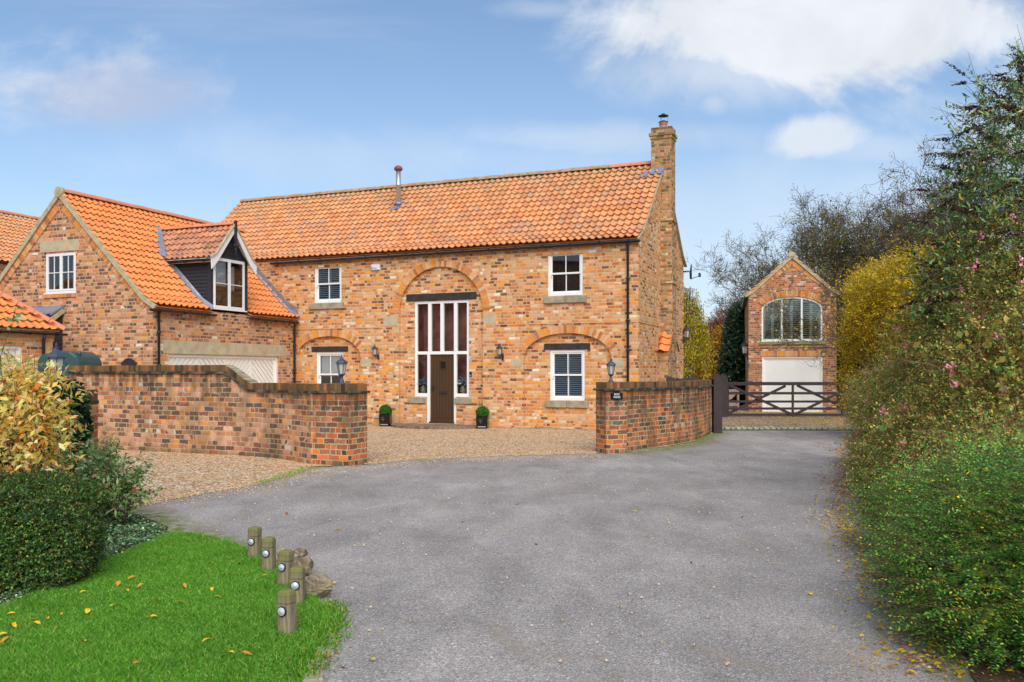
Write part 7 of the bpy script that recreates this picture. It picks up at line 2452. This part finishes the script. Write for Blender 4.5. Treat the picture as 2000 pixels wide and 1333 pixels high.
tree('bare_tree', 1745, 43, 12.5, 3, 'dense bare tree right of the far garage, above the yellow shrub', 103, 'oldleaf', 7800, .08, twig_r=.0125, trunk_r=.16)
tree('bare_tree', 1835, 34, 11.0, 3, 'reddish twiggy bare tree behind the buddleja', 104, 'oldleaf', 6300, .07, twig_r=.0125, trunk_r=.14)
tree('bare_tree', 1930, 30, 12, 3, 'bare tree farthest right, mostly behind the buddleja', 105, 'oldleaf', 6300, .07, twig_r=.0125, trunk_r=.14)
tree('bare_tree', 1695, 41, 12.0, 3, 'olive brown bare tree between the far garage and the buddleja, second from the garage', 108, 'oldleaf', 7800, .09, ivy=1500, twig_r=.0125, trunk_r=.16)
tree('bare_tree', 1790, 37, 11.8, 3, 'dense brownish bare tree rising straight above the bright yellow shrub', 109, 'oldleaf', 6300, .08, twig_r=.0125, trunk_r=.15)
tree('yellow_leaved_tree', 1765, 30, 8.2, 3, 'slim tree with scattered yellow leaves beside the far garage wall', 107, 'yellow', 1500, .075, twig_r=.007, trunk_r=.08, group=None)
# dark ivy clad mass right of the garage
bush('ivy_clad_tree', [wblob(1668, 640, 40.5, 34, 70, 1.2), wblob(1690, 720, 40, 50, 75, 1.2), wblob(1662, 740, 40.5, 26, 60, 1.0), wblob(1700, 620, 41.5, 50, 60, 1.3), wblob(1760, 640, 42, 60, 100, 1.5)],
     4200, 6, .3, .14, .12, 'ivyfar', 'dark ivy clad tree filling the gap right of the far garage', 'tree', 31, .3, BARK, .01, up=-.2, amp=.2)
# evergreen left of the garage
bush('evergreen_hedge', [wblob(1441, 700, 46, 26, 70, 1.2), wblob(1450, 640, 47, 22, 48, 1.2), wblob(1432, 740, 45, 24, 60, 1.1), wblob(1456, 740, 46, 20, 70, 1.0)],
     4200, 6, .3, .13, .11, 'ivyfar', 'dark evergreen ivy hedge left of the far garage', 'hedge', 33, .25, BARK, .01, up=-.1, amp=.16)
bush('amber_hedge', [wblob(1420, 700, 52, 30, 62, 1.6), wblob(1395, 715, 58, 28, 48, 1.8), wblob(1378, 735, 62, 26, 34, 1.8), wblob(1410, 745, 52, 30, 40, 1.5)],
     4600, 7, .45, .13, .09, 'amber', 'orange and yellow autumn hedge beyond the curved wall', 'hedge', 35, .4, TWIG, .008, up=.3, amp=.2)
bush('olive_hedge', [wblob(1372, 700, 70, 40, 50, 2.2), wblob(1350, 725, 66, 26, 42, 2.0), wblob(1390, 680, 74, 26, 44, 2.2)],
     4200, 7, .55, .15, .10, 'olive', 'olive green hedge between the house and the orange hedge', 'hedge', 37, .35, TWIG, .008, up=.4, amp=.12)
bush('russet_tree', [wblob(1418, 645, 64, 26, 34, 1.8), wblob(1440, 660, 62, 22, 40, 1.6), wblob(1400, 660, 66, 20, 24, 1.6)],
     2200, 6, .6, .13, .08, 'rust', 'rusty brown bush below the utility pole', 'tree', 39, .6, TWIG, .01, up=.5, amp=.25, core=False)
# weeping birch behind the house corner
def weeping(x, Y, top_y, label):
    X = (x - CX) / F_PX * Y
    root = empty('weeping_tree', (X, Y, 0), 0, label, 'tree')
    r = np.random.RandomState(9)
    H = CAMH + (HY - top_y) / F_PX * Y
    segs = [(np.zeros(3), np.array([.1, 0, H * .45])), (np.array([.1, 0, H * .45]), np.array([.0, 0, H * .8])), (np.array([.0, 0, H * .8]), np.array([.05, 0, H]))]
    strands(np.array(segs), np.array([(.16, .12), (.12, .06), (.06, .02)]), 'trunk', BARK, root, 6)
    cs, lv = [], []
    for i in range(260):
        z0 = H * r.uniform(.45, .98); a = r.uniform(0, 6.28); L = r.uniform(.4, 1.0) * 1.5 * (1.25 - z0 / H)
        p0 = np.array([0, 0, z0]); p1 = p0 + np.array([math.cos(a) * L, math.sin(a) * L, .25 * L]); cs.append((p0, p1))
        drop = r.uniform(.25, .95) * (z0 * .6)
        p2 = p1 + np.array([math.cos(a) * .12, math.sin(a) * .12, -drop]); cs.append((p1, p2))
        for k in range(34):
            f = r.uniform(0, 1); lv.append(p1 + (p2 - p1) * f + r.normal(size=3) * .10)
    strands(np.array(cs), np.tile([[.008, .004]], (len(cs), 1)), 'branches', TWIG, root)
    P = np.array(lv); n = len(P)
    np_mesh('leaves', leaf_quads(P, unit(rdir(n) * .6 + np.array([0, 0, -1.])), rdir(n), .10 * r.uniform(.7, 1.3, n), .05 * r.uniform(.7, 1.3, n)).reshape(-1, 3), 4, LM['birch'], root)
weeping(1346, 40, 560, 'weeping tree with yellow green leaves behind the right end of the house')

# ================================================================== FALLEN LEAVES AND SMALL LITTER
leafc = [simple('fallen yellow leaf', 'd9b21c', .6), simple('fallen amber leaf', 'c9821e', .6), simple('fallen brown leaf', '8a4c24', .7)]
def leaf_proto(i):
    mb = MB()
    n = 9
    L, Wd = .055, .026
    up, dn = [], []
    for k in range(n):
        t = k / (n - 1); w_ = Wd * math.sin(math.pi * t ** .8) * .5 + .0006
        up.append((L * (t - .5), w_, .006 + .012 * math.sin(t * 3 + i))); dn.append((L * (t - .5), -w_, .008 + .010 * math.sin(t * 3 + i)))
    md = [(L * (k / (n - 1) - .5), 0, .003 + .012 * math.sin(k / (n - 1) * 3 + i)) for k in range(n)]
    for k in range(n - 1):
        mb.face([md[k], md[k + 1], up[k + 1], up[k]], None, True); mb.face([dn[k], dn[k + 1], md[k + 1], md[k]], None, True)
    mb.tube([md[0], (md[0][0] - .02, .003, .004)], .0008, 4)
    return mb.build('fallen_leaf', leafc[i])
LP_ = [leaf_proto(0), leaf_proto(1), leaf_proto(2)]
spots_lawn = [(327, 1096), (389, 1096), (411, 1104), (256, 1131), (273, 1146), (247, 1156), (361, 1147), (414, 1154), (424, 1169), (305, 1177), (351, 1180), (162, 1159), (221, 1188), (170, 1197), (122, 1202), (90, 1202), (94, 1211), (66, 1213), (72, 1220), (25, 1224),
              (27, 1226), (112, 1229), (5, 1244), (8, 1255), (162, 1257), (404, 1255), (451, 1280), (484, 1281), (270, 1298), (22, 1203), (230, 1143), (469, 1104), (517, 1128), (195, 1117), (300, 1208)]
spots_drive = [(1582, 1162, 0), (1747, 1224, 0), (1722, 1119, 0), (1646, 878, 1), (1048, 1065, 2), (648, 989, 0), (660, 1034, 1), (642, 1188, 0), (641, 1201, 1), (652, 1141, 0), (633, 1233, 1), (651, 1237, 1), (728, 1292, 0), (671, 1305, 2), (742, 1045, 0), (560, 1005, 2), (1010, 985, 2),
               (1240, 1000, 0), (1380, 960, 0), (1490, 930, 0), (1560, 900, 0), (1610, 935, 1), (1450, 1010, 2), (1655, 1010, 1), (1585, 1013, 0), (903, 1020, 2), (1350, 1100, 2)]
rl = random.Random(4)
used = [False] * 3
def where(x, y, on):
    if on == 'lawn':
        return ('right half of the lawn' if x > 330 else 'left half of the lawn') + (', toward the bed' if y < 1180 else ', nearest the camera')
    return ('left side of the drive' if x < 800 else 'middle of the drive' if x < 1400 else 'right side of the drive') + (', nearer the house' if y < 1050 else ', nearest the camera')
LEAVES = []
def put_leaf(x, y, c, on):
    X, Y = gnd(x, y, .03 if on == 'lawn' else 0.0)
    o = LP_[c]
    if used[c]: o = o.copy(); COL.objects.link(o)
    used[c] = True
    o.location = (X, Y, .034 if on == 'lawn' else .002)
    o.rotation_euler = (rl.uniform(-.35, .35), rl.uniform(-.3, .3), rl.uniform(0, 6.28))
    s_ = rl.uniform(.8, 1.25); o.scale = (s_, s_ * rl.uniform(.8, 1.2), s_)
    pl = where(x, y, on)
    LEAVES.append((x, on, ('yellow', 'amber', 'brown')[c], o))
    o['category'] = 'leaf'; o['group'] = 'fallen leaves on the ' + on
for x, y in spots_lawn: put_leaf(x, y, 0 if rl.random() < .8 else 1, 'lawn')
for x, y, c in spots_drive: put_leaf(x, y, c, 'drive')
ORD1 = 'leftmost second third fourth fifth sixth seventh eighth ninth tenth eleventh twelfth thirteenth fourteenth fifteenth sixteenth seventeenth eighteenth nineteenth'.split()
def ordinal(i):
    if i < 19: return ORD1[i]
    t, u = divmod(i + 1, 10)
    return {2: 'twentieth', 3: 'thirtieth', 4: 'fortieth'}[t] if u == 0 else {2: 'twenty', 3: 'thirty', 4: 'forty'}[t] + ' ' + ('first ' + ' '.join(ORD1[1:])).split()[u - 1]
for on in ('lawn', 'drive'):
    for c in ('yellow', 'amber', 'brown'):
        q = sorted([l for l in LEAVES if l[1] == on and l[2] == c], key=lambda l: l[0])
        for i, l in enumerate(q):
            l[3]['label'] = ('%s %s fallen leaf on the %s' % (ordinal(i), c, on)) if i == 0 else ('%s %s fallen leaf from the left on the %s' % (ordinal(i), c, on))
# uncountable litter: under the hedge, by the gate and along the lawn edge
def litter(name, pts, mat, size, seed):
    n = len(pts)
    P = np.column_stack([pts, np.full(n, .014) + rng.uniform(0, .012, n)])
    o = np_mesh(name, leaf_quads(P, unit(rng.normal(size=(n, 3)) * [1, 1, .2]), unit(np.array([0, 0, 1.]) + rng.normal(size=(n, 3)) * .35), size * rng.uniform(.5, 1.3, n), size * .55 * rng.uniform(.6, 1.3, n)).reshape(-1, 3), 4, mat)
    return tag(o, kind='stuff')
def along(line, n, wd, side=0.0):
    L = np.array(line); seg = np.linalg.norm(np.diff(L, axis=0), axis=1); cum = np.concatenate([[0], np.cumsum(seg)])
    t = rng.uniform(0, cum[-1], n); i = np.clip(np.searchsorted(cum, t) - 1, 0, len(seg) - 1); f = ((t - cum[i]) / seg[i])[:, None]
    p = L[i] * (1 - f) + L[i + 1] * f; d = (L[i + 1] - L[i]) / seg[i][:, None]; nn = np.column_stack([-d[:, 1], d[:, 0]])
    return p + nn * (rng.normal(size=(n, 1)) * wd + side)
LM['litter'] = leaf_mat('leaf litter', [(0, '5a3a22'), (.3, '8a5a2a'), (.55, 'b8862a'), (.75, 'd0a52c'), (.9, '7a4a2c'), (1, 'c9b48c')], .8, .15)
LM['petal'] = leaf_mat('fallen pink petals', [(0, 'c98a92'), (.6, 'e0a5ac'), (1, 'd9c2b0')], .7, .2)
litter('leaf_litter', along(dirt_lines[0][:6], 4200, .16, -.24), LM['litter'], .042, 1)
litter('leaf_litter', along(dirt_lines[0][:6], 1300, .35, -.35), LM['litter'], .022, 2)
litter('leaf_litter', along(dirt_lines[0][2:6], 420, .16, -.26), LM['yellow'], .05, 12)
litter('fallen_petals', along([gnd(1690, 1000), gnd(1730, 1060), gnd(1770, 1100)], 160, .16), LM['petal'], .016, 3)
litter('leaf_litter', scatter([(5.8, 26.2), (12.5, 26.2), (13, 37), (7.8, 37)], 2600), LM['litter'], .06, 4)
litter('leaf_litter', scatter([(9.2, 27), (12.5, 26.2), (13, 37), (9.8, 37)], 1500), LM['yellow'], .06, 5)
litter('leaf_litter', along(dirt_lines[1], 260, .06), LM['litter'], .03, 6)
litter('leaf_litter', scatter([(6, 17), (9, 17), (10, 25.5), (6.5, 25.5)], 260), LM['litter'], .035, 7)
# weeds at the asphalt edge
def weeds(pts, size, mat, name):
    n = len(pts)
    P = np.column_stack([pts, np.full(n, .005)])
    D = unit(rng.normal(size=(n, 3)) * [.7, .7, 0] + np.array([0, 0, .9]))
    return tag(np_mesh(name, leaf_quads(P, D, rdir(n), size * rng.uniform(.5, 1.3, n), size * .12 * rng.uniform(.7, 1.3, n)).reshape(-1, 3), 4, mat), kind='stuff')
weeds(along(dirt_lines[1], 1800, .06), .055, LM['grass'], 'edge_weeds')
weeds(along([gnd(*p) for p in [(505, 946), (560, 930), (605, 915), (640, 913)]], 700, .08), .05, LM['grass'], 'edge_weeds')
weeds(along([gnd(*p) for p in [(1230, 884), (1302, 875), (1356, 865), (1392, 849)]], 500, .05), .05, LM['grass'], 'edge_weeds')
# loose chippings and grit on the asphalt
n = 2600
q2 = np.concatenate([along([gnd(*p) for p in [(300, 985), (500, 950), (600, 920), (715, 912), (900, 899), (1165, 890)]], 1400, .25, -.15), scatter([(-3, 5), (2.6, 5), (5.5, 13), (6.5, 24), (-5, 14)], 1200)])
P = np.column_stack([q2, np.full(len(q2), .002)])
q2 = np.concatenate([q2, along(edgeG[:7], 2600, .05), along(edgeG[7:12], 2200, .05)]); P = np.column_stack([q2, np.full(len(q2), .004)])
s_ = .010 * rng.uniform(.4, 1.3, len(q2))
o8 = np.array([[1, 0, 0], [0, 1, 0], [-1, 0, 0], [0, -1, 0]]) * 1.0
top = P + np.column_stack([np.zeros(len(P)), np.zeros(len(P)), s_])
faces = []
for k in range(4):
    a_q = P + o8[k] * s_[:, None]; b_q = P + o8[(k + 1) % 4] * s_[:, None]
    faces.append(np.stack([a_q, b_q, top + o8[(k + 1) % 4] * s_[:, None] * .4, top + o8[k] * s_[:, None] * .4], 1))
faces.append(np.stack([top + o8[k] * s_[:, None] * .4 for k in range(4)], 1))
tag(np_mesh('loose_grit', np.concatenate(faces).reshape(-1, 3), 4, island_mat('grit', [(0, '8a6a48'), (.5, 'c9a474'), (1, 'e0cfae')], .9, 0, 0, 0)), kind='stuff')
